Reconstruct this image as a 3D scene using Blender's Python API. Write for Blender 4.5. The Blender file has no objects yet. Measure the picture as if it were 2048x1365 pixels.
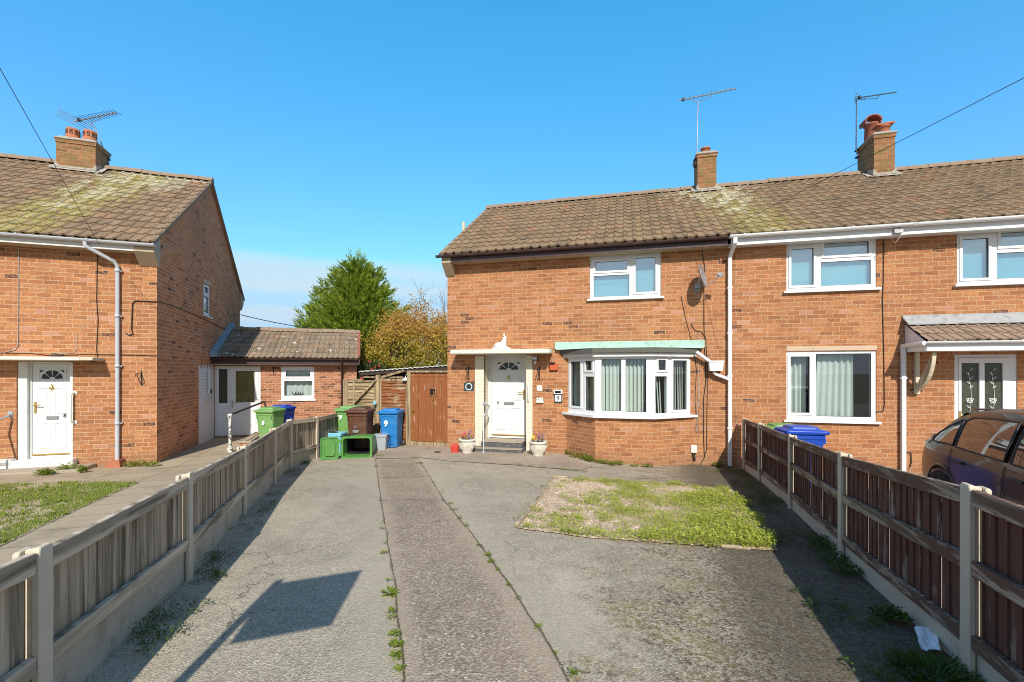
import bpy, bmesh, math, random
from mathutils import Vector, Matrix, noise as mnoise
R = math.radians
random.seed(11)
scene = bpy.context.scene
COL = scene.collection

# ------------------------------------------------------------------ survey of the site
F_, CX, HY, H = 910.0, 1024.0, 745.0, 1.85       # focal length in photo pixels, centre, horizon, eye height


class Frame:
    """A house's own axes: x along the facade, y into the house, z up."""
    def __init__(s, P, d):
        L = math.hypot(*d); s.d = (d[0]/L, d[1]/L); s.y = (-s.d[1], s.d[0]); s.P = P
        s.ang = math.atan2(s.d[1], s.d[0])

    def at(s, px, py, y=0.0):
        a = (px-CX)/F_
        bx = s.P[0]+s.y[0]*y; by = s.P[1]+s.y[1]*y
        t = (a*by-bx)/(s.d[0]-a*s.d[1]); Y = by+s.d[1]*t
        return t, H+(HY-py)/F_*Y

    def w(s, x, y, z=0.0):
        return Vector((s.P[0]+s.d[0]*x+s.y[0]*y, s.P[1]+s.d[1]*x+s.y[1]*y, z))


F9 = Frame(((895-CX)/F_*11.2, 11.2), (3.98, -1))
F8 = Frame(((314-CX)/F_*9.82, 9.82), (2.993, 1))


def gz(X, Y):
    z = .05*max(0, 9.4-max(Y, -4))
    z -= .035*min(max(X, 0), 5) + .02*min(max(-X-1.5, 0), 6.2)
    return z


def grd(px, py, dz=0.0):
    Y = 8.0; k = (py-HY)/F_
    for _ in range(80):
        Y = .5*Y+.5*(H-gz((px-CX)/F_*Y, Y)-dz)/k
    X = (px-CX)/F_*Y
    return Vector((X, Y, gz(X, Y)))


def pt(px, py, Y):
    return Vector(((px-CX)/F_*Y, Y, H+(HY-py)/F_*Y))


# ------------------------------------------------------------------ node helpers
class NT:
    def __init__(s, name):
        s.m = bpy.data.materials.new(name); s.m.use_nodes = True
        s.t = s.m.node_tree; s.t.nodes.clear()
        s.out = s.t.nodes.new('ShaderNodeOutputMaterial')

    def n(s, typ, **kw):
        nd = s.t.nodes.new(typ)
        for k, v in kw.items():
            if k.startswith('_'): setattr(nd, k[1:], v)
            else: s.set(nd.inputs[k.replace('__', ' ')], v)
        return nd

    def set(s, sock, v):
        if isinstance(v, bpy.types.NodeSocket): s.t.links.new(v, sock)
        elif isinstance(v, (tuple, list)) and sock.type == 'RGBA' and len(v) == 3: sock.default_value = (*v, 1)
        else: sock.default_value = v

    def m2(s, op, a, b=0.0, c=None, clamp=False):
        nd = s.t.nodes.new('ShaderNodeMath'); nd.operation = op; nd.use_clamp = clamp
        s.set(nd.inputs[0], a); s.set(nd.inputs[1], b)
        if c is not None: s.set(nd.inputs[2], c)
        return nd.outputs[0]

    def mix(s, fac, a, b, blend='MIX'):
        nd = s.t.nodes.new('ShaderNodeMix'); nd.data_type = 'RGBA'; nd.blend_type = blend
        s.set(nd.inputs[0], fac); s.set(nd.inputs[6], a); s.set(nd.inputs[7], b)
        return nd.outputs[2]

    def ramp(s, fac, stops, interp='LINEAR'):
        nd = s.t.nodes.new('ShaderNodeValToRGB'); cr = nd.color_ramp; cr.interpolation = interp
        while len(cr.elements) < len(stops): cr.elements.new(.5)
        for e, (p, c) in zip(cr.elements, stops):
            e.position = p; e.color = (*c, 1) if len(c) == 3 else c
        s.set(nd.inputs[0], fac)
        return nd.outputs[0]

    def sm(s, v, a, b):
        nd = s.t.nodes.new('ShaderNodeMapRange'); nd.interpolation_type = 'SMOOTHSTEP'
        s.set(nd.inputs[0], v); nd.inputs[1].default_value = a; nd.inputs[2].default_value = b
        return nd.outputs[0]

    def noise(s, vec, scale, detail=3.0, rough=.55, out=0, dim='3D'):
        nd = s.n('ShaderNodeTexNoise', Scale=scale, Detail=detail, Roughness=rough)
        if vec is not None: s.set(nd.inputs['Vector'], vec)
        return nd.outputs[out]

    def coords(s, kind='UV'):
        return s.n('ShaderNodeTexCoord').outputs[kind]

    def scale(s, vec, sc):
        nd = s.n('ShaderNodeMapping', Scale=sc); s.set(nd.inputs['Vector'], vec); return nd.outputs[0]

    def sep(s, vec):
        nd = s.n('ShaderNodeSeparateXYZ'); s.set(nd.inputs[0], vec); return nd.outputs

    def comb(s, x, y, z=0.0):
        nd = s.n('ShaderNodeCombineXYZ'); s.set(nd.inputs[0], x); s.set(nd.inputs[1], y); s.set(nd.inputs[2], z)
        return nd.outputs[0]

    def bump(s, h, strength=.3, dist=.01):
        nd = s.n('ShaderNodeBump', Strength=strength, Distance=dist); s.set(nd.inputs['Height'], h)
        return nd.outputs[0]

    def pbr(s, col, rough=.6, normal=None, metal=0.0, coat=0.0, spec=.5, trans=None):
        b = s.n('ShaderNodeBsdfPrincipled')
        s.set(b.inputs['Base Color'], col); s.set(b.inputs['Roughness'], rough); s.set(b.inputs['Metallic'], metal)
        s.set(b.inputs['Coat Weight'], coat); s.set(b.inputs['Specular IOR Level'], spec)
        if normal is not None: s.set(b.inputs['Normal'], normal)
        sh = b.outputs[0]
        if trans is not None:
            t = s.n('ShaderNodeBsdfTranslucent'); s.set(t.inputs[0], trans)
            mx = s.n('ShaderNodeMixShader', Fac=.35)
            s.t.links.new(sh, mx.inputs[1]); s.t.links.new(t.outputs[0], mx.inputs[2]); sh = mx.outputs[0]
        s.t.links.new(sh, s.out.inputs[0])
        return s.m


def brick_mat(name, stops, mortar, L=.238, ch=.0865, dark=.035, seed=0.0, moss=0.0, painted=None):
    T = NT(name); uv = T.coords()
    dn = T.noise(uv, 9, 2, out=1)
    d = T.n('ShaderNodeVectorMath', _operation='SUBTRACT'); T.set(d.inputs[0], dn); d.inputs[1].default_value = (.5, .5, .5)
    d2 = T.n('ShaderNodeVectorMath', _operation='SCALE'); T.set(d2.inputs[0], d.outputs[0]); d2.inputs['Scale'].default_value = .012
    ad = T.n('ShaderNodeVectorMath', _operation='ADD'); T.set(ad.inputs[0], uv); T.set(ad.inputs[1], d2.outputs[0])
    u, v, _ = T.sep(ad.outputs[0])
    vr = T.m2('DIVIDE', v, ch); row = T.m2('FLOOR', vr)
    par = T.m2('MODULO', T.m2('ADD', row, 400), 2)
    rj = T.n('ShaderNodeTexWhiteNoise', _noise_dimensions='1D'); T.set(rj.inputs['W'], row)
    uu = T.m2('ADD', T.m2('ADD', T.m2('DIVIDE', u, L), T.m2('MULTIPLY', par, .5)), T.m2('MULTIPLY', rj.outputs[0], .16))
    col = T.m2('FLOOR', uu); fu = T.m2('FRACT', uu); fv = T.m2('FRACT', vr)
    du = T.m2('MULTIPLY', T.m2('MINIMUM', fu, T.m2('SUBTRACT', 1, fu)), L)
    dv = T.m2('MULTIPLY', T.m2('MINIMUM', fv, T.m2('SUBTRACT', 1, fv)), ch)
    e = T.m2('MINIMUM', du, dv)
    e = T.m2('ADD', e, T.m2('MULTIPLY', T.m2('SUBTRACT', T.noise(uv, 60, 2), .5), .006))
    mask = T.sm(e, .0034, .0070)
    wn = T.n('ShaderNodeTexWhiteNoise', _noise_dimensions='3D'); T.set(wn.inputs['Vector'], T.comb(col, row, seed))
    c = T.ramp(wn.outputs[0], stops)
    w2 = T.sep(wn.outputs[1])
    # streaks and blotches inside each brick
    bl = T.noise(T.scale(uv, (1, 1.6, 1)), 22, 4, .65)
    c = T.mix(T.sm(bl, .36, .62), T.mix(.55, c, (.20, .080, .045)), c)
    c = T.mix(T.m2('MULTIPLY', T.sm(T.noise(uv, 75, 3, .7), .55, .75), .32), c, (.50, .27, .16))
    dk = T.m2('MULTIPLY', T.m2('GREATER_THAN', w2[0], 1-dark), T.sm(T.noise(T.scale(uv, (1, 2.2, 1)), 13, 2), .42, .56))
    c = T.mix(T.m2('MULTIPLY', dk, .88), c, (.045, .035, .035))
    pk = T.m2('MULTIPLY', T.m2('GREATER_THAN', w2[1], .965), .5)
    c = T.mix(pk, c, (.56, .30, .22))
    big = T.noise(uv, .55, 3)
    c = T.mix(T.m2('MULTIPLY', T.sm(big, .42, .68), .36), c, (.26, .11, .055))
    mo = T.mix(T.noise(uv, 14, 3), tuple(k*.78 for k in mortar), tuple(k*1.12 for k in mortar))
    out = T.mix(mask, mo, c)
    # rain streaks and sooty patches
    stn = T.m2('MULTIPLY', T.sm(T.noise(T.scale(uv, (5.5, .45, 1)), 1.0, 5, .65), .54, .74), .26)
    out = T.mix(stn, out, (.17, .095, .06))
    pale = T.m2('MULTIPLY', T.sm(T.noise(uv, 1.3, 5, .7), .58, .74), .22)
    out = T.mix(pale, out, (.66, .44, .30))
    # splash-back staining near the ground
    low = T.m2('MULTIPLY', T.m2('SUBTRACT', 1, T.sm(T.m2('ADD', v, T.m2('MULTIPLY', big, .25)), .0, .42)), .35)
    out = T.mix(low, out, (.20, .13, .09))
    if moss:
        ms = T.sm(T.noise(uv, 5, 5, .7), 1-moss-.12, 1-moss+.1)
        out = T.mix(T.m2('MULTIPLY', ms, .8), out, T.mix(T.noise(uv, 40, 2), (.07, .055, .02), (.30, .24, .08)))
    if painted:
        out = T.mix(T.m2('MULTIPLY', T.m2('ADD', .35, T.m2('MULTIPLY', mask, .65)), T.m2('ADD', .55, T.m2('MULTIPLY', T.sm(T.noise(uv, 30, 5, .7), .36, .46), .42))), out, painted)
    hgt = T.m2('ADD', T.m2('MULTIPLY', mask, .7), T.m2('MULTIPLY', T.noise(uv, 110, 3), .35))
    return T.pbr(out, .9, T.bump(hgt, .55, .006), spec=.25)


BRICK = [(0, (.36, .143, .058)), (.14, (.44, .178, .070)), (.42, (.51, .212, .083)), (.68, (.57, .258, .105)), (.84, (.53, .250, .112)), (.94, (.44, .178, .070)), (1, (.34, .134, .056))]
M = {}
M['brick'] = brick_mat('orange_brick', BRICK, (.53, .375, .225), dark=.022)
M['brick_ten'] = brick_mat('orange_brick_neighbour', BRICK, (.52, .365, .22), seed=7.3, dark=.022)
M['brick_eight'] = brick_mat('orange_brick_left', BRICK, (.54, .385, .235), seed=3.1, dark=.024)
M['brick_gable'] = brick_mat('shade_lifted_brick_gable', [(p, (c[0]*1.40, c[1]*1.22, c[2]*1.15)) for p, c in BRICK], (.66, .46, .32), seed=3.3, dark=.03)  # same brick, lightened and reddened in colour to lift the gable's shade
M['brick_ext'] = brick_mat('mixed_brick_extension', [(0, (.30, .12, .07)), (.3, (.48, .21, .11)), (.7, (.54, .24, .13)), (1, (.38, .15, .08))], (.60, .42, .26), ch=.075, L=.225, dark=.18, seed=9.0)
M['brick_chimney'] = brick_mat('weathered_chimney_brick', [(0, (.22, .10, .05)), (.5, (.36, .165, .075)), (1, (.44, .20, .095))], (.36, .28, .15), seed=5.0, moss=.46)
M['white_brick'] = brick_mat('white_painted_brick', [(0, (.5, .4, .35)), (1, (.6, .5, .42))], (.5, .45, .4), ch=.0865, painted=(.80, .79, .77), seed=2.0)
M['cream_brick'] = brick_mat('cream_painted_brick', [(0, (.6, .5, .36)), (1, (.64, .54, .4))], (.6, .5, .34), dark=0, painted=(.74, .69, .55), seed=2.5)


def tile_mat(name, base, centre_u, white, yellow, tw, gauge, speck=.0, w=1.6, rotten=.5):
    T = NT(name); uv = T.coords(); u, v, _ = T.sep(uv)
    tu = T.m2('FLOOR', T.m2('DIVIDE', u, tw)); tv = T.m2('FLOOR', T.m2('DIVIDE', v, gauge))
    wn = T.n('ShaderNodeTexWhiteNoise', _noise_dimensions='3D'); T.set(wn.inputs['Vector'], T.comb(tu, tv, 1.7))
    c = T.ramp(wn.outputs[0], [(0, tuple(k*.80 for k in base)), (.4, base), (.8, tuple(k*1.15 for k in base)), (.985, (base[0]*1.15, base[1]*1.02, base[2]*.98)), (1, (base[0]*1.4, base[1]*1.0, base[2]*.9))])
    c = T.mix(T.sm(T.noise(uv, 34, 5, .75), .36, .66), T.mix(.62, c, (.06, .044, .028)), c)
    c = T.mix(T.m2('MULTIPLY', T.sm(T.noise(uv, 55, 3, .7), .60, .72), .5), c, (.46, .38, .28))
    c = T.mix(T.m2('MULTIPLY', T.sm(T.noise(uv, 2.2, 4, .65), .48, .72), .35), c, (.085, .068, .042))
    c = T.mix(T.m2('MULTIPLY', T.sm(T.noise(uv, 1.1, 3), .55, .8), .25), c, (.25, .18, .12))
    if centre_u is not None:
        nz = T.noise(uv, 2.6, 4, .6)
        g = T.m2('SUBTRACT', 1, T.m2('DIVIDE', T.m2('ABSOLUTE', T.m2('SUBTRACT', T.m2('ADD', u, T.m2('MULTIPLY', v, rotten)), centre_u)), w))
        g2 = T.m2('ADD', T.m2('MULTIPLY', g, .62), T.m2('MULTIPLY', T.m2('SUBTRACT', nz, .5), 1.3))
        fine = T.sm(T.noise(uv, 17, 4, .75), .40, .58)
        c = T.mix(T.m2('MULTIPLY', T.m2('MULTIPLY', T.sm(g2, .10, .55), fine), yellow), c, (.36, .32, .07))
        hi = T.m2('ADD', g2, T.m2('MULTIPLY', T.m2('SUBTRACT', v, 2.7), .16))
        fine2 = T.sm(T.noise(uv, 20, 5, .8), .44, .54)
        c = T.mix(T.m2('MULTIPLY', T.m2('MULTIPLY', T.m2('MULTIPLY', T.sm(hi, .18, .55), T.sm(T.sep(wn.outputs[1])[1], .12, .62)), fine2), white), c, (.66, .63, .48))
    if speck:
        vo = T.n('ShaderNodeTexVoronoi', Scale=5.2, Randomness=1.0); T.set(vo.inputs['Vector'], T.scale(uv, (1, .9, 1)))
        wv = T.sep(vo.outputs['Color'])
        spk = T.m2('LESS_THAN', vo.outputs['Distance'], T.m2('MULTIPLY', T.m2('POWER', wv[0], 2.0), speck*2))
        c = T.mix(spk, c, (.70, .70, .66))
    sp = T.sm(T.noise(uv, 11, 3, .6), .70, .74)
    c = T.mix(T.m2('MULTIPLY', sp, .45), c, (.45, .42, .34))
    return T.pbr(c, .88, T.bump(T.noise(uv, 90, 4), .35, .004), spec=.25)


M['tile_main'] = tile_mat('brown_concrete_tile', (.345, .238, .138), 7.15, .85, .70, .205, .352, w=1.15, rotten=.16)
M['tile_eight'] = tile_mat('brown_concrete_tile_left', (.345, .236, .142), -2.55, .62, .85, .205, .375, w=1.30, rotten=-.25)
M['tile_ext'] = tile_mat('brown_double_roll_tile', (.37, .28, .19), None, 0, 0, .165, .365, speck=.13)
M['tile_porch'] = tile_mat('pinkish_brown_porch_tile', (.42, .30, .215), None, 0, 0, .15, .27)


def paint(name, col, rough=.4, dirt=.12, dcol=(.25, .22, .17), sc=6, spec=.5, metal=0.0, coat=0.0, bump=.08):
    T = NT(name); o = T.coords('Object')
    nz = T.noise(o, sc, 5, .65)
    c = T.mix(T.m2('MULTIPLY', T.sm(nz, .48, .78), dirt*2.2), col, dcol)
    c = T.mix(T.m2('MULTIPLY', T.noise(o, sc*9, 2), .10), c, tuple(min(1, k*1.15) for k in col))
    return T.pbr(c, T.m2('ADD', rough, T.m2('MULTIPLY', nz, .15)), T.bump(nz, bump, .004), metal=metal, spec=spec, coat=coat)


M['upvc'] = paint('white_upvc', (.76, .77, .765), .28, .05)
M['upvc_dirty'] = paint('aged_white_upvc', (.70, .68, .64), .4, .14)
M['white_paint'] = paint('white_gloss_paint', (.74, .73, .68), .45, .15)
M['cream'] = paint('cream_paint', (.66, .57, .40), .6, .12)
M['door_white'] = paint('cream_white_composite', (.70, .72, .70), .35, .04)
M['grey_pipe'] = paint('pale_grey_plastic', (.50, .52, .55), .4, .12)
M['brown_plastic'] = paint('brown_plastic', (.060, .028, .026), .35, .18, (.16, .12, .10))
M['soffit'] = paint('cream_soffit_board', (.42, .33, .22), .6, .25, (.30, .22, .14))
M['lead'] = paint('lead_flashing', (.38, .39, .385), .6, .5, (.2, .2, .19), 7, metal=.1)
M['mortar_flaunch'] = paint('pale_mortar', (.40, .36, .30), .9, .5, (.20, .17, .11), 9, bump=.5)
M['blue_lead'] = paint('blue_grey_lead', (.26, .36, .42), .5, .4, (.14, .18, .2), 8)
M['green_copper'] = paint('pale_green_felt', (.40, .59, .49), .75, .34, (.20, .22, .16), 9)
M['grey_felt'] = paint('grey_mineral_felt', (.12, .122, .10), .9, .3, (.09, .09, .07), 20, bump=.4)
M['terracotta'] = paint('terracotta', (.44, .155, .075), .75, .22, (.18, .08, .05))
M['terracotta_dark'] = paint('dark_terracotta', (.32, .10, .06), .75, .25, (.14, .06, .04))
M['dark_slot'] = paint('dark_slot', (.012, .01, .01), .9, .0)
M['alu'] = paint('weathered_aluminium', (.42, .42, .42), .45, .3, (.15, .15, .15), 14, metal=.6)
M['galv'] = paint('galvanised_steel', (.46, .49, .52), .45, .25, (.25, .25, .25), 14, metal=.5)
M['black_metal'] = paint('black_iron', (.018, .017, .017), .5, .15, (.09, .05, .03))
M['black_plastic'] = paint('black_plastic', (.02, .02, .022), .45, .1)
M['brass'] = paint('brass', (.62, .40, .10), .3, .15, (.25, .15, .05), metal=.85)
M['chrome'] = paint('satin_chrome', (.45, .46, .46), .3, .08, metal=.8)
M['stone_white'] = paint('white_cast_stone', (.68, .64, .55), .85, .45, (.34, .28, .19), 11, bump=.5)
M['statue'] = paint('white_painted_stone', (.78, .76, .71), .7, .12, (.4, .36, .3), 16)
M['slate'] = paint('dark_slate', (.045, .047, .052), .6, .15)
M['orange'] = paint('orange_red_box', (.52, .10, .03), .55, .2)
M['red'] = paint('red_plastic', (.55, .045, .03), .4, .15)
M['blue_bin'] = paint('bright_blue_plastic', (.015, .19, .50), .38, .36, (.10, .26, .48), 5)
M['royal_bin'] = paint('royal_blue_plastic', (.012, .065, .42), .32, .12, (.05, .12, .4), 5)
M['green_bin'] = paint('light_green_plastic', (.175, .36, .10), .42, .36, (.32, .40, .22), 5)
M['lime_bin'] = paint('green_plastic', (.085, .255, .052), .4, .36, (.2, .35, .12), 5)
M['brown_bin'] = paint('dark_brown_plastic', (.115, .045, .022), .42, .36, (.2, .12, .08), 5)
M['teal'] = paint('teal_plastic', (.16, .46, .44), .45, .2, (.3, .45, .4))
M['sky_box'] = paint('pale_blue_plastic', (.22, .56, .68), .45, .15, (.4, .5, .5))
M['grey_box'] = paint('grey_plastic', (.36, .39, .42), .45, .18)
M['tyre'] = paint('tyre_rubber', (.022, .021, .02), .85, .2, (.09, .08, .07))
M['white_mark'] = paint('white_lettering', (.80, .80, .78), .6, .05)
M['black_mark'] = paint('black_lettering', (.015, .015, .015), .5, .0)
M['cable'] = paint('black_cable', (.014, .013, .013), .7, .1)
M['grey_cable'] = paint('pale_cable', (.42, .40, .36), .6, .1)
M['paper'] = paint('white_paper', (.88, .90, .92), .6, .06)
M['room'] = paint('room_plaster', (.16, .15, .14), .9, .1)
M['curtain'] = paint('white_net_curtain', (.62, .66, .62), .9, .05)
M['blind'] = paint('pale_blind_fabric', (.70, .74, .68), .85, .05)
M['sky_tint_blind'] = paint('sky_tint_roller_blind', (.34, .74, .84), .8, .04)  # cyan of reflected sky put into the blind colour
M['beige_blind'] = paint('beige_blind_fabric', (.66, .58, .42), .85, .1)
M['red_curtain'] = paint('dark_red_curtain', (.22, .05, .045), .9, .1)
M['leaf_litter'] = paint('dead_brown_leaf', (.22, .085, .035), .8, .4, (.10, .04, .02), 30)
M['stucco_step'] = paint('dark_grey_step', (.085, .088, .092), .8, .4, (.28, .25, .2), 13, bump=.4)
M['tarpale'] = paint('pale_roof_sheet', (.60, .60, .57), .6, .35, (.25, .22, .17))
M['dark_timber'] = paint('dark_timber', (.045, .027, .018), .8, .4, (.13, .08, .05), 14)
M['yellow_flower'] = paint('yellow_petal', (.80, .50, .02), .7, .1)
M['pink_flower'] = paint('pink_petal', (.70, .06, .10), .7, .1)
M['mauve_flower'] = paint('mauve_petal', (.30, .16, .22), .8, .2)


def concrete(name, a, b, sc=3.0, moss=.0, agg=.3):
    T = NT(name); o = T.coords('Object')
    c = T.mix(T.noise(o, sc, 6, .65), a, b)
    c = T.mix(T.m2('MULTIPLY', T.noise(o, 120, 2), agg), c, tuple(k*1.5 for k in b))
    if moss:
        c = T.mix(T.m2('MULTIPLY', T.sm(T.noise(o, 3.1, 5, .7), .62-moss*.2, .8), .8), c, (.12, .105, .03))
    c = T.mix(T.m2('MULTIPLY', T.sm(T.noise(o, 8, 5, .7), .56, .74), .4), c, tuple(k*.45 for k in a))
    return T.pbr(c, .92, T.bump(T.noise(o, 140, 4, .7), .5, .004), spec=.2)


M['concrete'] = concrete('post_concrete', (.46, .385, .285), (.66, .565, .43))
M['gravel_board'] = concrete('mossy_gravel_board', (.30, .265, .195), (.54, .48, .37), 2.2, .85)
M['canopy_conc'] = concrete('painted_concrete_canopy', (.56, .52, .44), (.70, .67, .59), 7)
M['ridge_tile'] = concrete('ridge_tile', (.23, .165, .115), (.31, .235, .165), 4, .3)
M['sill_stone'] = concrete('pale_lintel', (.52, .38, .26), (.60, .46, .33), 5, 0, .1)
M['step_conc'] = concrete('step_concrete', (.30, .25, .19), (.40, .34, .26), 4)


def timber(name, wood, wood2, horizontal=False, flake=None, amount=.5, moss=.2):
    T = NT(name); uv = T.coords('UV')
    g = T.scale(uv, (2.2, 42, 1) if horizontal else (42, 2.2, 1))
    n1 = T.noise(g, 1.0, 5, .7)
    c = T.mix(T.sm(n1, .3, .72), wood, wood2)
    wn = T.noise(T.scale(uv, (.6, 9, 1) if horizontal else (9, .6, 1)), 1.0, 1)
    c = T.mix(T.m2('MULTIPLY', T.sm(wn, .40, .62), .62), c, tuple(k*.40 for k in wood))
    st = T.noise(T.scale(uv, (.9, 16, 1) if horizontal else (16, .9, 1)), 1.0, 3, .6)
    c = T.mix(T.m2('MULTIPLY', T.sm(st, .52, .64), .8), c, tuple(k*.28 for k in wood))
    c = T.mix(T.m2('MULTIPLY', T.sm(st, .44, .30), .45), c, tuple(min(1, k*1.35) for k in wood2))
    kn = T.n('ShaderNodeTexVoronoi', Scale=1.0); T.set(kn.inputs['Vector'], T.scale(uv, (3, 9, 1) if horizontal else (9, 3, 1)))
    c = T.mix(T.m2('SUBTRACT', 1, T.sm(kn.outputs['Distance'], .03, .10)), c, (.035, .022, .015))
    if flake:
        fl = T.noise(T.scale(uv, (2.2, 22, 1) if horizontal else (22, 2.2, 1)), 1.0, 6, .75)
        k = T.sm(T.m2('ADD', fl, T.m2('MULTIPLY', T.m2('SUBTRACT', T.noise(uv, 2.2, 2), .5), .5)), amount-.05, amount+.05)
        c = T.mix(k, flake, c)
    c = T.mix(T.m2('MULTIPLY', T.sm(T.noise(uv, 2.6, 5, .7), .58, .75), moss), c, (.13, .115, .04))
    return T.pbr(c, .88, T.bump(n1, .5, .004), spec=.2)


M['grey_board'] = timber('weathered_grey_board', (.34, .262, .182), (.58, .475, .34))
M['grey_rail'] = timber('weathered_grey_rail', (.46, .375, .27), (.68, .565, .42), True, moss=.25)
M['brown_board'] = timber('dark_brown_board', (.30, .22, .17), (.40, .32, .26), False, (.135, .062, .044), .61, .1)
M['brown_rail'] = timber('flaking_brown_rail', (.38, .29, .205), (.50, .40, .30), True, (.15, .085, .060), .52, .15)
M['yellow_board'] = timber('weathered_fence_slat', (.36, .25, .13), (.52, .40, .24), True)
M['red_board'] = timber('flaking_red_brown_slat', (.45, .33, .2), (.55, .43, .28), True, (.235, .082, .030), .56, 0)
M['gate_board'] = timber('flaking_brown_gate', (.58, .38, .23), (.64, .46, .31), False, (.27, .095, .034), .61, 0)
M['tan_wood'] = timber('tan_timber', (.36, .26, .15), (.48, .36, .22), False)
M['sleeper'] = timber('tan_edging', (.42, .33, .22), (.54, .44, .31), True)


def glass_mat(name, tint, f0, ftop=.9):
    T = NT(name)
    tr = T.n('ShaderNodeBsdfTransparent', Color=(*tint, 1)); gl = T.n('ShaderNodeBsdfGlossy', Color=(.92, .97, 1, 1), Roughness=.015)
    lw = T.n('ShaderNodeLayerWeight', Blend=.25)
    o = T.coords('Object')
    T.set(gl.inputs['Normal'], T.bump(T.noise(o, 1.6, 1), .018, .03))
    fac = T.m2('ADD', f0, T.m2('MULTIPLY', lw.outputs['Fresnel'], ftop-f0), clamp=True)
    mx = T.n('ShaderNodeMixShader'); T.set(mx.inputs[0], fac)
    T.t.links.new(tr.outputs[0], mx.inputs[1]); T.t.links.new(gl.outputs[0], mx.inputs[2])
    T.t.links.new(mx.outputs[0], T.out.inputs[0])
    return T.m


M['glass'] = glass_mat('window_glass', (.82, .88, .87), .09)
M['glass_sky'] = glass_mat('sky_reflecting_glass', (.72, .84, .86), .42)
T = NT('obscure_glass'); o = T.coords('Object')
M['obscure'] = T.pbr(T.mix(T.noise(o, 18, 4), (.025, .03, .022), (.10, .105, .07)), .18, T.bump(T.noise(o, 55, 2), .5, .004))
T = NT('olive_obscure_glass'); o = T.coords('Object')
M['obscure_olive'] = T.pbr(T.mix(T.noise(T.scale(o, (1, 1, .5)), 6, 4), (.06, .055, .015), (.22, .19, .05)), .22, T.bump(T.noise(o, 70, 2), .5, .004))
M['dark_glass'] = paint('dark_fanlight_glass', (.018, .018, .018), .08, 0)


def leaf_mat(name, stops, trans, zgrad=None, clump=1.2, dark=(.01, .018, .006)):
    T = NT(name); o = T.coords('Object')
    geo = T.n('ShaderNodeNewGeometry')
    r = geo.outputs['Random Per Island']
    v = T.m2('ADD', T.m2('MULTIPLY', r, .6), T.m2('MULTIPLY', T.noise(o, clump, 3), .4))
    if zgrad:
        x, y, z = T.sep(o)
        v = T.m2('ADD', T.m2('MULTIPLY', v, .55), T.m2('MULTIPLY', T.sm(T.m2('ADD', z, T.m2('MULTIPLY', T.m2('SUBTRACT', T.noise(o, .9, 3), .5), 2.0)), zgrad[0], zgrad[1]), .5))
    c = T.ramp(v, stops)
    return T.pbr(c, .55, None, spec=.3, trans=T.mix(.4, c, trans))


M['conifer'] = leaf_mat('conifer_spray', [(.1, (.045, .09, .012)), (.35, (.16, .26, .025)), (.6, (.36, .45, .045)), (.95, (.54, .56, .085))], (.26, .36, .03))
M['autumn'] = leaf_mat('autumn_leaf', [(.08, (.13, .16, .02)), (.28, (.37, .35, .045)), (.46, (.54, .42, .07)), (.70, (.56, .33, .085)), (1, (.50, .24, .075))], (.55, .38, .06), (1.6, 4.3))
M['camellia'] = leaf_mat('glossy_leaf', [(0, (.015, .035, .012)), (1, (.06, .10, .03))], (.08, .13, .03))
M['weed'] = leaf_mat('weed_leaf', [(0, (.08, .12, .015)), (.5, (.21, .28, .03)), (1, (.38, .40, .07))], (.32, .40, .04), clump=6)
M['weed_dark'] = leaf_mat('dark_weed_leaf', [(0, (.03, .06, .01)), (.6, (.08, .14, .02)), (1, (.15, .21, .035))], (.12, .19, .02), clump=6)
M['grass'] = leaf_mat('grass_blade', [(0, (.11, .16, .02)), (.5, (.24, .31, .04)), (1, (.42, .42, .11))], (.32, .40, .06), clump=2)
M['bed_weed'] = leaf_mat('bed_weed_leaf', [(0, (.13, .19, .02)), (.35, (.32, .39, .04)), (.7, (.52, .54, .09)), (1, (.64, .58, .2))], (.40, .48, .07), clump=3)
T = NT('bark'); o = T.coords('Object')
M['bark'] = T.pbr(T.mix(T.noise(T.scale(o, (6, 6, 1)), 4, 4), (.06, .045, .032), (.19, .15, .11)), .9, spec=.2)
T = NT('twig'); o = T.coords('Object')
M['twig'] = T.pbr(T.mix(T.noise(o, 4, 3), (.16, .13, .12), (.30, .25, .22)), .9, spec=.2)


# ------------------------------------------------------------------ ground materials (world metres)
def line_d(T, x, y, a, b):
    """signed distance to the line a->b, positive on its right"""
    dx, dy = b[0]-a[0], b[1]-a[1]; L = math.hypot(dx, dy)
    nx, ny = dy/L, -dx/L
    return T.m2('ADD', T.m2('ADD', T.m2('MULTIPLY', x, nx), T.m2('MULTIPLY', y, ny)), -(a[0]*nx+a[1]*ny))


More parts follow.
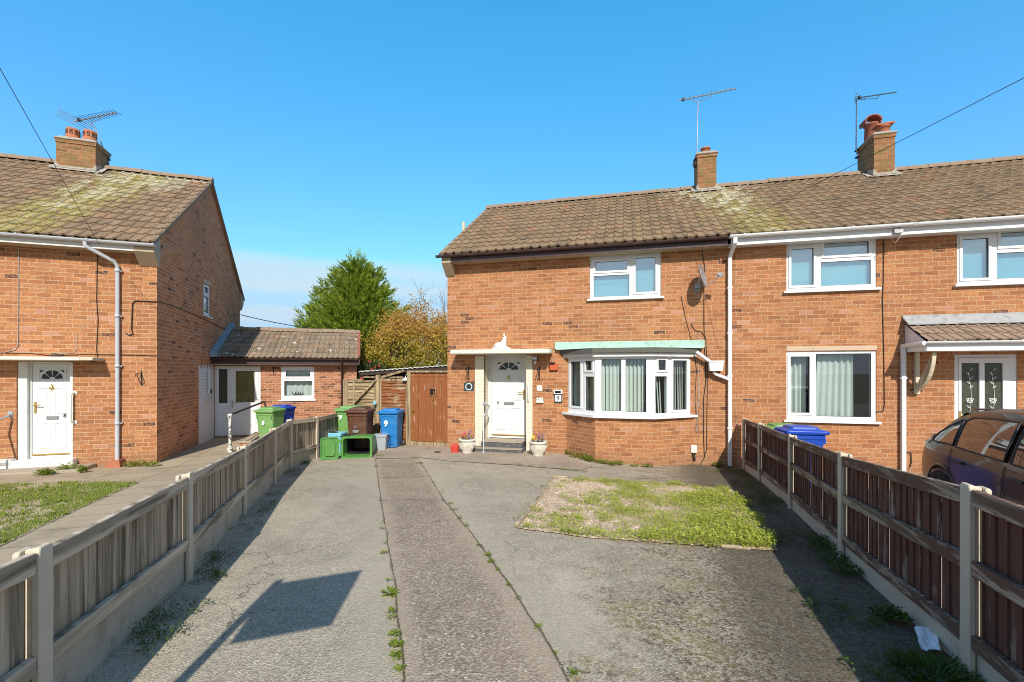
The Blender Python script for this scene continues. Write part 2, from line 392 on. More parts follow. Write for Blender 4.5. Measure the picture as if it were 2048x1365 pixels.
def tarmac(name, dark, light, agg_lo, agg_hi, strip_lines=(), mossy=None, scale=105., aggmix=.46, dust=(.46, .395, .29)):
    T = NT(name); o = T.coords('Object'); x, y, z = T.sep(o)
    big = T.noise(o, .8, 5, .6); mid = T.noise(o, 4.5, 4, .65)
    c = T.mix(T.sm(T.m2('ADD', T.m2('MULTIPLY', big, .6), T.m2('MULTIPLY', mid, .4)), .36, .64), dark, light)
    vo = T.n('ShaderNodeTexVoronoi', Scale=scale); T.set(vo.inputs['Vector'], o)
    cc = T.sep(vo.outputs['Color'])
    ac = T.mix(T.m2('POWER', cc[0], 1.6), agg_lo, agg_hi)
    c = T.mix(aggmix, c, ac)
    v2 = T.n('ShaderNodeTexVoronoi', Scale=scale*.42); T.set(v2.inputs['Vector'], o)
    c2 = T.sep(v2.outputs['Color'])
    sp = T.m2('MULTIPLY', T.m2('GREATER_THAN', c2[1], .93), T.m2('LESS_THAN', v2.outputs['Distance'], .30))
    c = T.mix(sp, c, (.62, .56, .47))
    v3 = T.n('ShaderNodeTexVoronoi', Scale=5.5); T.set(v3.inputs['Vector'], o)
    c3 = T.sep(v3.outputs['Color'])
    sp3 = T.m2('MULTIPLY', T.m2('GREATER_THAN', c3[2], .90), T.m2('LESS_THAN', T.m2('ADD', v3.outputs['Distance'], T.m2('MULTIPLY', mid, .05)), .085))
    c = T.mix(T.m2('MULTIPLY', sp3, .8), c, (.60, .58, .54))
    dp_ = T.n('ShaderNodeVectorMath', _operation='ADD'); T.set(dp_.inputs[0], o); d3 = T.n('ShaderNodeVectorMath', _operation='SCALE'); T.set(d3.inputs[0], T.noise(o, 2.2, 4, .6, out=1)); d3.inputs['Scale'].default_value = .55; T.set(dp_.inputs[1], d3.outputs[0])
    vc = T.n('ShaderNodeTexVoronoi', _feature='DISTANCE_TO_EDGE', Scale=.55); T.set(vc.inputs['Vector'], dp_.outputs[0])
    crk = T.m2('MULTIPLY', T.m2('SUBTRACT', 1, T.sm(vc.outputs['Distance'], .001, .0045)), T.sm(T.noise(o, .7, 2), .44, .56))
    c = T.mix(T.m2('MULTIPLY', crk, .75), c, tuple(k*.3 for k in dark))
    oil = T.sm(T.noise(o, .62, 3, .5), .60, .72)
    c = T.mix(T.m2('MULTIPLY', oil, .38), c, tuple(k*.5 for k in dark))
    wear = T.sm(T.noise(T.scale(o, (1, .35, 1)), .9, 4, .6), .54, .70)
    c = T.mix(T.m2('MULTIPLY', wear, .35), c, tuple(min(1, k*1.2) for k in light))
    pits = T.sm(T.noise(o, scale*.55, 3, .7), .62, .72)
    c = T.mix(T.m2('MULTIPLY', pits, .6), c, tuple(k*.35 for k in dark))
    for a, b, w in strip_lines:
        d = T.m2('ABSOLUTE', line_d(T, x, y, a, b))
        k = T.m2('SUBTRACT', 1, T.sm(T.m2('ADD', d, T.m2('MULTIPLY', T.m2('SUBTRACT', big, .5), .25)), .02, w))
        c = T.mix(T.m2('MULTIPLY', k, .55), c, dust)
    if mossy:
        a, b, reach = mossy
        d = T.m2('ADD', line_d(T, x, y, a, b), reach)          # >0 within reach of the fence
        mk = T.m2('ADD', T.m2('MULTIPLY', d, .42), T.m2('MULTIPLY', T.m2('SUBTRACT', T.noise(o, 2.3, 6, .72), .5), 1.5))
        f = T.sm(T.noise(o, 34, 4, .75), .42, .6)
        c = T.mix(T.m2('MULTIPLY', T.m2('MULTIPLY', T.sm(mk, .02, .30), f), .82), c, T.mix(T.sm(mid, .42, .66), (.075, .046, .020), (.23, .165, .035)))
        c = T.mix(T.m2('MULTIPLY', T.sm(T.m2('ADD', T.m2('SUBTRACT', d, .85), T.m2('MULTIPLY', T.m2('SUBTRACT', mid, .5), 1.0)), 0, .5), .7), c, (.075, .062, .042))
    h = T.m2('ADD', vo.outputs['Distance'], T.m2('MULTIPLY', T.noise(o, scale*.6, 3), .8))
    return T.pbr(c, .93, T.bump(h, .65, .006), spec=.2)


SL = ((-2.84, 9.46), (-.52, 2.19)); SR = ((-1.67, 8.63), (.27, 2.19))
RFL = ((4.3, 8.4), (2.27, 2.2))
M['tarmac'] = tarmac('weathered_tarmac', (.305, .258, .186), (.50, .425, .308), (.15, .128, .095), (.74, .64, .48), ((*SL, .55), (*SR, .55)), (RFL[1], RFL[0], 2.15))
M['strip'] = tarmac('exposed_aggregate_concrete', (.245, .184, .126), (.37, .288, .200), (.14, .102, .070), (.66, .55, .415), ((*SL, .16), (*SR, .16)), None, 82., .5, (.46, .365, .262))
M['seam'] = tarmac('mossy_joint', (.09, .075, .05), (.22, .18, .12), (.06, .05, .035), (.32, .26, .18), (), None, 90., .4)
M['apron'] = tarmac('worn_concrete_apron', (.31, .245, .18), (.46, .37, .275), (.20, .16, .12), (.58, .48, .375), (), None, 120., .35)
M['gravel'] = tarmac('pale_gravel', (.44, .32, .20), (.60, .46, .31), (.30, .21, .13), (.80, .66, .49), (), None, 62., .7)
M['soil'] = tarmac('bare_soil', (.15, .115, .07), (.26, .205, .13), (.06, .045, .03), (.26, .21, .15), (), None, 40., .4)
T = NT('concrete_slabs'); o = T.coords('UV')
u, v, _ = T.sep(o)
fu = T.m2('FRACT', T.m2('DIVIDE', u, .9)); fv = T.m2('FRACT', T.m2('DIVIDE', v, .62))
e = T.m2('MINIMUM', T.m2('MULTIPLY', T.m2('MINIMUM', fu, T.m2('SUBTRACT', 1, fu)), .9), T.m2('MULTIPLY', T.m2('MINIMUM', fv, T.m2('SUBTRACT', 1, fv)), .62))
wn = T.n('ShaderNodeTexWhiteNoise', _noise_dimensions='2D'); T.set(wn.inputs['Vector'], T.comb(T.m2('FLOOR', T.m2('DIVIDE', u, .9)), T.m2('FLOOR', T.m2('DIVIDE', v, .62))))
c = T.mix(T.m2('ADD', T.m2('MULTIPLY', wn.outputs[0], .5), T.m2('MULTIPLY', T.noise(o, 3, 5, .65), .5)), (.33, .26, .17), (.50, .405, .27))
c = T.mix(T.m2('MULTIPLY', T.sm(T.noise(o, 1.4, 5, .7), .5, .7), .45), c, (.20, .165, .115))
c = T.mix(T.sm(T.m2('ADD', e, T.m2('MULTIPLY', T.noise(o, 40, 2), .004)), .004, .012), (.07, .06, .035), c)
M['slabs'] = T.pbr(c, .9, T.bump(T.noise(o, 120, 3), .35, .004), spec=.2)


# ------------------------------------------------------------------ mesh builder
class MB:
    def __init__(s): s.v = []; s.f = []; s.mi = []; s.uv = []; s.sm = []

    def face(s, pts, mi=0, uv=None, sm=False):
        b = len(s.v); s.v += [tuple(p) for p in pts]
        s.f.append(tuple(range(b, b+len(pts)))); s.mi.append(mi); s.uv.append(uv); s.sm.append(sm)

    def idx(s, verts, faces, mi=0, sm=False):
        b = len(s.v); s.v += [tuple(p) for p in verts]
        for f in faces: s.f.append(tuple(b+i for i in f)); s.mi.append(mi); s.uv.append(None); s.sm.append(sm)

    def box(s, x0, x1, y0, y1, z0, z1, mi=0, mat=None):
        v = [Vector((x, y, z)) for z in (z0, z1) for y in (y0, y1) for x in (x0, x1)]
        if mat is not None: v = [mat @ p for p in v]
        s.idx(v, [(0, 2, 3, 1), (4, 5, 7, 6), (0, 1, 5, 4), (2, 6, 7, 3), (0, 4, 6, 2), (1, 3, 7, 5)], mi)

    def bar(s, a, b, w, t, mi=0, up=(0, 0, 1)):
        a, b = Vector(a), Vector(b); d = (b-a); L = d.length; d.normalize()
        sd = d.cross(Vector(up)).normalized(); u = sd.cross(d)
        m = Matrix((( d.x, sd.x, u.x, a.x), (d.y, sd.y, u.y, a.y), (d.z, sd.z, u.z, a.z), (0, 0, 0, 1)))
        s.box(0, L, -w/2, w/2, -t/2, t/2, mi, m)

    def tube(s, pts, r, n=8, mi=0, caps=True, closed=False):
        pts = [Vector(p) for p in pts]; k = len(pts)
        rs = r if isinstance(r, (list, tuple)) else [r]*k
        prev = None; rings = []
        for i, p in enumerate(pts):
            t = (pts[min(i+1, k-1)]-pts[max(i-1, 0)]).normalized()
            if prev is None:
                prev = t.orthogonal().normalized()
            prev = (prev-t*prev.dot(t))
            prev = prev.normalized() if prev.length > 1e-6 else t.orthogonal().normalized()
            q = t.cross(prev)
            rings.append([p+(prev*math.cos(a)+q*math.sin(a))*rs[i] for a in [2*math.pi*j/n for j in range(n)]])
        s.loft(rings, mi, caps, True)

    def loft(s, rings, mi=0, caps=True, sm=False, capmi=None):
        n = len(rings[0]); v = [p for rg in rings for p in rg]; f = []
        for i in range(len(rings)-1):
            for j in range(n):
                f.append((i*n+j, i*n+(j+1) % n, (i+1)*n+(j+1) % n, (i+1)*n+j))
        s.idx(v, f, mi, sm)
        if caps:
            s.face(list(reversed(rings[0])), mi if capmi is None else capmi); s.face(rings[-1], mi if capmi is None else capmi)

    def lathe(s, c, prof, n=20, mi=0, caps=True, sm=True, sx=1.0, sy=1.0):
        c = Vector(c)
        s.loft([[c+Vector((r*math.cos(2*math.pi*j/n)*sx, r*math.sin(2*math.pi*j/n)*sy, z)) for j in range(n)] for r, z in prof], mi, caps, sm)

    def prism(s, poly, y0, y1, mi=0):
        """poly in x,z extruded along y"""
        a = [(x, y0, z) for x, z in poly]; b = [(x, y1, z) for x, z in poly]
        n = len(poly)
        s.face(a, mi); s.face(list(reversed(b)), mi)
        for i in range(n): s.face([a[i], b[i], b[(i+1) % n], a[(i+1) % n]], mi)

    def prismx(s, poly, x0, x1, mi=0):
        """poly in y,z extruded along x"""
        a = [(x0, y, z) for y, z in poly]; b = [(x1, y, z) for y, z in poly]; n = len(poly)
        s.face(list(reversed(a)), mi); s.face(b, mi)
        for i in range(n): s.face([a[i], b[i], b[(i+1) % n], a[(i+1) % n]], mi)

    def plate(s, x0, x1, z0, z1, yf, yb, holes=(), mi=0, sides=True, himi=None):
        """upright sheet facing -y with holes (x0,z0,x1,z1); reveals from yf to yb"""
        xs = sorted({x0, x1, *[min(max(h[i], x0), x1) for h in holes for i in (0, 2)]})
        zs = sorted({z0, z1, *[min(max(h[i], z0), z1) for h in holes for i in (1, 3)]})
        inside = lambda x, z: any(h[0] < x < h[2] and h[1] < z < h[3] for h in holes)
        for a, b in zip(xs, xs[1:]):
            for c, d in zip(zs, zs[1:]):
                if not inside((a+b)/2, (c+d)/2): s.face([(a, yf, c), (b, yf, c), (b, yf, d), (a, yf, d)], mi)
        hm = mi if himi is None else himi
        for h in holes:
            a, c, b, d = h
            s.face([(a, yf, c), (a, yf, d), (a, yb, d), (a, yb, c)], hm); s.face([(b, yf, d), (b, yf, c), (b, yb, c), (b, yb, d)], hm)
            s.face([(a, yf, d), (b, yf, d), (b, yb, d), (a, yb, d)], hm); s.face([(b, yf, c), (a, yf, c), (a, yb, c), (b, yb, c)], hm)
        if sides:
            s.face([(x0, yf, z1), (x0, yf, z0), (x0, yb, z0), (x0, yb, z1)], mi); s.face([(x1, yf, z0), (x1, yf, z1), (x1, yb, z1), (x1, yb, z0)], mi)
            s.face([(x1, yf, z1), (x0, yf, z1), (x0, yb, z1), (x1, yb, z1)], mi); s.face([(x0, yf, z0), (x1, yf, z0), (x1, yb, z0), (x0, yb, z0)], mi)

    def build(s, name, mats, parent=None, loc=None, rotz=0.0, bevel=0.0, seg=1, merge=False, subdiv=0):
        me = bpy.data.meshes.new(name)
        me.from_pydata(s.v, [], s.f)
        for m in (mats if isinstance(mats, (list, tuple)) else [mats]): me.materials.append(M[m] if isinstance(m, str) else m)
        me.polygons.foreach_set('material_index', s.mi); me.polygons.foreach_set('use_smooth', s.sm)
        uvl = me.uv_layers.new(name='UVMap'); data = [0.0]*(2*len(me.loops)); Z = Vector((0, 0, 1))
        for p, cu in zip(me.polygons, s.uv):
            if cu is not None:
                for k, li in enumerate(p.loop_indices): data[2*li], data[2*li+1] = cu[k]
                continue
            n = p.normal
            if abs(n.z) > .8:
                for li in p.loop_indices:
                    c = me.vertices[me.loops[li].vertex_index].co; data[2*li], data[2*li+1] = c.x, c.y
            else:
                t = Z.cross(n); t = t.normalized() if t.length > 1e-6 else Vector((1, 0, 0)); b = n.cross(t)
                if abs(n.z) < .05: b = Z
                for li in p.loop_indices:
                    c = me.vertices[me.loops[li].vertex_index].co; data[2*li], data[2*li+1] = c.dot(t), c.dot(b)
        uvl.data.foreach_set('uv', data)
        me.validate(); me.update()
        if merge:
            bm = bmesh.new(); bm.from_mesh(me); bmesh.ops.remove_doubles(bm, verts=bm.verts, dist=1e-5); bm.to_mesh(me); bm.free()
        o = bpy.data.objects.new(name, me); COL.objects.link(o)
        if loc is not None: o.location = loc
        if rotz: o.rotation_euler[2] = rotz
        if parent is not None: o.parent = parent
        if bevel:
            b = o.modifiers.new('bevel', 'BEVEL'); b.width = bevel; b.segments = seg; b.limit_method = 'ANGLE'; b.angle_limit = R(35)
            if seg > 1: b.harden_normals = False
        if subdiv:
            b = o.modifiers.new('subsurf', 'SUBSURF'); b.levels = subdiv; b.render_levels = subdiv
        return o


def empty(name, loc=(0, 0, 0), rotz=0.0, label=None, cat=None, group=None, rot=None, parent=None):
    o = bpy.data.objects.new(name, None); COL.objects.link(o); o.location = loc
    o.rotation_euler = rot if rot is not None else (0, 0, rotz)
    if parent: o.parent = parent
    return tag(o, label, cat, group)


def tag(o, label=None, cat=None, group=None, kind=None):
    if label: o['label'] = label
    if cat: o['category'] = cat
    if group: o['group'] = group
    if kind: o['kind'] = kind
    return o


def rrect(w, d, r, z, n=4, cx=0.0, cy=0.0):
    out = []
    for sx, sy, a0 in ((1, 1, 0), (-1, 1, 90), (-1, -1, 180), (1, -1, 270)):
        for k in range(n+1):
            a = R(a0+90*k/n); out.append(Vector((cx+sx*(w/2-r)+r*math.cos(a), cy+sy*(d/2-r)+r*math.sin(a), z)))
    return out


def text_mesh(name, body, size, mat, parent, loc, rot=(R(90), 0, 0), ext=.002, bold=0.0, sx=1.0):
    cu = bpy.data.curves.new(name, 'FONT'); cu.body = body; cu.size = size; cu.extrude = ext; cu.align_x = 'CENTER'; cu.align_y = 'CENTER'; cu.offset = bold
    t = bpy.data.objects.new(name, cu); COL.objects.link(t)
    bpy.context.view_layer.update()
    me = bpy.data.meshes.new_from_object(t.evaluated_get(bpy.context.evaluated_depsgraph_get()))
    bpy.data.objects.remove(t); me.name = name
    me.materials.clear(); me.materials.append(M[mat])
    o = bpy.data.objects.new(name, me); COL.objects.link(o); o.parent = parent; o.location = loc; o.rotation_euler = rot; o.scale = (sx, 1, 1)
    return o


# ------------------------------------------------------------------ ground sheets
def sheet(name, poly, off, mat, step=.6, kind='structure', uvrot=0.0, wobble=0.0):
    if wobble:
        q = []
        for i, p in enumerate(poly):
            a, b = Vector(p), Vector(poly[(i+1) % len(poly)]); k = max(1, int((b-a).length/.14))
            nr = Vector((-(b-a).y, (b-a).x)).normalized()
            for j in range(k):
                c = a.lerp(b, j/k); q.append(tuple(c+nr*wobble*(mnoise.noise((c.x*2.3, c.y*2.3, off*99))+.6*mnoise.noise((c.x*8, c.y*8, 3)))))
        poly = q
    bm = bmesh.new(); bm.faces.new([bm.verts.new((p[0], p[1], 0)) for p in poly])
    bmesh.ops.triangulate(bm, faces=bm.faces[:])
    xs = [p[0] for p in poly]; ys = [p[1] for p in poly]
    for ax, lo, hi in ((0, min(xs), max(xs)), (1, min(ys), max(ys))):
        k = math.ceil(lo/step)*step
        while k < hi:
            co = (k, 0, 0) if ax == 0 else (0, k, 0); no = (1, 0, 0) if ax == 0 else (0, 1, 0)
            bmesh.ops.bisect_plane(bm, geom=bm.verts[:]+bm.edges[:]+bm.faces[:], plane_co=co, plane_no=no); k += step
    uv = bm.loops.layers.uv.new('UVMap'); ca, sa = math.cos(uvrot), math.sin(uvrot)
    for v in bm.verts: v.co.z = gz(v.co.x, v.co.y)+off
    bm.normal_update()
    for f in bm.faces:
        if f.normal.z < 0: f.normal_flip()
        for l in f.loops: l[uv].uv = (l.vert.co.x*ca+l.vert.co.y*sa, -l.vert.co.x*sa+l.vert.co.y*ca)
    me = bpy.data.meshes.new(name); bm.to_mesh(me); bm.free(); me.materials.append(M[mat])
    o = bpy.data.objects.new(name, me); COL.objects.link(o)
    return tag(o, kind=kind)


def P2(px, py): g = grd(px, py); return (g.x, g.y)


def big_ground():
    ax = [-400, -120, -50, -25, -14]+[i*.6 for i in range(-20, 21)]+[14, 25, 50, 120, 400]
    ay = [-400, -120, -40, -15, -8]+[i*.6 for i in range(-8, 28)]+[20, 30, 60, 120, 400]
    mb = MB(); v = [(x, y, gz(x, y)-.004) for y in ay for x in ax]; n = len(ax)
    mb.idx(v, [(j*n+i, j*n+i+1, (j+1)*n+i+1, (j+1)*n+i) for j in range(len(ay)-1) for i in range(n-1)], sm=True)
    tag(mb.build('ground', 'soil'), kind='structure')


big_ground()
LFP = [(-1.50, .15), (-2.0, 1.90), P2(369, 1160), P2(484, 1030), P2(546, 968), P2(579, 935), (-4.35, 10.1), (-4.30, 11.7)]
RFP = [(1.70, .45), P2(1951, 1356), P2(1690, 1120), P2(1585, 1018), P2(1522, 963), P2(1490, 941)]
_w = F9.w
drive_poly = [(-.1, -4), LFP[0], *LFP[1:], (_w(-2.6, .25).x, _w(-2.6, .25).y), (_w(-.1, .3).x, _w(-.1, .3).y), (_w(6.4, .2).x, _w(6.4, .2).y), RFP[5], RFP[4], RFP[3], RFP[2], RFP[1], RFP[0], (.9, -4)]
sheet('driveway', drive_poly, .002, 'tarmac', .4)
stripL = [P2(751, 921), P2(762, 1005), P2(790, 1176), P2(808, 1365), (-.18, -4)]
stripR = [(.62, -4), (.34, 1.6), P2(1135, 1365), P2(1084, 1271), P2(1024, 1181), P2(959, 1090), P2(886, 1000), P2(848, 936), P2(836, 918)]
for nm_, ed_ in (('left', stripL), ('right', stripR)):
    E_ = sorted(ed_, key=lambda p: p[1]); mb_ = MB(); rows_ = []
    for (xa, ya), (xb, yb) in zip(E_, E_[1:]):
        n_ = max(1, int((yb-ya)/.07))
        for k_ in range(n_):
            y_ = ya+(yb-ya)*k_/n_; x_ = xa+(xb-xa)*k_/n_+.012*mnoise.noise((y_*2.3, 3, 7))+.008*mnoise.noise((y_*9, 5, 1)); w_ = max(.0015, .006+.007*mnoise.noise((y_*3.1, 9, 2)))
            rows_.append(((x_-w_, y_, gz(x_, y_)+.016), (x_+w_, y_, gz(x_, y_)+.016)))
    for p_, q_ in zip(rows_, rows_[1:]): mb_.face([p_[0], p_[1], q_[1], q_[0]])
    tag(mb_.build('joint_seam', 'seam'), kind='structure')


def lerp_edge(edge, y):
    for a, b in zip(edge, edge[1:]):
        if (a[1]-y)*(b[1]-y) <= 0: t = (y-a[1])/(b[1]-a[1]); return a[0]+(b[0]-a[0])*t
    return edge[-1][0]
ys_ = [-4, 1.2, P2(820, 1002)[1], P2(810, 956)[1], min(stripL[0][1], stripR[-1][1])]
sL = sorted(stripL, key=lambda p: p[1]); sR = sorted(stripR, key=lambda p: p[1])
for ya, yb in zip(ys_, ys_[1:]):
    ya += .012; yb -= .012
    L_ = [(lerp_edge(sL, ya), ya)]+[p for p in sL if ya < p[1] < yb]+[(lerp_edge(sL, yb), yb)]
    R_ = [(lerp_edge(sR, ya), ya)]+[p for p in sR if ya < p[1] < yb]+[(lerp_edge(sR, yb), yb)]
    sheet('concrete_strip', R_+L_[::-1], .010, 'strip', .4, wobble=.014)
apron = [P2(741, 912), P2(751, 919), P2(838, 917), P2(900, 924), P2(1010, 930), P2(1090, 937), P2(1160, 942), P2(1186, 936), (_w(3.0, -.1).x, _w(3.0, -.1).y), (_w(3.0, .2).x, _w(3.0, .2).y), (_w(-2.7, .2).x, _w(-2.7, .2).y), (-4.3, 11.5)]
sheet('concrete_apron', apron, .014, 'apron', .4, wobble=.03)
bed = [P2(1108, 957), P2(1032, 1058), P2(1180, 1078), P2(1555, 1104), P2(1510, 1030), P2(1462, 980), P2(1300, 968)]
sheet('gravel_bed', bed, .012, 'gravel', .4, wobble=.02)
slab_poly = [(-1.1, -.3), *[(p[0]-.02, p[1]) for p in LFP[1:]], (-4.4, 14.6), (-9.0, 14.6), (-16, 9), (-16, -2)]
sheet('paved_path', slab_poly, .003, 'slabs', .5, uvrot=F8.ang)
lawn_poly = [P2(278, 966), P2(160, 1018), P2(70, 1060), P2(-60, 1125), P2(-260, 1180), P2(-400, 1000), P2(-100, 975), P2(0, 971), P2(150, 966)]
sheet('lawn_soil', lawn_poly, .008, 'gravel', .5, wobble=.02)
sheet('neighbour_drive', [(_w(6.45, .3).x, _w(6.45, .3).y), (_w(15, .3).x, _w(15, .3).y), (14, -4), (1.0, -4), *[(p[0]+.03, p[1]) for p in RFP]], .006, 'apron', .5)


# ------------------------------------------------------------------ house pieces
def tile_roof(mb, x0, x1, eave, ridge, tw, n, roll=.030, step=.034, prof='pan', seed=1):
    rnd = random.Random(seed)
    (ye, ze), (yr, zr) = eave, ridge
    L = math.hypot(yr-ye, zr-ze); dy, dz = (yr-ye)/L, (zr-ze)/L; ny, nz = -dz, dy; g = L/n
    if prof == 'pan': samples = [(0, .12), (.06, 0), (.58, .0), (.66, .55), (.75, 1.0), (.86, 1.0), (.94, .6), (1, .10)]
    else: samples = [(0, 0), (.30, 0), (.34, .8), (.46, 1), (.5, .2), (.52, 0), (.80, 0), (.84, .8), (.96, 1), (1, .1)]
    nt = max(1, round((x1-x0)/tw)); tw = (x1-x0)/nt
    P = lambda x, s, l: (x, ye+dy*s+ny*l, ze+dz*s+nz*l)
    for r in range(n):
        for t in range(nt):
            j = rnd.uniform(-.006, .006); js = rnd.uniform(-.010, .010); sk = rnd.uniform(-.004, .004); xa = x0+t*tw
            row = []
            for (u, h) in samples:
                x = xa+u*tw*.995; s0 = r*g-.012+js+sk*(u*2-1); s1 = (r+1)*g+.03
                lo = step+roll*h+j; hi = .004+roll*h*.85
                row.append((x, s0, s1, lo, hi))
            for a, b in zip(row, row[1:]):
                uv = [(a[0], r*g+.005), (b[0], r*g+.005), (b[0], r*g+g-.01), (a[0], r*g+g-.01)]
                mb.face([P(a[0], a[1], a[3]), P(b[0], b[1], b[3]), P(b[0], b[2], b[4]), P(a[0], a[2], a[4])], 0, uv)
                uv2 = [(a[0], r*g+.003)]*2+[(b[0], r*g+.004)]*2
                mb.face([P(a[0], a[1]+.002, a[3]-step-.004), P(b[0], b[1]+.002, b[3]-step-.004), P(b[0], b[1], b[3]), P(a[0], a[1], a[3])], 0, uv2)
    return dy, dz


def ridge_tiles(mb, x0, x1, y, z, seg=.45, skip=None, mi=0, seed=3):
    rnd = random.Random(seed); x = x0
    while x < x1-.05:
        xe = min(x+seg, x1)
        if not (skip and skip[0] < (x+xe)/2 < skip[1]):
            j = rnd.uniform(-.008, .008); k = rnd.uniform(-.01, .01)
            A = [(x+.004, y+.13*math.sin(a), z+j-.10+.12*math.cos(a)) for a in [R(-95+190*i/8) for i in range(9)]]
            B = [(xe-.004, p[1], p[2]+k*.6) for p in A]
            for i in range(8): mb.face([A[i], A[i+1], B[i+1], B[i]], mi)
            mb.face(list(reversed(A)), mi); mb.face(B, mi)
        x = xe


def fr(box, gl):
    x0, y0, x1, y1 = box
    return [((g[0]-x0)/(x1-x0), (y1-g[3])/(y1-y0), (g[2]-x0)/(x1-x0), (y1-g[1])/(y1-y0), g[4]) for g in gl]


def window(parent, loc, w, h, lights, rotz=0.0, glass='glass', frame='upvc', sill=True, sill_ext=.06, sill_proj=.07, label=None, blind=None, depth=.07):
    mb = MB(); holes = []
    for (a, b, c, d, op) in lights:
        g = (a*w, b*h, c*w, d*h); holes.append((g[0]-(.022 if op else 0), g[1]-(.022 if op else 0), g[2]+(.022 if op else 0), g[3]+(.022 if op else 0)))
    mb.plate(0, w, 0, h, 0, depth, holes)
    for (a, b, c, d, op) in lights:
        g = (a*w, b*h, c*w, d*h)
        if op: mb.plate(g[0]-.046, g[2]+.046, g[1]-.046, g[3]+.046, -.016, .03, [g])
    o = mb.build('window', frame, parent, loc, rotz)
    if label: o['label'] = label
    for (a, b, c, d, op) in lights:
        p = MB(); e = .004
        p.face([(a*w-e, .026, b*h-e), (c*w+e, .026, b*h-e), (c*w+e, .026, d*h+e), (a*w-e, .026, d*h+e)])
        p.build('pane', glass, o)
        q = MB(); q.plate(a*w-.001, c*w+.001, b*h-.001, d*h+.001, .016, .024, [(a*w+.006, b*h+.006, c*w-.006, d*h-.006)])
        q.build('gasket', 'black_plastic', o)
    if sill:
        s = MB(); s.prismx([(-sill_proj, -.045), (-sill_proj, -.012), (-sill_proj+.01, -.004), (.03, .0), (.03, -.045)], -sill_ext, w+sill_ext)
        s.build('sill', frame, o, bevel=.003)
    if blind:
        for (a, b, c, d, op), m in zip(lights, blind):
            if m:
                bmb = MB(); bmb.face([(a*w-.03, .10, b*h-.03), (c*w+.03, .10, b*h-.03), (c*w+.03, .10, d*h+.03), (a*w-.03, .10, d*h+.03)])
                bmb.build('blind', m, o)
    return o


def curtain(parent, x0, x1, z0, z1, y, mat='curtain', waves=7, amp=.035, seed=1, pinch=0.0):
    mb = MB(); n = waves*8; rnd = random.Random(seed); ph = rnd.random()*6
    top = []; bot = []
    for i in range(n+1):
        t = i/n; a = amp*(.7+.3*math.sin(t*5+ph))
        top.append((x0+(x1-x0)*t, y+a*math.sin(t*waves*2*math.pi+ph), z1-.02*abs(math.sin(t*math.pi*waves*.5))))
        bot.append((x0+(x1-x0)*t+pinch*(1-t), y+1.15*a*math.sin(t*waves*2*math.pi+ph+.4), z0))
    mb.idx(top+bot, [(n+1+i, n+2+i, i+1, i) for i in range(n)], sm=True)
    return mb.build('curtain', mat, parent)


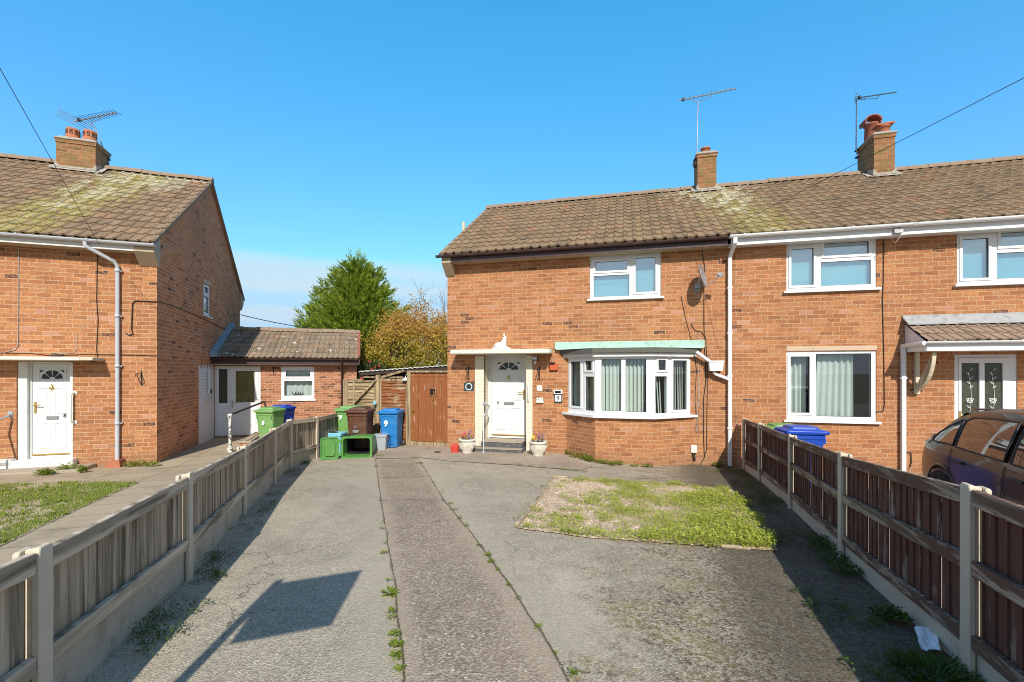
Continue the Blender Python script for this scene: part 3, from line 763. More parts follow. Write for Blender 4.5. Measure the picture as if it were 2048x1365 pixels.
def door(parent, loc, w, h, rotz=0.0, num=None, numx=.5, numz=.43, hinge_right=True, mat='door_white', style='panel', frame_w=.055):
    L = MB(); a, b = frame_w, w-frame_w; t = h-frame_w
    L.box(a+.004, b-.004, .02, .065, .055, t-.004)
    lw = b-a
    if style == 'panel':
        for cx in (.29, .71):
            for (z0, z1) in ((.10, .37), (.46, .74)):
                xa, xb = a+lw*(cx-.155), a+lw*(cx+.155); za, zb = h*z0, h*z1
                L.plate(xa, xb, za, zb, .009, .03, [(xa+.022, za+.022, xb-.022, zb-.022)])
                L.box(xa+.045, xb-.045, .013, .03, za+.045, zb-.045)
        xa, xb, za, zb = a+lw*.14, a+lw*.86, h*.805, h*.93
        L.plate(xa, xb, za, zb, .004, .03, [(xa+.03, za+.025, xb-.03, zb-.025)])
    o = L.build('door', mat, parent, loc, rotz, bevel=.003)
    fmb = MB(); fmb.plate(0, w, 0, h, 0, .08, [(a, .05, b, t)]); fmb.build('door_frame', 'upvc' if style != 'panel' else mat, o, bevel=.003)
    s = 1 if hinge_right else -1; hx = a+.055 if hinge_right else b-.055
    hm = 'brass' if style == 'panel' else 'chrome'
    if style in ('panel', 'lower'):
        k = MB(); k.box(hx-.016, hx+.016, .006, .02, h*.47, h*.585); k.tube([(hx, .01, h*.555), (hx, -.04, h*.555), (hx+s*.035, -.048, h*.555), (hx+s*.125, -.045, h*.552)], .010, 7); k.build('handle', hm, o)
    if style == 'panel':
        k = MB(); k.box(a+lw*.36, a+lw*.66, .004, .021, h*.40, h*.437); k.box(a+lw*.375, a+lw*.645, -.002, .006, h*.405, h*.432); k.build('letterbox', 'chrome', o, bevel=.002)
        k = MB(); c = (a+lw*.5, .012, h*.735)
        k.lathe((c[0], c[1], c[2]), [(.028, -.02), (.034, 0), (.02, .02)], 10); k.tube([(c[0], c[1]-.012, c[2]+.045), (c[0], c[1]-.02, c[2]+.07)], [.016, .008], 8)
        k.tube([(c[0]+.03*math.cos(q), c[1]-.03, c[2]-.012+.035*math.sin(q)) for q in [R(i*30) for i in range(-7, 2)]], .006, 6); k.build('knocker', 'brass', o)
        k = MB(); xa, xb, za, zb = a+lw*.14+.03, a+lw*.86-.03, h*.805+.025, h*.93-.025
        mid = (xa+xb)/2; rr = (xb-xa)/2*.86; hh = (zb-za)*.92
        for i in range(4):
            q0, q1 = R(180-i*45-4), R(180-(i+1)*45+4)
            pts = [(mid+.30*rr*math.cos(q), .0135, za+.012+.25*hh*math.sin(q)) for q in (q0, (q0+q1)/2, q1)]
            pts += [(mid+rr*math.cos(q), .0135, za+.012+hh*math.sin(q)) for q in [q1+(q0-q1)*j/6 for j in range(7)]]
            k.face(list(reversed(pts)))
        for sg in (-1, 1): k.face([(mid+sg*(xb-xa)/2*.97, .0135, zb-.004), (mid+sg*(xb-xa)/2*.62, .0135, zb-.004), (mid+sg*(xb-xa)/2*.97, .0135, zb-.055)][::sg])
        k.build('fanlight', 'dark_glass', o)
        k = MB(); k.box(a+.01, b-.01, -.018, .03, .058, .083); k.build('weather_bar', 'brass', o)
        if num: text_mesh('house_number', num, .105, 'black_mark', o, (a+lw*numx, .008, h*numz))
    return o


def gutter(name, parent, x0, x1, y, z, mat, r=.058, joints=1.3):
    mb = MB(); k = 8
    prof = [(y-r*math.sin(R(-90+180*i/k))*1.0, z-r*math.cos(R(-90+180*i/k))) for i in range(k+1)]
    prof = [(y+r*math.cos(R(180+180*i/k)), z+r*math.sin(R(180+180*i/k))) for i in range(k+1)]
    inn = [(y+(r-.006)*math.cos(R(360-180*i/k)), z+(r-.006)*math.sin(R(360-180*i/k))) for i in range(k+1)]
    poly = prof+inn
    mb.prismx(poly, x0, x1)
    x = x0+.25
    while x < x1:
        p2 = [(y+(r+.006)*math.cos(R(175+190*i/k)), z+.004+(r+.006)*math.sin(R(175+190*i/k))) for i in range(k+1)]
        mb.prismx(p2+[(y+r, z+.006), (y-r, z+.006)], x, x+.035); x += joints
    return mb.build(name, mat, parent)


def pot(mb, c, r, h, kind='plain'):
    if kind == 'louvre':
        mb.lathe(c, [(r*1.08, 0), (r*1.08, h*.35), (r*1.02, h*.38), (r*1.0, h*.40), (r*.98, h), (r*.9, h), (r*.9, h*.8)], 18, 0)
        for row in range(4):
            for k in range(9):
                a = 2*math.pi*k/9; m = Matrix.Translation(Vector(c)+Vector((0, 0, h*(.50+row*.10)))) @ Matrix.Rotation(a, 4, 'Z')
                mb.box(r*.9, r*1.012, -r*.22, r*.22, 0, h*.045, 1, m)
    else:
        mb.lathe(c, [(r*.95, 0), (r*.9, h*.8), (r*1.05, h*.82), (r*1.05, h), (r*.8, h), (r*.8, h*.7)], 18, 0)


def chimney(parent, x0, x1, y0, y1, zb, zt):
    mb = MB(); mb.box(x0, x1, y0, y1, zb-.9, zt-.16); mb.box(x0-.02, x1+.02, y0-.02, y1+.02, zt-.16, zt-.075)
    o = mb.build('chimney', 'brick_chimney', parent)
    c = MB(); c.box(x0-.045, x1+.045, y0-.045, y1+.045, zt-.075, zt-.03); c.box(x0+.02, x1-.02, y0+.02, y1-.02, zt-.03, zt+.02); c.build('cap', 'mortar_flaunch', o, bevel=.012)
    return o


def flashing(parent, x0, x1, y0, sl, zb, lap=.09):
    """dressed sheet round a chimney foot"""
    mb = MB(); d = .012
    z = lambda y: zb+sl*(y-y0)+.075
    mb.face([(x0-.10, y0-lap, z(y0-lap)), (x1+.10, y0-lap-.02, z(y0-lap-.02)), (x1+.11, y0-d, z(y0-d)), (x0-.10, y0-d, z(y0-d))])
    mb.face([(x0-.01, y0-d, z(y0)), (x1+.01, y0-d, z(y0)), (x1+.01, y0-d, z(y0)+.05), (x0-.01, y0-d, z(y0)+.05)])
    for xa, sg in ((x0, -1), (x1, 1)):
        mb.face([(xa+sg*d, y0-.02, z(y0)), (xa+sg*d, y0+.3, z(y0+.3)), (xa+sg*d, y0+.3, z(y0+.3)+.08), (xa+sg*d, y0-.02, z(y0)+.12)])
        mb.face([(xa+sg*.16, y0-.05, z(y0-.05)), (xa+sg*.14, y0+.3, z(y0+.3)), (xa, y0+.3, z(y0+.3)), (xa, y0-.05, z(y0-.05))][::sg])
        mb.face([(xa-sg*.10, y0-d-.004, z(y0)+.02), (xa+sg*.02, y0-d-.004, z(y0)+.16), (xa+sg*.03, y0-d-.004, z(y0)+.01)])
    return mb.build('flashing', 'mortar_flaunch', parent)


def aerial(name, base, knee, top, b0, b1, edir, label, elen=.2, n=13, reflector=None, group=None, mast_r=.014):
    r = empty(name, base, label=label, cat='aerial', group=group); B = Vector(base)
    m = MB(); m.tube([Vector(p)-B for p in (base, *knee, top)], mast_r, 8); m.build('mast', 'alu', r)
    b0, b1 = Vector(b0)-B, Vector(b1)-B; m = MB(); m.bar(b0, b1, .026, .026); m.build('boom', 'alu', r)
    e = MB(); ed = Vector(edir).normalized()
    for i in range(n):
        t = .12+.87*i/(n-1); p = b0.lerp(b1, t); l = elen*(1-.35*t)
        e.tube([p-ed*l/2, p+ed*l/2], .0075, 5)
    e.build('director_rods', 'black_metal', r)
    d = (b1-b0).normalized(); up = d.cross(ed).normalized()
    if up.z < 0: up = -up
    if reflector:
        q = MB(); p = b0+d*.03
        for k in (-1.5, -.5, .5, 1.5):
            c = p+up*k*.075-d*abs(k)*.015; q.tube([c-ed*reflector/2, c+ed*reflector/2], .008, 5)
        q.tube([p-up*.12-d*.02, p+up*.12-d*.02], .006, 5); q.build('reflector', 'alu', r)
    q = MB(); p = b0+d*.14; q.box(p.x-.03, p.x+.03, p.y-.03, p.y+.03, p.z-.03, p.z+.05); q.build('dipole_box', 'black_plastic', r, bevel=.006)
    T0 = Vector(top)-B; q = MB(); pa, pb = b0.lerp(b1, .22), b0.lerp(b1, .62)
    q.tube([pa, pa-Vector((0, 0, .07))+d*.05, T0, pb-Vector((0, 0, .09))-d*.08, pb], .008, 6); q.build('bracket', 'alu', r)
    q = MB(); q.box(-.05, .05, -.05, .05, .02, .06); q.box(-.06, .06, -.05, .05, .2, .24); q.build('wall_clamp', 'black_metal', r)
    return r


# ================================================================== HOUSE 9 (middle)
def L9(px, py, y=0.0): x, z = F9.at(px, py, y); return Vector((x, y, z))
def L8(px, py, y=0.0): x, z = F8.at(px, py, y); return Vector((x, y, z))


XB = 6.34                                         # party line at the white downpipe
h9 = empty('semi_detached_house', (F9.P[0], F9.P[1], 0), F9.ang, label='orange brick house with white door, canted bay window and brown gutter, in the middle', cat='house')
h10 = empty('semi_detached_house', (F9.P[0], F9.P[1], 0), F9.ang, label='right-hand brick house with white gutter and tiled porch behind the parked car', cat='house')
SOF = 4.49; EAVE = (-.36, 4.66); RIDGE = (3.5, 7.10); DEP = 7.0
SL9 = (RIDGE[1]-EAVE[1])/(RIDGE[0]-EAVE[0])


def shell(x0, x1, holes, mat, left, right, parent, dep=DEP, sof=SOF, ry=3.5, rz=7.05, reveal=.12):
    w2 = MB(); w2.plate(x0, x1, -.6, sof+.02, 0, reveal, holes, sides=False)
    w2.face([(x1, dep, -.6), (x0, dep, -.6), (x0, dep, sof), (x1, dep, sof)])
    if left: w2.face([(x0, 0, -.6), (x0, 0, sof+.38), (x0, ry, rz-.01), (x0, dep, sof+.38), (x0, dep, -.6)])
    if right: w2.face([(x1, 0, -.6), (x1, dep, -.6), (x1, dep, sof+.38), (x1, ry, rz-.01), (x1, 0, sof+.38)])
    o = w2.build('wall', mat, parent)
    f = MB()
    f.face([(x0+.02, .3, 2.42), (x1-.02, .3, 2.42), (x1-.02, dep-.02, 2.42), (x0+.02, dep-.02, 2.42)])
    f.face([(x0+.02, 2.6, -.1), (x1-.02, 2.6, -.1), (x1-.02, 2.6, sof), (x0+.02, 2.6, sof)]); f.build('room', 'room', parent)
    return o


up9 = (L9(1180, 595).x, 3.515, L9(1322, 595).x, SOF-.005)
rec = (L9(968, 800).x, -.2, L9(1052.5, 800).x, 2.27)
shell(0, XB, [up9, rec, (2.98, .95, 5.60, 2.20)], 'brick', True, True, h9)
rb = MB(); rb.face([(rec[0]-.02, .44, -.2), (rec[2]+.02, .44, -.2), (rec[2]+.02, .44, 2.3), (rec[0]-.02, .44, 2.3)])
rb.face([(rec[0], 0, -.2), (rec[0], 0, 2.27), (rec[0], .44, 2.27), (rec[0], .44, -.2)]); rb.face([(rec[2], 0, 2.27), (rec[2], 0, -.2), (rec[2], .44, -.2), (rec[2], .44, 2.27)])
rb.face([(rec[0], 0, 2.268), (rec[2], 0, 2.268), (rec[2], .44, 2.268), (rec[0], .44, 2.268)])
xs0, xs1 = L9(950.5, 800).x, L9(1065, 800).x
rb.box(xs0, rec[0], -.012, .004, -.1, 2.24); rb.box(rec[2], xs1, -.012, .004, -.1, 2.24)
rb.build('painted_surround', 'cream_brick', h9)

r9 = MB(); tile_roof(r9, -.06, XB, EAVE, RIDGE, .205, 13, seed=5)
roof9 = r9.build('roof', 'tile_main', h9)
rr = MB(); rr.face([(XB, RIDGE[0], RIDGE[1]), (-.06, RIDGE[0], RIDGE[1]), (-.06, DEP+.36, EAVE[1]), (XB, DEP+.36, EAVE[1])])
rr.face([(-.05, EAVE[0]+.06, EAVE[1]-.03), (XB, EAVE[0]+.06, EAVE[1]-.03), (XB, RIDGE[0], RIDGE[1]-.04), (-.05, RIDGE[0], RIDGE[1]-.04)]); rr.build('roof_underlay', 'dark_timber', roof9)
CH1 = (L9(1395, 305, 3.1).x, L9(1433, 305, 3.1).x); CH2 = (L9(1748, 265, 3.0).x, L9(1790, 265, 3.0).x)
rt = MB(); ridge_tiles(rt, -.07, XB, RIDGE[0], RIDGE[1]+.09, skip=(CH1[0]-.02, 99)); rt.build('ridge', 'ridge_tile', roof9)
vg = MB(); vg.face([(-.075, EAVE[0], EAVE[1]-.05), (-.075, EAVE[0], EAVE[1]+.03), (-.075, RIDGE[0], RIDGE[1]+.03), (-.075, RIDGE[0], RIDGE[1]-.06)])
vg.face([(-.075, EAVE[0], EAVE[1]+.028), (.02, EAVE[0], EAVE[1]+.028), (.02, RIDGE[0], RIDGE[1]+.028), (-.075, RIDGE[0], RIDGE[1]+.028)]); vg.build('verge', 'ridge_tile', roof9)
fb = MB(); fb.box(.20, XB-.04, -.29, -.265, SOF-.02, 4.64); fb.build('fascia', 'brown_plastic', h9)
sf = MB(); sf.box(.20, XB, -.262, .0, SOF-.012, SOF+.01); sf.build('soffit', 'soffit', h9)
gb = MB(); gb.prismx([(-.30, SOF-.02), (-.30, 4.63), (-.02, 4.82), (-.0, 4.82), (-.0, SOF-.30), (-.05, SOF-.27)], -.03, .20); gb.build('eaves_box', 'soffit', h9, bevel=.004)
gutter('gutter', h9, -.14, XB-.03, -.362, 4.635, 'brown_plastic', .055)

ch = chimney(h9, *CH1, 3.1, 3.75, EAVE[1]+SL9*(3.1-EAVE[0]), L9(1413, 303, 3.1).z)
p = MB(); pot(p, ((CH1[0]+CH1[1])/2, 3.35, L9(1413, 303, 3.1).z), .13, .19); p.build('chimney_pot', ['terracotta', 'dark_slot'], ch)
flashing(ch, *CH1, 3.1, SL9, EAVE[1]+SL9*(3.1-EAVE[0]))
# upstairs window
B = (245, 125, 632, 372); G = [(275, 158, 452, 212, 1), (265, 238, 463, 360, 0), (497, 148, 603, 342, 1)]
window(h9, (up9[0], .03, up9[1]), up9[2]-up9[0], up9[3]-up9[1], fr(B, G), glass='glass_sky', sill_proj=.10, blind=('sky_tint_blind', 'sky_tint_blind', 'sky_tint_blind'))  # blinds behind all three panes stand in for the sky they reflect
# front door in its recess
dx0, dx1 = L9(978.5, 800, .35).x, L9(1056, 800, .35).x
door(h9, (dx0, .36, .235), dx1-dx0, 2.03, num='9', numx=.19, numz=.42, hinge_right=False)
hd = MB(); hd.box(rec[0]+.003, rec[2]-.003, .33, .42, 2.262, 2.266); hd.box(rec[0]+.003, dx0-.003, .345, .42, .2, 2.26); hd.build('door_reveal_board', 'door_white', h9)
st = MB(); st.box(xs0-.02, rec[2]-.02, -.42, .44, -.2, .075); st.box(rec[0]-.02, rec[2]-.06, -.20, .36, .06, .205); st.build('front_step', 'stucco_step', h9, bevel=.012)
tr = MB(); tr.box(rec[0]+.0, rec[2]-.06, -.21, .352, .206, .222); tr.box(xs0+.02, rec[2]-.03, -.425, -.2, .078, .088); tr.build('step_tread', 'step_conc', h9)
can = MB(); ca, cb = L9(919, 714).x-.06, L9(1104, 711).x+.16; can.box(ca, cb-.14, -.47, .0, 2.275, 2.375)
can.build('door_canopy', 'canopy_conc', h9, bevel=.012)
# canted bay
BP = .62; bx = (2.93, L9(1190, 800, -BP).x, L9(1305, 800, -BP).x, 5.66)
cor = [(bx[0], 0), (bx[1], -BP), (bx[2], -BP), (bx[3], 0)]
bw = MB()
for (a, b) in zip(cor, cor[1:]): bw.face([(a[0], a[1], -.6), (b[0], b[1], -.6), (b[0], b[1], .90), (a[0], a[1], .90)])
bay = bw.build('bay_wall', 'brick', h9)
facets = [((240, 275, 590, 960), [(285, 325, 410, 875, 1), (470, 320, 545, 432, 1), (465, 508, 565, 915, 0)]),
          ((590, 265, 1290, 985), [(670, 292, 915, 930, 0), (967, 292, 1217, 937, 0)]),
          ((1290, 280, 1755, 965), [(1362, 318, 1450, 435, 1), (1332, 508, 1462, 935, 0), (1532, 322, 1695, 902, 1)])]
BZ0, BZ1 = .935, 2.18
for k, ((a, b), (bb, gg)) in enumerate(zip(zip(cor, cor[1:]), facets)):
    ang = math.atan2(b[1]-a[1], b[0]-a[0]); w = math.hypot(b[0]-a[0], b[1]-a[1])
    n_in = Vector((-math.sin(ang), math.cos(ang)))*.03
    wo = window(h9, (a[0]+n_in.x, a[1]+n_in.y, BZ0), w, BZ1-BZ0, fr(bb, gg), rotz=ang, sill=False, label=('left canted bay window', 'front bay window with vertical blinds', 'right canted bay window')[k])
    if k == 1:
        for (u0, v0, u1, v1, _) in fr(bb, gg):
            x = u0*w-.01; i = 0; rnd = random.Random(int(u0*100))
            while x < u1*w-.03:
                s = MB(); ang2 = R(38+rnd.uniform(-7, 7)); c0 = Vector((x+.045, .16, 0)); dv = Vector((math.cos(ang2), math.sin(ang2), 0))*.045; sway = rnd.uniform(-.012, .012)
                s.face([c0-dv+Vector((0, 0, v0*(BZ1-BZ0)-.02)), c0+dv+Vector((sway, 0, v0*(BZ1-BZ0)-.02)), c0+dv+Vector((0, 0, 1.24)), c0-dv+Vector((0, 0, 1.24))])
                s.build('blind_slat', 'blind', wo); x += .082
    elif k == 0:
        for j in range(11):
            x = w*.08+j*w*.080
            s = MB(); s.face([(x, .14, .02), (x+.040, .155, .02), (x+.040, .155, 1.2), (x, .14, 1.2)]); s.build('blind_slat', 'beige_blind' if j % 3 else 'blind', wo)
        curtain(wo, w*.05, w*.45, .55, 1.25, .24, 'red_curtain', 3, seed=4)
    else:
        for j, (xx, lean) in enumerate(((.14, .05), (.20, .07), (.27, .05), (.56, -.02), (.62, -.02), (.68, .0), (.74, .02), (.80, .01), (.86, 0))):
            s = MB(); s.face([(xx*w+lean, .14, .02), (xx*w+.06+lean, .17, .02), (xx*w+.045, .17, 1.05 if j < 3 else 1.2), (xx*w, .14, 1.05 if j < 3 else 1.2)]); s.build('blind_slat', 'blind', wo)


def bay_ring(name, z0, z1, out, mat, parent, depth=None, bevel=.004):
    """closed slab following the bay plan, pushed outwards"""
    o = out; pts = []
    (ax, ay), (bx_, by_), (cx_, cy_), (dx_, dy_) = cor
    pts = [(ax-o*1.25, .0), (bx_-o*.42, by_-o), (cx_+o*.42, cy_-o), (dx_+o*1.25, .0)]
    mb = MB(); top = [(x, y, z1) for x, y in pts]; bot = [(x, y, z0) for x, y in pts]
    mb.face(top); mb.face(list(reversed(bot)))
    for i in range(4): j = (i+1) % 4; mb.face([bot[i], bot[j], top[j], top[i]])
    return mb.build(name, mat, parent, bevel=bevel)


bay_ring('bay_sill', .885, .935, .085, 'upvc', bay)
bay_ring('bay_fascia', 2.181, 2.262, .06, 'upvc_dirty', bay)
bay_ring('bay_roof_edge', 2.264, 2.362, .12, 'grey_felt', bay)
gf = MB(); gx0, gx1 = L9(1110, 690).x, L9(1409, 690).x
gf.face([(gx0+.04, -.10, 2.366), (gx1-.04, -.10, 2.366), (gx1, -.022, 2.41), (gx0, -.022, 2.41)])
gf.face([(gx0+.10, -.099, 2.366), (bx[1]-.04, -BP-.11, 2.364), (bx[2]+.04, -BP-.11, 2.364), (gx1-.15, -.099, 2.366)])
gf.box(gx0, gx1, -.022, .004, 2.385, 2.545); gf.build('bay_flashing', 'green_copper', bay)
# downpipe, hopper and side outlet on the party line
dp = MB(); xx = L9(1458, 700).x
dp.box(xx-.036, xx+.036, -.11, -.045, -.12, 4.30); dp.bar((xx, -.075, 4.27), (xx+.04, -.36, 4.50), .07, .07, up=(1, 0, 0)); dp.box(xx+.0, xx+.08, -.40, -.33, 4.47, 4.60)
for z in (.65, 1.75, 2.65, 3.6): dp.box(xx-.05, xx+.05, -.118, -.03, z, z+.045)
dp.build('downpipe', 'upvc', h9, bevel=.005)
hp = MB(); h0 = L9(1417, 722, -.12); h1 = L9(1446, 742, -.12)
hp.prism([(h0.x, h0.z), (h0.x+.015, h1.z), (h1.x-.015, h1.z), (h1.x, h0.z)], -.2, -.03); hp.box(h0.x-.015, h1.x+.015, -.215, -.02, h0.z-.03, h0.z)
hp.bar((h0.x+.12, -.1, h1.z+.02), (h0.x+.12, -.1, h1.z-.07), .06, .06, up=(1, 0, 0)); hp.bar((h0.x+.12, -.1, h1.z-.06), (xx+.01, -.08, h1.z-.19), .06, .06)
hp.bar((bx[3]+.05, -.16, 2.285), (h0.x+.03, -.11, h0.z-.02), .07, .06); hp.build('rainwater_hopper', 'upvc', h9, bevel=.006)
# soil vent pipe behind the eave
sv = MB(); q = pt(927, 470, 15.4); q2 = pt(931, 445, 15.4); li = Matrix.Rotation(-F9.ang, 3, 'Z')
a = li @ (q-Vector((F9.P[0], F9.P[1], 0))); b = li @ (q2-Vector((F9.P[0], F9.P[1], 0)))
sv.tube([(a.x, a.y, 0), (a.x, a.y, b.z)], .055, 12); sv.build('vent_pipe', 'cream', h9)

# ================================================================== HOUSE 10 (right)
X10 = 15.0
w1 = (L9(1573, 580).x, 3.52, L9(1753, 580).x, SOF-.005); w2 = (L9(1914, 570).x, 3.52, L9(1914, 570).x+1.6, SOF-.005)
w3 = (L9(1573, 800).x, .875, L9(1753, 800).x, 2.275); d10 = (L9(1909, 800).x, -.1, L9(2035, 800).x, 2.185)
shell(XB+.002, X10, [w1, w2, w3, d10], 'brick_ten', True, True, h10, reveal=.07)
rx = MB(); tile_roof(rx, XB, X10, EAVE, RIDGE, .205, 13, seed=9); roof10 = rx.build('roof', 'tile_main', h10)
rr = MB(); rr.face([(X10, RIDGE[0], RIDGE[1]), (XB, RIDGE[0], RIDGE[1]), (XB, DEP+.36, EAVE[1]), (X10, DEP+.36, EAVE[1])])
rr.face([(XB, EAVE[0]+.06, EAVE[1]-.03), (X10, EAVE[0]+.06, EAVE[1]-.03), (X10, RIDGE[0], RIDGE[1]-.04), (XB, RIDGE[0], RIDGE[1]-.04)]); rr.build('roof_underlay', 'dark_timber', roof10)
rt = MB(); ridge_tiles(rt, CH1[1]+.02, CH2[0]-.02, RIDGE[0], RIDGE[1]+.09, seed=8); rt.build('ridge', 'ridge_tile', roof10); rt = MB(); ridge_tiles(rt, CH2[1]+.02, X10, RIDGE[0], RIDGE[1]+.09, seed=18); rt.build('ridge', 'ridge_tile', roof10)
fb = MB(); fb.box(XB+.02, X10, -.30, -.265, SOF-.03, 4.64); fb.build('fascia', 'upvc', h10)
sf = MB()
x = XB
while x < X10: sf.box(x+.002, min(x+.15, X10), -.263, 0, SOF-.014, SOF+.01); x += .152
sf.build('soffit', 'upvc', h10)
gutter('gutter', h10, XB-.02, X10, -.372, 4.645, 'upvc', .06, 1.9)
ch2 = chimney(h10, *CH2, 3.0, 3.85, EAVE[1]+SL9*(3.0-EAVE[0]), L9(1770, 263, 3.0).z); zt = L9(1770, 263, 3.0).z
p = MB(); cx2 = (CH2[0]+CH2[1])/2; pot(p, (cx2+.06, 3.2, zt), .15, .20); p.prism([(cx2-.14, zt+.205), (cx2-.13, zt+.245), (cx2+.26, zt+.27), (cx2+.26, zt+.225)], 3.06, 3.34); p.build('chimney_pot', ['terracotta', 'dark_slot'], ch2)
p = MB(); c = (cx2-.02, 3.62, zt); p.lathe(c, [(.15, 0), (.135, .44), (.17, .46), (.17, .50), (.12, .52)], 18)
hood = [(cx2-.02+.20*math.cos(R(a)), zt+.54+.16*math.sin(R(a))) for a in range(0, 181, 15)]; hood2 = [(cx2-.02+.17*math.cos(R(a)), zt+.54+.13*math.sin(R(a))) for a in range(180, -1, -15)]
p.prism(hood+hood2, 3.46, 3.80); p.box(cx2-.21, cx2-.18, 3.48, 3.78, zt+.48, zt+.56); p.box(cx2+.14, cx2+.17, 3.48, 3.78, zt+.48, zt+.56); p.build('hooded_chimney_pot', ['terracotta_dark', 'dark_slot'], ch2)
flashing(ch2, *CH2, 3.0, SL9, EAVE[1]+SL9*(3.0-EAVE[0]))
B10 = (325, 110, 762, 345); G10 = [(350, 135, 462, 318, 1), (512, 116, 728, 178, 1), (498, 207, 738, 325, 0)]
for ww in (w1, w2): window(h10, (ww[0], .02, ww[1]), ww[2]-ww[0], ww[3]-ww[1], fr(B10, G10), glass='glass_sky', sill_proj=.09, blind=('sky_tint_blind', 'sky_tint_blind', 'sky_tint_blind'))
B3 = (325, 662, 762, 978); G3 = [(346, 685, 442, 945, 1), (474, 673, 740, 960, 0)]
wd = window(h10, (w3[0], .02, w3[1]), w3[2]-w3[0], w3[3]-w3[1], fr(B3, G3), sill_proj=.09)
W3 = w3[2]-w3[0]; curtain(wd, W3*.03, W3*.27, .0, 1.33, .2, waves=4, seed=2); curtain(wd, W3*.40, W3*.80, .0, 1.36, .2, waves=6, seed=5, pinch=-.07)
lt = MB(); lt.box(w3[0]-.005, w3[2]+.005, -.012, .06, w3[3]+.012, w3[3]+.105); lt.build('window_lintel', 'sill_stone', h10, bevel=.003)
dd = MB(); DW = d10[2]-d10[0]; DH = d10[3]-d10[1]
gp = [(.12*DW, .50*DH, .41*DW, .93*DH), (.49*DW, .50*DH, .78*DW, .93*DH)]
dd.plate(.0, DW, 0, DH, 0, .06, [(.065, .06, .885*DW, DH-.055)]); dd.plate(.07, .88*DW, .065, DH-.06, -.012, .045, gp)
for (a, b) in ((.14, .41), (.49, .76)): dd.plate(a*DW, b*DW, .10*DH, .40*DH, -.020, -.005, [(a*DW+.03, .1*DH+.03, b*DW-.03, .4*DH-.03)])
do = dd.build('door', 'upvc', h10, (d10[0], .02, d10[1]))
for g in gp:
    q = MB(); q.face([(g[0]-.002, .02, g[1]-.002), (g[2]+.002, .02, g[1]-.002), (g[2]+.002, .02, g[3]+.002), (g[0]-.002, .02, g[3]+.002)]); q.build('pane', 'obscure', do)
    cx_, zb = (g[0]+g[2])/2, g[1]+.03; fl = MB()
    fl.tube([(cx_+.025*math.sin(t*4), .012, zb+t*(g[3]-g[1])*.80) for t in [i/14 for i in range(15)]], .0035, 5)
    zf = zb+(g[3]-g[1])*.25
    for (r_, ox, oz) in ((.042, 0, 0), (.020, 0, .004), (.024, -.035, .015), (.024, .035, .015), (.022, -.02, -.03), (.022, .02, -.03)):
        fl.tube([(cx_+ox+r_*math.cos(R(a)), .010, zf+oz+r_*math.sin(R(a))) for a in range(0, 361, 40)], .0042, 5, caps=False)
    for k in range(6):
        zz = zb+(g[3]-g[1])*(.10 if k < 1 else .40+.085*k); sg = 1 if k % 2 else -1
        fl.tube([(cx_, .011, zz), (cx_+sg*.03, .011, zz+.045), (cx_+sg*.055, .011, zz+.05), (cx_+sg*.035, .011, zz+.015), (cx_, .011, zz)], .0035, 5, caps=False)
    fl.build('etched_flower', 'white_mark', do)
q = MB(); q.box(.26*DW, .62*DW, -.026, -.01, .452*DH, .485*DH); q.build('letterbox', 'brass', do, bevel=.003)
q = MB(); q.box(.075, .105, -.026, -.01, .40*DH, .53*DH); q.tube([(.09, -.02, .475*DH), (.09, -.06, .475*DH), (.19, -.06, .472*DH)], .010, 7); q.build('handle', 'brass', do)
# tiled porch
PX0, PX1, PD, PZ = 9.52, 12.9, .66, 2.42
pm = MB(); tile_roof(pm, PX0, PX1, (-PD-.06, PZ), (-.02, 2.80), .30, 3, roll=.022, step=.026, prof='dbl', seed=4)
po = pm.build('porch_roof', 'tile_porch', h10)
q = MB(); q.prismx([(-.008, 2.96), (-.008, 2.90), (-.20, 2.755), (-.22, 2.755), (-.22, 2.775), (-.03, 2.92), (-.03, 2.96)], PX0-.03, PX1); q.build('lead_flashing', 'lead', po)
q = MB(); q.prismx([(0, 2.30), (-PD+.02, 2.30), (-PD+.02, 2.395), (0, 2.775)], PX0+.02, PX0+.045)
q.box(PX0+.02, PX1, -PD-.004, -PD+.018, 2.235, 2.40); q.box(PX0+.006, PX0+.022, -PD+.02, 0, 2.235, 2.39); q.box(PX0+.05, PX1, -PD+.02, 0, 2.24, 2.25); q.build('porch_fascia', 'upvc', po)
gutter('porch_gutter', po, PX0-.02, PX1, -PD-.055, 2.405, 'upvc', .045, 1.1)
q = MB(); q.tube([(PX0-.035, -PD-.05, 2.375), (PX0-.035, -.03, 2.36)], .042, 8); q.build('gutter_return', 'upvc', po)
q = MB(); q.box(PX0-.075, PX0-.005, -.10, -.035, -.2, 2.36); q.box(PX0-.09, PX0+.01, -.105, -.03, 1.72, 1.755); q.build('porch_downpipe', 'upvc', po, bevel=.005)
q = MB(); bx0 = L9(1833, 740, -.03).x
q.box(bx0-.035, bx0+.035, -.075, -.005, 1.43, 2.235)
arc = [(-.06-.5*math.sin(R(a)), 1.55+.66*(1-math.cos(R(a)))) for a in range(0, 91, 10)]
q.prismx(arc+[(y+.055, z-.06) if i < len(arc)-1 else (y+.0, z-.08) for i, (y, z) in reversed(list(enumerate(arc)))], bx0-.03, bx0+.03)
q.build('porch_bracket', 'cream', po, bevel=.005)

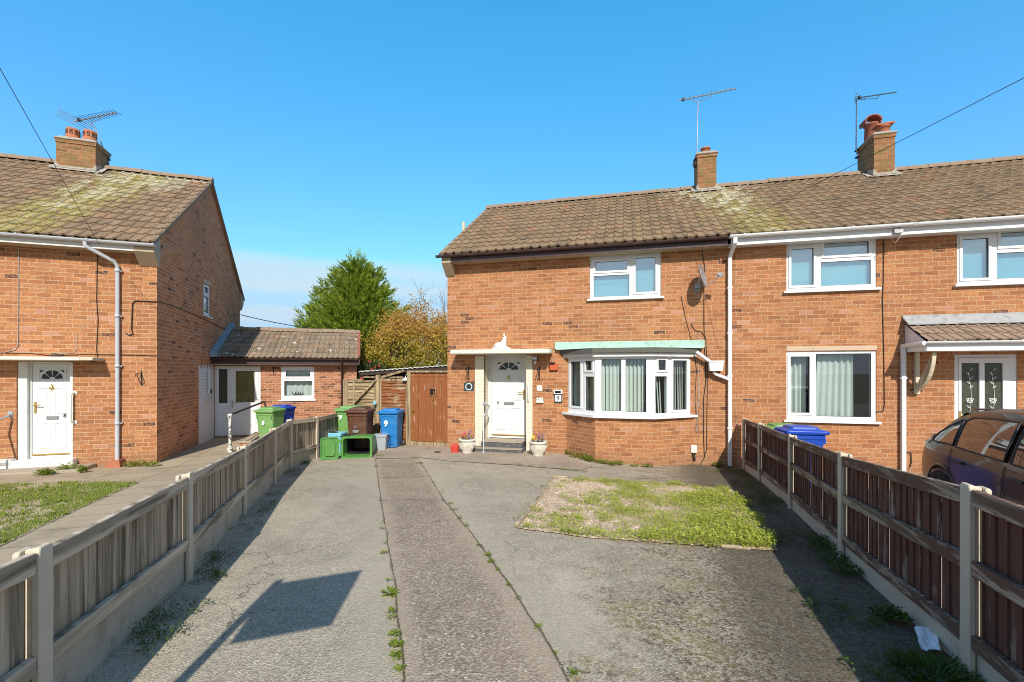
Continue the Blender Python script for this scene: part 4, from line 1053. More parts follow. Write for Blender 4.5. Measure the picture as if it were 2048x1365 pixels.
# ================================================================== HOUSE 8 (left)
h8 = empty('semi_detached_house', (F8.P[0], F8.P[1], 0), F8.ang, label='left brick house with white door, grey downpipe and lichened roof', cat='house')
W8 = 9.0; D8 = 7.16; SOF8 = 4.37; EAVE8 = (-.36, 4.555); RIDGE8 = (3.66, 7.42); SL8 = (RIDGE8[1]-EAVE8[1])/(RIDGE8[0]-EAVE8[0])
d8 = (L8(33, 800).x, -.5, L8(141.5, 800).x, 2.07)
ww = MB(); ww.plate(-W8, 0, -.7, SOF8+.02, 0, .2, [d8], sides=False)
ww.face([(0, D8, -.7), (-W8, D8, -.7), (-W8, D8, SOF8), (0, D8, SOF8)])
ww.face([(-W8, 0, -.7), (-W8, 0, SOF8), (-W8, RIDGE8[0], RIDGE8[1]-.05), (-W8, D8, SOF8), (-W8, D8, -.7)])
ww.build('wall', 'brick_eight', h8)
gs = MB(); sw = (3.08, 3.47, 3.71, 4.36)
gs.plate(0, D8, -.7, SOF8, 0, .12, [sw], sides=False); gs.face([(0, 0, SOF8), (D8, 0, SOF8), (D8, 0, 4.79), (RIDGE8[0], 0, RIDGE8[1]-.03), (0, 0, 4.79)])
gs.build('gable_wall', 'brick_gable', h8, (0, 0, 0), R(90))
wp = MB(); wp.plate(2.67, 4.03, -.3, 1.96, -.008, .0, []);
for k in range(5): wp.box(2.67+k*.27, 2.67+k*.27+.12, -.008, 0, 1.962, 2.045)
wp.build('painted_patch', 'white_brick', h8, (0, 0, 0), R(90))
window(h8, (-.03, sw[0], sw[1]), sw[2]-sw[0], sw[3]-sw[1], [(.16, .10, .84, .62, 0), (.2, .72, .8, .92, 1)], rotz=R(90), sill_proj=.08, blind=('curtain', 'sky_tint_blind'))
lm = MB(); lm.box(3.05, 3.74, -.01, .05, 4.365, 4.47); lm.build('window_lintel', 'sill_stone', h8, (0, 0, 0), R(90))
rm = MB(); tile_roof(rm, -W8, .07, EAVE8, RIDGE8, .205, 13, seed=14); roof8 = rm.build('roof', 'tile_eight', h8)
rr = MB(); rr.face([(.06, RIDGE8[0], RIDGE8[1]), (-W8, RIDGE8[0], RIDGE8[1]), (-W8, D8+.36, EAVE8[1]), (.06, D8+.36, EAVE8[1])])
rr.face([(-W8, EAVE8[0]+.06, EAVE8[1]-.03), (.05, EAVE8[0]+.06, EAVE8[1]-.03), (.05, RIDGE8[0], RIDGE8[1]-.04), (-W8, RIDGE8[0], RIDGE8[1]-.04)])
rr.face([(.05, D8+.36, EAVE8[1]-.04), (-W8, D8+.36, EAVE8[1]-.04), (-W8, RIDGE8[0], RIDGE8[1]-.04), (.05, RIDGE8[0], RIDGE8[1]-.04)]); rr.build('roof_underlay', 'dark_timber', roof8)
C8 = (L8(112, 300, 3.25).x, L8(191, 300, 3.25).x)
rt = MB(); ridge_tiles(rt, -W8, C8[0]-.01, RIDGE8[0], RIDGE8[1]+.10, seed=12); rt.build('ridge', 'ridge_tile', roof8); rt = MB(); ridge_tiles(rt, C8[1]+.01, .08, RIDGE8[0], RIDGE8[1]+.10, seed=13); rt.build('ridge', 'ridge_tile', roof8)
vg = MB()
for (e0, r0) in (((EAVE8[0], EAVE8[1]), (RIDGE8[0], RIDGE8[1])), ((D8+.36, EAVE8[1]), (RIDGE8[0], RIDGE8[1]))):
    vg.face([(.078, e0[0], e0[1]-.045), (.078, e0[0], e0[1]+.035), (.078, r0[0], r0[1]+.035), (.078, r0[0], r0[1]-.05)]); vg.face([(0, e0[0], e0[1]-.045), (.078, e0[0], e0[1]-.045), (.078, r0[0], r0[1]-.05), (0, r0[0], r0[1]-.05)])
    vg.face([(-.02, e0[0], e0[1]+.032), (.078, e0[0], e0[1]+.032), (.078, r0[0], r0[1]+.032), (-.02, r0[0], r0[1]+.032)])
vg.build('verge', 'ridge_tile', roof8)
fb = MB(); fb.box(-W8, -.30, -.29, -.265, SOF8, 4.53); fb.build('fascia', 'upvc_dirty', h8)
sf = MB(); sf.box(-W8, -.3, -.262, 0, SOF8-.01, SOF8+.01); sf.build('soffit', 'soffit', h8)
for yy, nm, sg in ((0, 'eaves_box', 1), (D8, 'eaves_box', -1)):
    gb = MB(); gb.prismx([(yy-sg*.30, SOF8), (yy-sg*.30, 4.52), (yy-sg*.01, 4.73), (yy+sg*.02, 4.73), (yy+sg*.02, SOF8-.27), (yy-sg*.03, SOF8-.24)], -.30, .055); gb.build(nm, 'soffit', h8, bevel=.004)
gutter('gutter', h8, -W8, .09, -.362, 4.525, 'grey_pipe', .058, 1.1)
dpx = L8(238, 700).x
dp = MB(); gx = L8(170, 488, -.36).x; dp.tube([(gx, -.36, 4.47), (gx, -.36, 4.40), (gx+.06, -.33, 4.35), (dpx-.05, -.10, 4.17), (dpx, -.07, 4.08), (dpx, -.07, -.02)], .037, 12)
for z in (.75, 1.95, 3.0, 3.95): dp.lathe((dpx, -.07, z), [(.037, 0), (.046, .0), (.046, .06), (.037, .06)], 12); dp.box(dpx+.04, dpx+.075, -.06, -.0, z+.02, z+.04)
dp.build('downpipe', 'grey_pipe', h8)
db = MB(); db.prism([(dpx-.17, -.35), (dpx-.13, .0), (dpx+.10, .03), (dpx+.14, -.35)], -.24, .0); db.build('drain_surround', 'terracotta', h8, bevel=.015)
dw = door(h8, (d8[0]+.15, .10, .10), d8[2]-d8[0]-.155, 1.955, num='8', numx=.82, numz=.435, hinge_right=True, frame_w=.03)
sr = MB(); sr.box(d8[0]-.0, d8[0]+.148, .03, .2, -.02, 2.07); sr.box(d8[2]-.006, d8[2]+.04, -.014, .2, -.02, 2.05); sr.box(d8[0]+.148, d8[2], .06, .2, 2.057, 2.069); sr.build('door_surround', 'white_paint', h8, bevel=.004)
ts = MB(); ts.box(d8[0]-.28, d8[2]+.11, -.16, .2, -.06, .095); ts.box(d8[0]-.3, d8[0]-.0, -.16, .0, .0, .135); ts.build('door_sill', 'white_paint', h8, bevel=.01)
cn = MB(); c1 = L8(160, 718, -.42).x; cn.box(-2.75-.6, c1, -.44, 0, 2.085, 2.155); o = cn.build('door_canopy', 'canopy_conc', h8, bevel=.01)
cn = MB(); cn.box(c1+.002, c1+.21, -.44, 0, 2.09, 2.15); cn.build('canopy_end', 'concrete', o, bevel=.006)
sp = MB(); s1 = L8(158, 925, -.62).x; sp.box(-3.5, s1, -.66, -.002, -.13, -.04); sp.build('step_slab', 'step_conc', h8, bevel=.01)
sp = MB(); sp.box(-3.45, s1-.02, -.63, -.01, -.5, -.132); sp.build('step_plinth', 'brick_eight', h8)
zc = L8(150, 276, 3.25).z
ch8 = chimney(h8, *C8, 3.25, 3.95, EAVE8[1]+SL8*(3.25-EAVE8[0]), zc)
for px in (146, 180):
    p = MB(); q = L8(px, 270, 3.55); pot(p, (q.x, 3.55, zc), .145, .34, 'louvre'); p.build('chimney_pot', ['terracotta', 'dark_slot'], ch8)
flashing(ch8, *C8, 3.25, SL8, EAVE8[1]+SL8*(3.25-EAVE8[0]))

# ------------------------------------------------------------------ side extension
YE = 4.043; EW = 4.05
ext = empty('side_extension', F8.w(0, YE, 0), F8.ang, label='single storey brick extension with brown tiled roof beside the left house', cat='extension')
def LE(px, py): x, z = F8.at(px, py, YE); return x, z
ed = (.02, -.07, LE(521, 800)[0], 2.03); ew = (LE(562, 760)[0], LE(562, 800)[1], LE(628.5, 760)[0], 2.03)
em = MB(); em.plate(.0, EW, -.6, 2.08, 0, .1, [ed, ew], sides=False); em.face([(EW, 0, -.6), (EW, 3.2, -.6), (EW, 3.2, 2.1), (EW, 1.65, 3.25), (EW, 0, 2.1)]); em.face([(EW, 3.2, -.6), (0, 3.2, -.6), (0, 3.2, 2.1), (EW, 3.2, 2.1)])
em.face([(0.02, 2.0, -.6), (EW, 2.0, -.6), (EW, 2.0, 2.3), (.02, 2.0, 2.3)]); em.build('wall', 'brick_ext', ext)
er = MB(); tile_roof(er, .02, EW+.10, (-.34, 2.30), (1.65, 3.28), .33, 6, roll=.026, step=.026, prof='dbl', seed=21); eo = er.build('roof', 'tile_ext', ext)
q = MB(); q.face([(EW+.1, 1.65, 3.28), (.02, 1.65, 3.28), (.02, 3.5, 2.2), (EW+.1, 3.5, 2.2)]); q.face([(.02, -.3, 2.27), (EW+.08, -.3, 2.27), (EW+.08, 1.65, 3.24), (.02, 1.65, 3.24)]); q.build('roof_underlay', 'dark_timber', eo)
q = MB(); ridge_tiles(q, .02, EW+.10, 1.65, 3.37, .40, seed=2); q.build('ridge', 'ridge_tile', eo)
q = MB(); q.face([(EW+.115, -.35, 2.20), (EW+.115, 1.66, 3.20), (EW+.115, 1.66, 3.36), (EW+.115, -.35, 2.35)]); q.face([(EW+.115, -.35, 2.366), (EW+.115, 1.66, 3.362), (EW+.03, 1.66, 3.362), (EW+.03, -.35, 2.366)][::-1]); q.build('verge_cap', 'terracotta_dark', eo)
q = MB(); q.prismx([(-.36, 2.36), (1.70, 3.42), (1.70, 3.52), (-.36, 2.47)], .0, .16); q.prismx([(-.40, 2.30), (-.36, 2.30), (-.36, 2.47), (-.40, 2.42)], -.01, .17); q.build('lead_flashing', 'blue_lead', eo, bevel=.02)
q = MB(); q.box(.0, EW+.1, -.30, -.275, 2.10, 2.26); q.build('fascia', 'brown_plastic', ext)
q = MB(); q.box(.0, EW+.08, -.272, 0, 2.082, 2.10); q.build('soffit', 'white_paint', ext)
gutter('gutter', ext, -.02, EW+.06, -.36, 2.275, 'brown_plastic', .055)
q = MB(); ex = LE(684, 750)[0]; q.tube([(ex, -.36, 2.23), (ex, -.35, 2.12), (ex, -.08, 1.95), (ex, -.06, 1.4), (ex, -.06, .0)], .036, 10); q.build('downpipe', 'brown_plastic', ext)
do = MB(); DW = ed[2]-ed[0]; DH = ed[3]-ed[1]; XS = .315*DW
do.plate(0, DW, 0, DH, 0, .07, [(.045, .05, XS-.01, DH-.05), (XS+.03, .03, DW-.05, DH-.04)])
do.plate(.05, XS-.015, .055, DH-.055, .012, .05, [(.095, .47*DH, XS-.06, DH-.085)])
do.plate(XS+.034, DW-.054, .034, DH-.044, -.006, .05, [(XS+.16, .475*DH, DW-.165, DH-.14)])
for (a, b) in ((XS+.13, (XS+DW)/2-.03), ((XS+DW)/2+.03, DW-.14)): do.plate(a, b, .09*DH, .37*DH, -.014, 0, [(a+.03, .09*DH+.03, b-.03, .37*DH-.03)])
d = do.build('door', 'upvc', ext, (ed[0], .02, ed[1]))
for (a, b, z0, z1, m) in ((.095, XS-.06, .47*DH, DH-.085, 'obscure'), (XS+.16, DW-.165, .475*DH, DH-.14, 'obscure_olive')):
    q = MB(); q.face([(a-.002, .03, z0-.002), (b+.002, .03, z0-.002), (b+.002, .03, z1+.002), (a-.002, .03, z1+.002)]); q.build('pane', m, d)
q = MB(); q.box(XS+.06, XS+.09, -.018, -.004, .40*DH, .52*DH); q.tube([(XS+.075, -.01, .475*DH), (XS+.075, -.05, .475*DH), (XS+.20, -.052, .47*DH)], .010, 7); q.build('handle', 'chrome', d)
Bx = (955, 478, 1302, 840); Gx = [(1003, 522, 1260, 588, 1), (987, 637, 1278, 797, 0)]
wx = window(ext, (ew[0], .02, ew[1]), ew[2]-ew[0], ew[3]-ew[1], fr(Bx, Gx), sill_proj=.06)
curtain(wx, .04, ew[2]-ew[0]-.04, .05, .9, .18, waves=5, seed=6, amp=.02)
q = MB(); q.box(.30, .62, .10, .115, .17, .235); wsign = q.build('name_plaque', 'black_plastic', wx)
q = MB()
for (a, b) in ((.32, .39), (.43, .47), (.50, .52), (.55, .60)): q.box(a, b, .094, .0985, .185, .222)
q.build('plaque_print', 'white_mark', wx)


# ================================================================== FENCES
def fence(name, pts, heights, side, label, board, rail, rails, gb_h, gbm, seed, gapless=.93, tilt=.0015):
    """pts: post feet; side: +1 the drive lies to the right of travel, -1 to the left"""
    rnd = random.Random(seed); root = empty(name, (0, 0, 0), label=label, cat='fence')
    V = [Vector((x, y, gz(x, y))) for x, y in pts]
    for i, (p, h) in enumerate(zip(V, heights)):
        d = (V[min(i+1, len(V)-1)]-V[max(i-1, 0)]); a = math.atan2(d.y, d.x)
        mb = MB(); w = .05; lean = rnd.uniform(-.012, .012)
        for (x0, x1, y0, y1, dz) in ((-.043, .043, -.046, -.018, 0), (-.043, .043, .022, .046, -.012), (-.014, .014, -.018, .022, -.01)):
            z0, z1 = -.2, h+dz
            vs = [(x0, y0, z0), (x1, y0, z0), (x1, y1, z0), (x0, y1, z0), (x0, y0, z1-.018), (x1, y0, z1-.018), (x1, y1, z1-.012), (x0, y1, z1-.012)]
            cx_, cy_ = (x0+x1)/2, (y0+y1)/2
            vs += [(cx_+(q[0]-cx_)*.78, cy_+(q[1]-cy_)*.85, z1) for q in vs[4:8]]
            mb.idx(vs, [(0, 3, 2, 1), (0, 1, 5, 4), (1, 2, 6, 5), (2, 3, 7, 6), (3, 0, 4, 7), (4, 5, 9, 8), (5, 6, 10, 9), (6, 7, 11, 10), (7, 4, 8, 11), (8, 9, 10, 11)])
        mb.build('post', 'concrete', root, p, a if side > 0 else a+math.pi, bevel=.004)
    for i in range(len(V)-1):
        a, b = V[i], V[i+1]; d2 = (b-a); d2.z = 0; L = d2.length; d2.normalize(); nrm = Vector((d2.y, -d2.x, 0))*side
        ha, hb = heights[i]-.045, heights[i+1]-.045
        P = lambda s, z, o: a.lerp(b, s/L)+nrm*o+Vector((0, 0, z))
        m = MB(); s = .04
        top = lambda q: ha+(hb-ha)*q/L
        while s < L-.05:
            w = min(rnd.uniform(.088, .104), L-.045-s); g = rnd.uniform(-.004, .001) if rnd.random() < gapless else rnd.uniform(.004, .012)
            o0 = rnd.uniform(-.003, .003); t = .013; ti = tilt
            zb, zt = gb_h-.01, top(s)-.02+rnd.uniform(-.006, .004)
            q = [P(s, zb, o0+ti), P(s+w-g, zb, o0-ti), P(s+w-g, zb, o0-ti-t), P(s, zb, o0+ti-t)]; r = [P(s, zt, o0+ti), P(s+w-g, zt, o0-ti), P(s+w-g, zt, o0-ti-t), P(s, zt, o0+ti-t)]
            off = rnd.random()*40
            for k in range(4):
                k2 = (k+1) % 4; ul = (q[k2]-q[k]).length
                uv = [(off, zb), (off+ul, zb), (off+ul, zt), (off, zt)]
                m.face([q[k], q[k2], r[k2], r[k]] if side < 0 else [q[k2], q[k], r[k], r[k2]], 0, uv)
            m.face(r)
            s += w
        m.build('board_panel', board, root)
        for (za, zh) in rails:
            rr_ = MB(); za_ = (lambda q, za=za: top(q)-.045+.02 if za == 'top' else gb_h+.045 if za == 'bottom' else (gb_h+top(q))*.5+.03)
            j = rnd.uniform(-.008, .008)
            rr_.bar(P(.05, za_(0)+j, .024), P(L-.05, za_(L)-j, .024), .034, zh)
            rr_.build('rail', rail, root, bevel=.003)
        g = MB(); q = [P(.03, -.15, .012), P(L-.03, -.15, .012), P(L-.03, gb_h, .012), P(.03, gb_h, .012)]; r = [v-nrm*.03 for v in q]
        g.face(q if side > 0 else q[::-1]); g.face(r[::-1] if side > 0 else r); g.face([q[3], q[2], r[2], r[3]]); g.build('gravel_board', gbm, root)
    return root


def post_h(p, px, py): return H-(py-HY)/F_*p[1]-gz(*p)


hl = [.80, post_h(LFP[1], 66, 1092), post_h(LFP[2], 362, 946), post_h(LFP[3], 482, 891), post_h(LFP[4], 548, 856), post_h(LFP[5], 580, 838), .93, .93]
hr = [.95, post_h(RFP[1], 1955, 969), post_h(RFP[2], 1700, 905), post_h(RFP[3], 1588, 869), post_h(RFP[4], 1522, 846), post_h(RFP[5], 1490, 836)]
fence('timber_fence', LFP, hl, 1, 'low weathered grey board fence with concrete posts, left of the driveway', 'grey_board', 'grey_rail', [('top', .088), ('bottom', .075)], .235, 'gravel_board', 3)
fence('timber_fence', RFP, hr, -1, 'dark brown flaking board fence with concrete posts, right of the driveway beside the car', 'brown_board', 'brown_rail', [('top', .085), ('mid', .08), ('bottom', .075)], .15, 'concrete', 4, .86, .005)

# ------------------------------------------------------------------ back gate, slatted panels and lean-to
def obj9(mb, name, mats, label=None, cat=None, group=None, loc=(0, 0, 0), bevel=0.0, seg=1):
    o = mb.build(name, mats, None, F9.w(*loc[:2], loc[2]), F9.ang, bevel, seg)
    return tag(o, label, cat, group)


def root9(name, loc, label, cat, group=None): return empty(name, F9.w(*loc), F9.ang, label=label, cat=cat, group=group)


GY = .16
gx0, gx1 = L9(822, 800, GY).x, -.03; gzt = L9(858, 748, GY).z
gate = root9('garden_gate', (gx0, GY, 0), 'tall brown plank gate with peeling paint and small square peephole', 'gate'); gw = gx1-gx0
m = MB(); k = 5
px_ = [(.54, .66), (gw*.56-.06, gw*.56+.06)]
for i in range(k):
    xa, xb = gw*i/k+.004, gw*(i+1)/k-.004
    m.plate(xa, xb, .10, gzt-.06, 0, .025)
m.build('boards', 'gate_board', gate, bevel=.002)
m = MB(); m.plate(0, gw, gzt-.075, gzt, -.012, .03); m.build('head_rail', 'gate_board', gate)
m = MB(); m.box(gw*.505, gw*.655, -.004, .002, gzt-.545, gzt-.375, 0); m.build('peephole_backing', 'dark_slot', gate)
m = MB(); m.plate(gw*.48, gw*.68, gzt-.57, gzt-.35, -.014, .0, [(gw*.51, gzt-.54, gw*.65, gzt-.38)]); m.box(gw*.565, gw*.60, -.02, .0, gzt-.66, gzt-.57); m.box(gw*.60, gw*.625, -.009, -.003, gzt-.54, gzt-.43); m.build('peephole_frame', 'gate_board', gate)
m = MB(); m.box(.045, .075, -.02, 0, .82, .96); m.tube([(.06, -.02, .90), (.06, -.05, .90), (.12, -.052, .87)], .011, 7); m.build('handle', 'brass', gate)
m = MB(); m.box(-.10, -.006, -.03, .06, -.1, gzt+.03); m.box(-.10, gw+.02, -.03, .06, gzt+.03, gzt+.08); m.build('gate_frame', 'tan_wood', gate, bevel=.004)
m = MB(); m.box(.0, gw, -.025, .04, -.05, .09); m.build('kick_board', 'tan_wood', gate)
fx0, fx1 = L9(690, 800, GY+.1).x, gx0-.13
sf = root9('slatted_fence', (fx0, GY+.1, 0), 'tall patched panel fence of horizontal slats behind the bins', 'fence'); fw = fx1-fx0
mid = L9(757, 800, GY+.1).x-fx0; ztop = L9(790, 758, GY).z; ztl = L9(715, 761, GY).z
rnd = random.Random(8)
for (xa, xb, zt, mt, nm) in ((.06, mid-.05, ztl, 'yellow_board', 'pale_slat_panel'), (mid+.06, fw, ztop, 'red_board', 'brown_slat_panel')):
    m = MB(); z = .08
    while z < zt-.08:
        hgt = .105; j = rnd.uniform(-.006, .006); n = 6
        for q in range(n):
            u0, u1 = xa+(xb-xa)*q/n, xa+(xb-xa)*(q+1)/n; w0, w1 = .008*math.sin(u0*9+z*7), .008*math.sin(u1*9+z*7)
            m.face([(u0, -.022+j, z+w0), (u1, -.022+j, z+w1), (u1, .004+j, z+hgt+w1), (u0, .004+j, z+hgt+w0)]); m.face([(u1, -.022+j, z+w1), (u0, -.022+j, z+w0), (u0, 0, z+w0), (u1, 0, z+w1)])
        z += .088
    m.face([(xa, .03, 0), (xb, .03, 0), (xb, .03, zt-.05), (xa, .03, zt-.05)])
    m.build(nm, mt, sf)
    m = MB(); m.box(xa-.02, xb+.02, -.03, .035, zt-.055, zt); m.box(xa, xa+.045, -.035, .01, 0, zt-.056); m.box(xb-.05, xb, -.035, .01, 0, zt-.056)
    if mt == 'yellow_board': m.box(xa+.20, xa+.25, -.034, .01, 0, zt-.056); m.box(xa+.2, xb-.4, -.05, .02, zt-.01, zt+.03)
    m.build('panel_frame', 'tan_wood', sf)
m = MB(); m.box(-.03, .06, -.04, .05, -.1, ztl+.02); m.box(mid-.055, mid+.05, -.05, .05, -.1, ztop+.10); m.build('post', 'tan_wood', sf, bevel=.004)
br = MB(); a = L9(708, 806, GY).x-fx0; br.bar((a, -.085, L9(708, 806, GY).z), (L9(751, 760, GY).x-fx0, -.06, L9(751, 760, GY).z), .05, .07, up=(0, 1, 0)); br.build('diagonal_brace', 'tan_wood', sf)
# lean-to behind the gate
ln = root9('lean_to_shed', (-2.0, 1.0, 0), 'dark lean-to shed with pale sheet roof behind the gate', 'shed')
A = L9(722, 743, 1.0); Bq = L9(893, 731, 1.0); A.x += 2.0; Bq.x += 2.0
m = MB(); n = 40
for i in range(n):
    u0, u1 = A.x+(Bq.x+.4-A.x)*i/n, A.x+(Bq.x+.4-A.x)*(i+1)/n; zz = lambda u, k: A.z+(Bq.z-A.z)*(u-A.x)/(Bq.x-A.x)+(.012 if k % 2 else -.012)
    m.face([(u0, -.12, zz(u0, i)), (u1, -.12, zz(u1, i+1)), (u1, 2.2, zz(u1, i+1)-.12), (u0, 2.2, zz(u0, i)-.12)]); m.face([(u0, -.121, zz(u0, i)-.022), (u1, -.121, zz(u1, i+1)-.022), (u1, -.121, zz(u1, i+1)), (u0, -.121, zz(u0, i))])
m.build('roof_sheet', 'tarpale', ln)
m = MB(); m.face([(A.x+.15, .1, -.1), (Bq.x+.3, .1, -.1), (Bq.x+.3, .1, Bq.z-.03), (A.x+.15, .1, A.z-.03)]); m.face([(A.x+.15, .1, -.1), (A.x+.15, 2.2, -.1), (A.x+.15, 2.2, A.z-.16), (A.x+.15, .1, A.z-.03)][::-1]); m.bar((A.x, -.06, A.z-.075), (Bq.x+.3, -.06, Bq.z-.075), .05, .09); m.build('wall', 'dark_timber', ln)
m = MB(); q0 = L9(757, 757, .85); q1 = L9(808, 742, .85); m.bar((q0.x+2, -.15, q0.z), (q1.x+2, -.15, q1.z), .06, .085, up=(0, 1, 0)); m.build('brace', 'tan_wood', ln); m = MB(); q0 = L9(733, 750, 1); m.box(q0.x+2, q0.x+3.2, -.14, -.10, q0.z-.085, q0.z-.045)
m.build('batten', 'tan_wood', ln)
lp = L9(811, 757, GY+.05)
o = root9('bulkhead_lamp', (lp.x, GY+.05, lp.z), 'small white bell-shaped lamp hanging at the gate top', 'lamp')
m = MB(); m.lathe((0, 0, -.055), [(.085, 0), (.075, .03), (.045, .055), (.02, .075), (.012, .10)], 16); m.build('shade', 'white_paint', o); m = MB(); m.tube([(0, 0, .03), (.02, 0, .10), (.03, .05, .13)], .007, 6); m.build('stem', 'alu', o)
bp_ = L9(751, 806, GY); m = MB(); m.lathe((0, 0, -.06), [(.012, 0), (.04, .02), (.042, .07), (.02, .10), (.012, .12)], 10); obj9(m, 'hanging_float', 'sky_box', 'small blue plastic float hanging on the fence post', 'float', loc=(bp_.x, GY-.04, bp_.z))


# ================================================================== BINS
def wheelie_bin(loc, rotz, body, lid, label, w=.48, d=.54, h=.98, group='wheelie bins', marks=None, lidmat=None):
    r = empty('wheelie_bin', loc, rotz, label=label, cat='wheelie bin', group=group)
    m = MB(); rings = []
    for z, s, dy in ((.03, .76, .045), (.05, .785, .042), (.5, .88, .02), (.84, .955, .004), (.86, 1.0, 0), (.94, 1.0, 0)): rings.append(rrect(w*s, d*s, .045, h*z, 4, 0, dy))
    m.loft(rings, 0, True, False); m.box(-w*.28, w*.28, -d*.47, -d*.44, h*.16, h*.17)
    m.box(-w*.20, w*.20, -d*.462+.035, -d*.42, h*.34, h*.375)
    for sx in (-1, 1): m.box(sx*w*.40-.012, sx*w*.40+.012, -d*.515, -d*.44, h*.78, h*.86)
    m.build('body', body, r, bevel=.004)
    m = MB(); rings = [rrect(w*1.10, d*1.12, .05, h*.935, 4, 0, -.01), rrect(w*1.12, d*1.14, .05, h*.955, 4, 0, -.01), rrect(w*1.12, d*1.14, .05, h*.985, 4, 0, -.01), rrect(w*1.02, d*1.02, .06, h*1.0, 4, 0, -.005), rrect(w*.80, d*.78, .06, h*1.012, 4), rrect(w*.76, d*.74, .06, h*1.045, 4), rrect(w*.60, d*.55, .06, h*1.055, 4)]
    m.loft(rings, 0, True, False); m.build('lid', lid, r, bevel=.004)
    m = MB(); m.tube([(-w*.42, d*.52, h*.93), (-w*.42, d*.66, h*.955), (w*.42, d*.66, h*.955), (w*.42, d*.52, h*.93)], .014, 8); m.build('handle', body, r)
    for sx in (-1, 1):
        m = MB(); M4 = Matrix.Translation((sx*w*.47, d*.40, .10)) @ Matrix.Rotation(R(90), 4, 'Y')
        for (ra, a, b, mi) in ((.10, -.025, .025, 0), (.055, -.03, .03, 1)):
            m.loft([[M4 @ Vector((ra*math.cos(q), ra*math.sin(q), z)) for q in [2*math.pi*i/20 for i in range(20)]] for z in (a, b)], mi)
        m.build('wheel', ['tyre', 'alu'], r)
    if marks:
        for (txt, size, x, z, mat, bold) in marks: text_mesh('painted_number', txt, size, mat, r, (x, -d*(.44+.06*(z/h-.5))-.010, z), (R(90-3.5), 0, 0), .003, bold)
    return r


def gpt(px, py): g = grd(px, py); return g


b = gpt(773, 899); wheelie_bin((b.x+.05, b.y+.27, gz(b.x, b.y)+.0), R(-3), 'blue_bin', 'blue_bin', 'bright blue wheelie bin with a painted 9, nearest the brown gate', w=.47, d=.54, h=.93, marks=[('9', .19, -.06, .62, 'white_mark', .008)])
b = Vector((pt(721, 800, 11.0).x, 11.0, 0)); br_ = wheelie_bin((b.x, b.y, gz(b.x, b.y)), R(-2), 'brown_bin', 'brown_bin', 'dark brown wheelie bin between the green and blue bins', w=.50, d=.56, h=1.0)
m = MB(); m.tube([(-.03+.026*math.cos(R(a)), -.262, .60+.026*math.sin(R(a))) for a in range(0, 361, 30)], .006, 5, caps=False)
for k, (x0, x1) in enumerate(((-.09, .05), (-.09, .05), (-.08, .04))): m.box(x0, x1, -.262, -.245, .515-.022*k, .527-.022*k)
m.build('printed_crest', 'grey_box', br_)
b = Vector((pt(703, 800, 11.45).x, 11.45, 0)); wheelie_bin((b.x, b.y, gz(b.x, b.y)), R(-4), 'green_bin', 'green_bin', 'light green wheelie bin with a painted 9 against the slatted fence', w=.55, d=.6, h=1.01, marks=[('9', .19, -.16, .80, 'white_mark', .008)])
b = Vector((pt(541, 800, 11.7).x, 11.7, 0)); wheelie_bin((b.x, b.y, gz(b.x, b.y)), R(-6), 'green_bin', 'green_bin', 'light green wheelie bin with white 8 behind the grey fence', w=.47, d=.54, h=1.0, marks=[('8', .14, -.03, .66, 'white_mark', .006)])
b = Vector((pt(564, 800, 12.5).x, 12.5, 0)); wheelie_bin((b.x, b.y, gz(b.x, b.y)), R(-4), 'royal_bin', 'royal_bin', 'blue wheelie bin half hidden behind the green bin numbered 8', w=.47, d=.54, h=1.0)
b = Vector((pt(1601, 860, 7.7).x, 7.7, 0)); wheelie_bin((b.x, b.y, gz(b.x, b.y)), R(78), 'royal_bin', 'royal_bin', 'royal blue wheelie bin behind the dark brown fence', w=.50, d=.58, h=.98)
b = Vector((pt(1566, 850, 8.25).x, 8.25, 0)); wheelie_bin((b.x, b.y, gz(b.x, b.y)), R(80), 'green_bin', 'green_bin', 'pale green wheelie bin with faded lid behind the royal blue bin', w=.50, d=.55, h=.98)

# the toppled bin: its mouth faces the street, its lid hangs open to the left
g = gpt(713, 917); tb = empty('toppled_bin', (g.x, g.y, gz(g.x, g.y)), R(6), label='green wheelie bin lying on its side with lid flung open', cat='wheelie bin', group='wheelie bins')
sc_ = g.y/910; bw_, bh_ = 58*sc_, 43*sc_
m = MB()
def vr(w, hh, y, r=.05): return [Vector((p.x, y, p.y+bh_*.5)) for p in rrect(w, hh, r, 0, 4)]
outer = [vr(bw_*1.04, bh_*1.04, 0), vr(bw_*1.04, bh_*1.04, .05), vr(bw_*.98, bh_*.96, .055), vr(bw_*.78, bh_*.76, .86)]
inner = [vr(bw_*.70, bh_*.66, .83), vr(bw_*.88, bh_*.84, .05), vr(bw_*.90, bh_*.86, .0)]
n = len(outer[0])
m.loft(outer, 0, False); m.face(list(outer[-1])); m.loft([inner[0], vr(bw_*.83, bh_*.79, .26)], 1, False); m.loft([vr(bw_*.83, bh_*.79, .26), inner[1], inner[2]], 0, False); m.face(list(inner[0]), 1); m.loft([inner[-1], outer[0]], 0, False)  # deep inside coloured black to stand for the shade in the bin
m.build('body', ['lime_bin', 'black_plastic'], tb, bevel=.003)
m = MB(); lm_ = Matrix.Translation((-bw_*.53, -.02, bh_*.5)) @ Matrix.Rotation(R(14), 4, 'Z')
def lr(w, hh, y, cx): return [lm_ @ Vector((p.x+cx, y, p.y)) for p in rrect(w, hh, .05, 0, 4)]
lw_ = 34*sc_
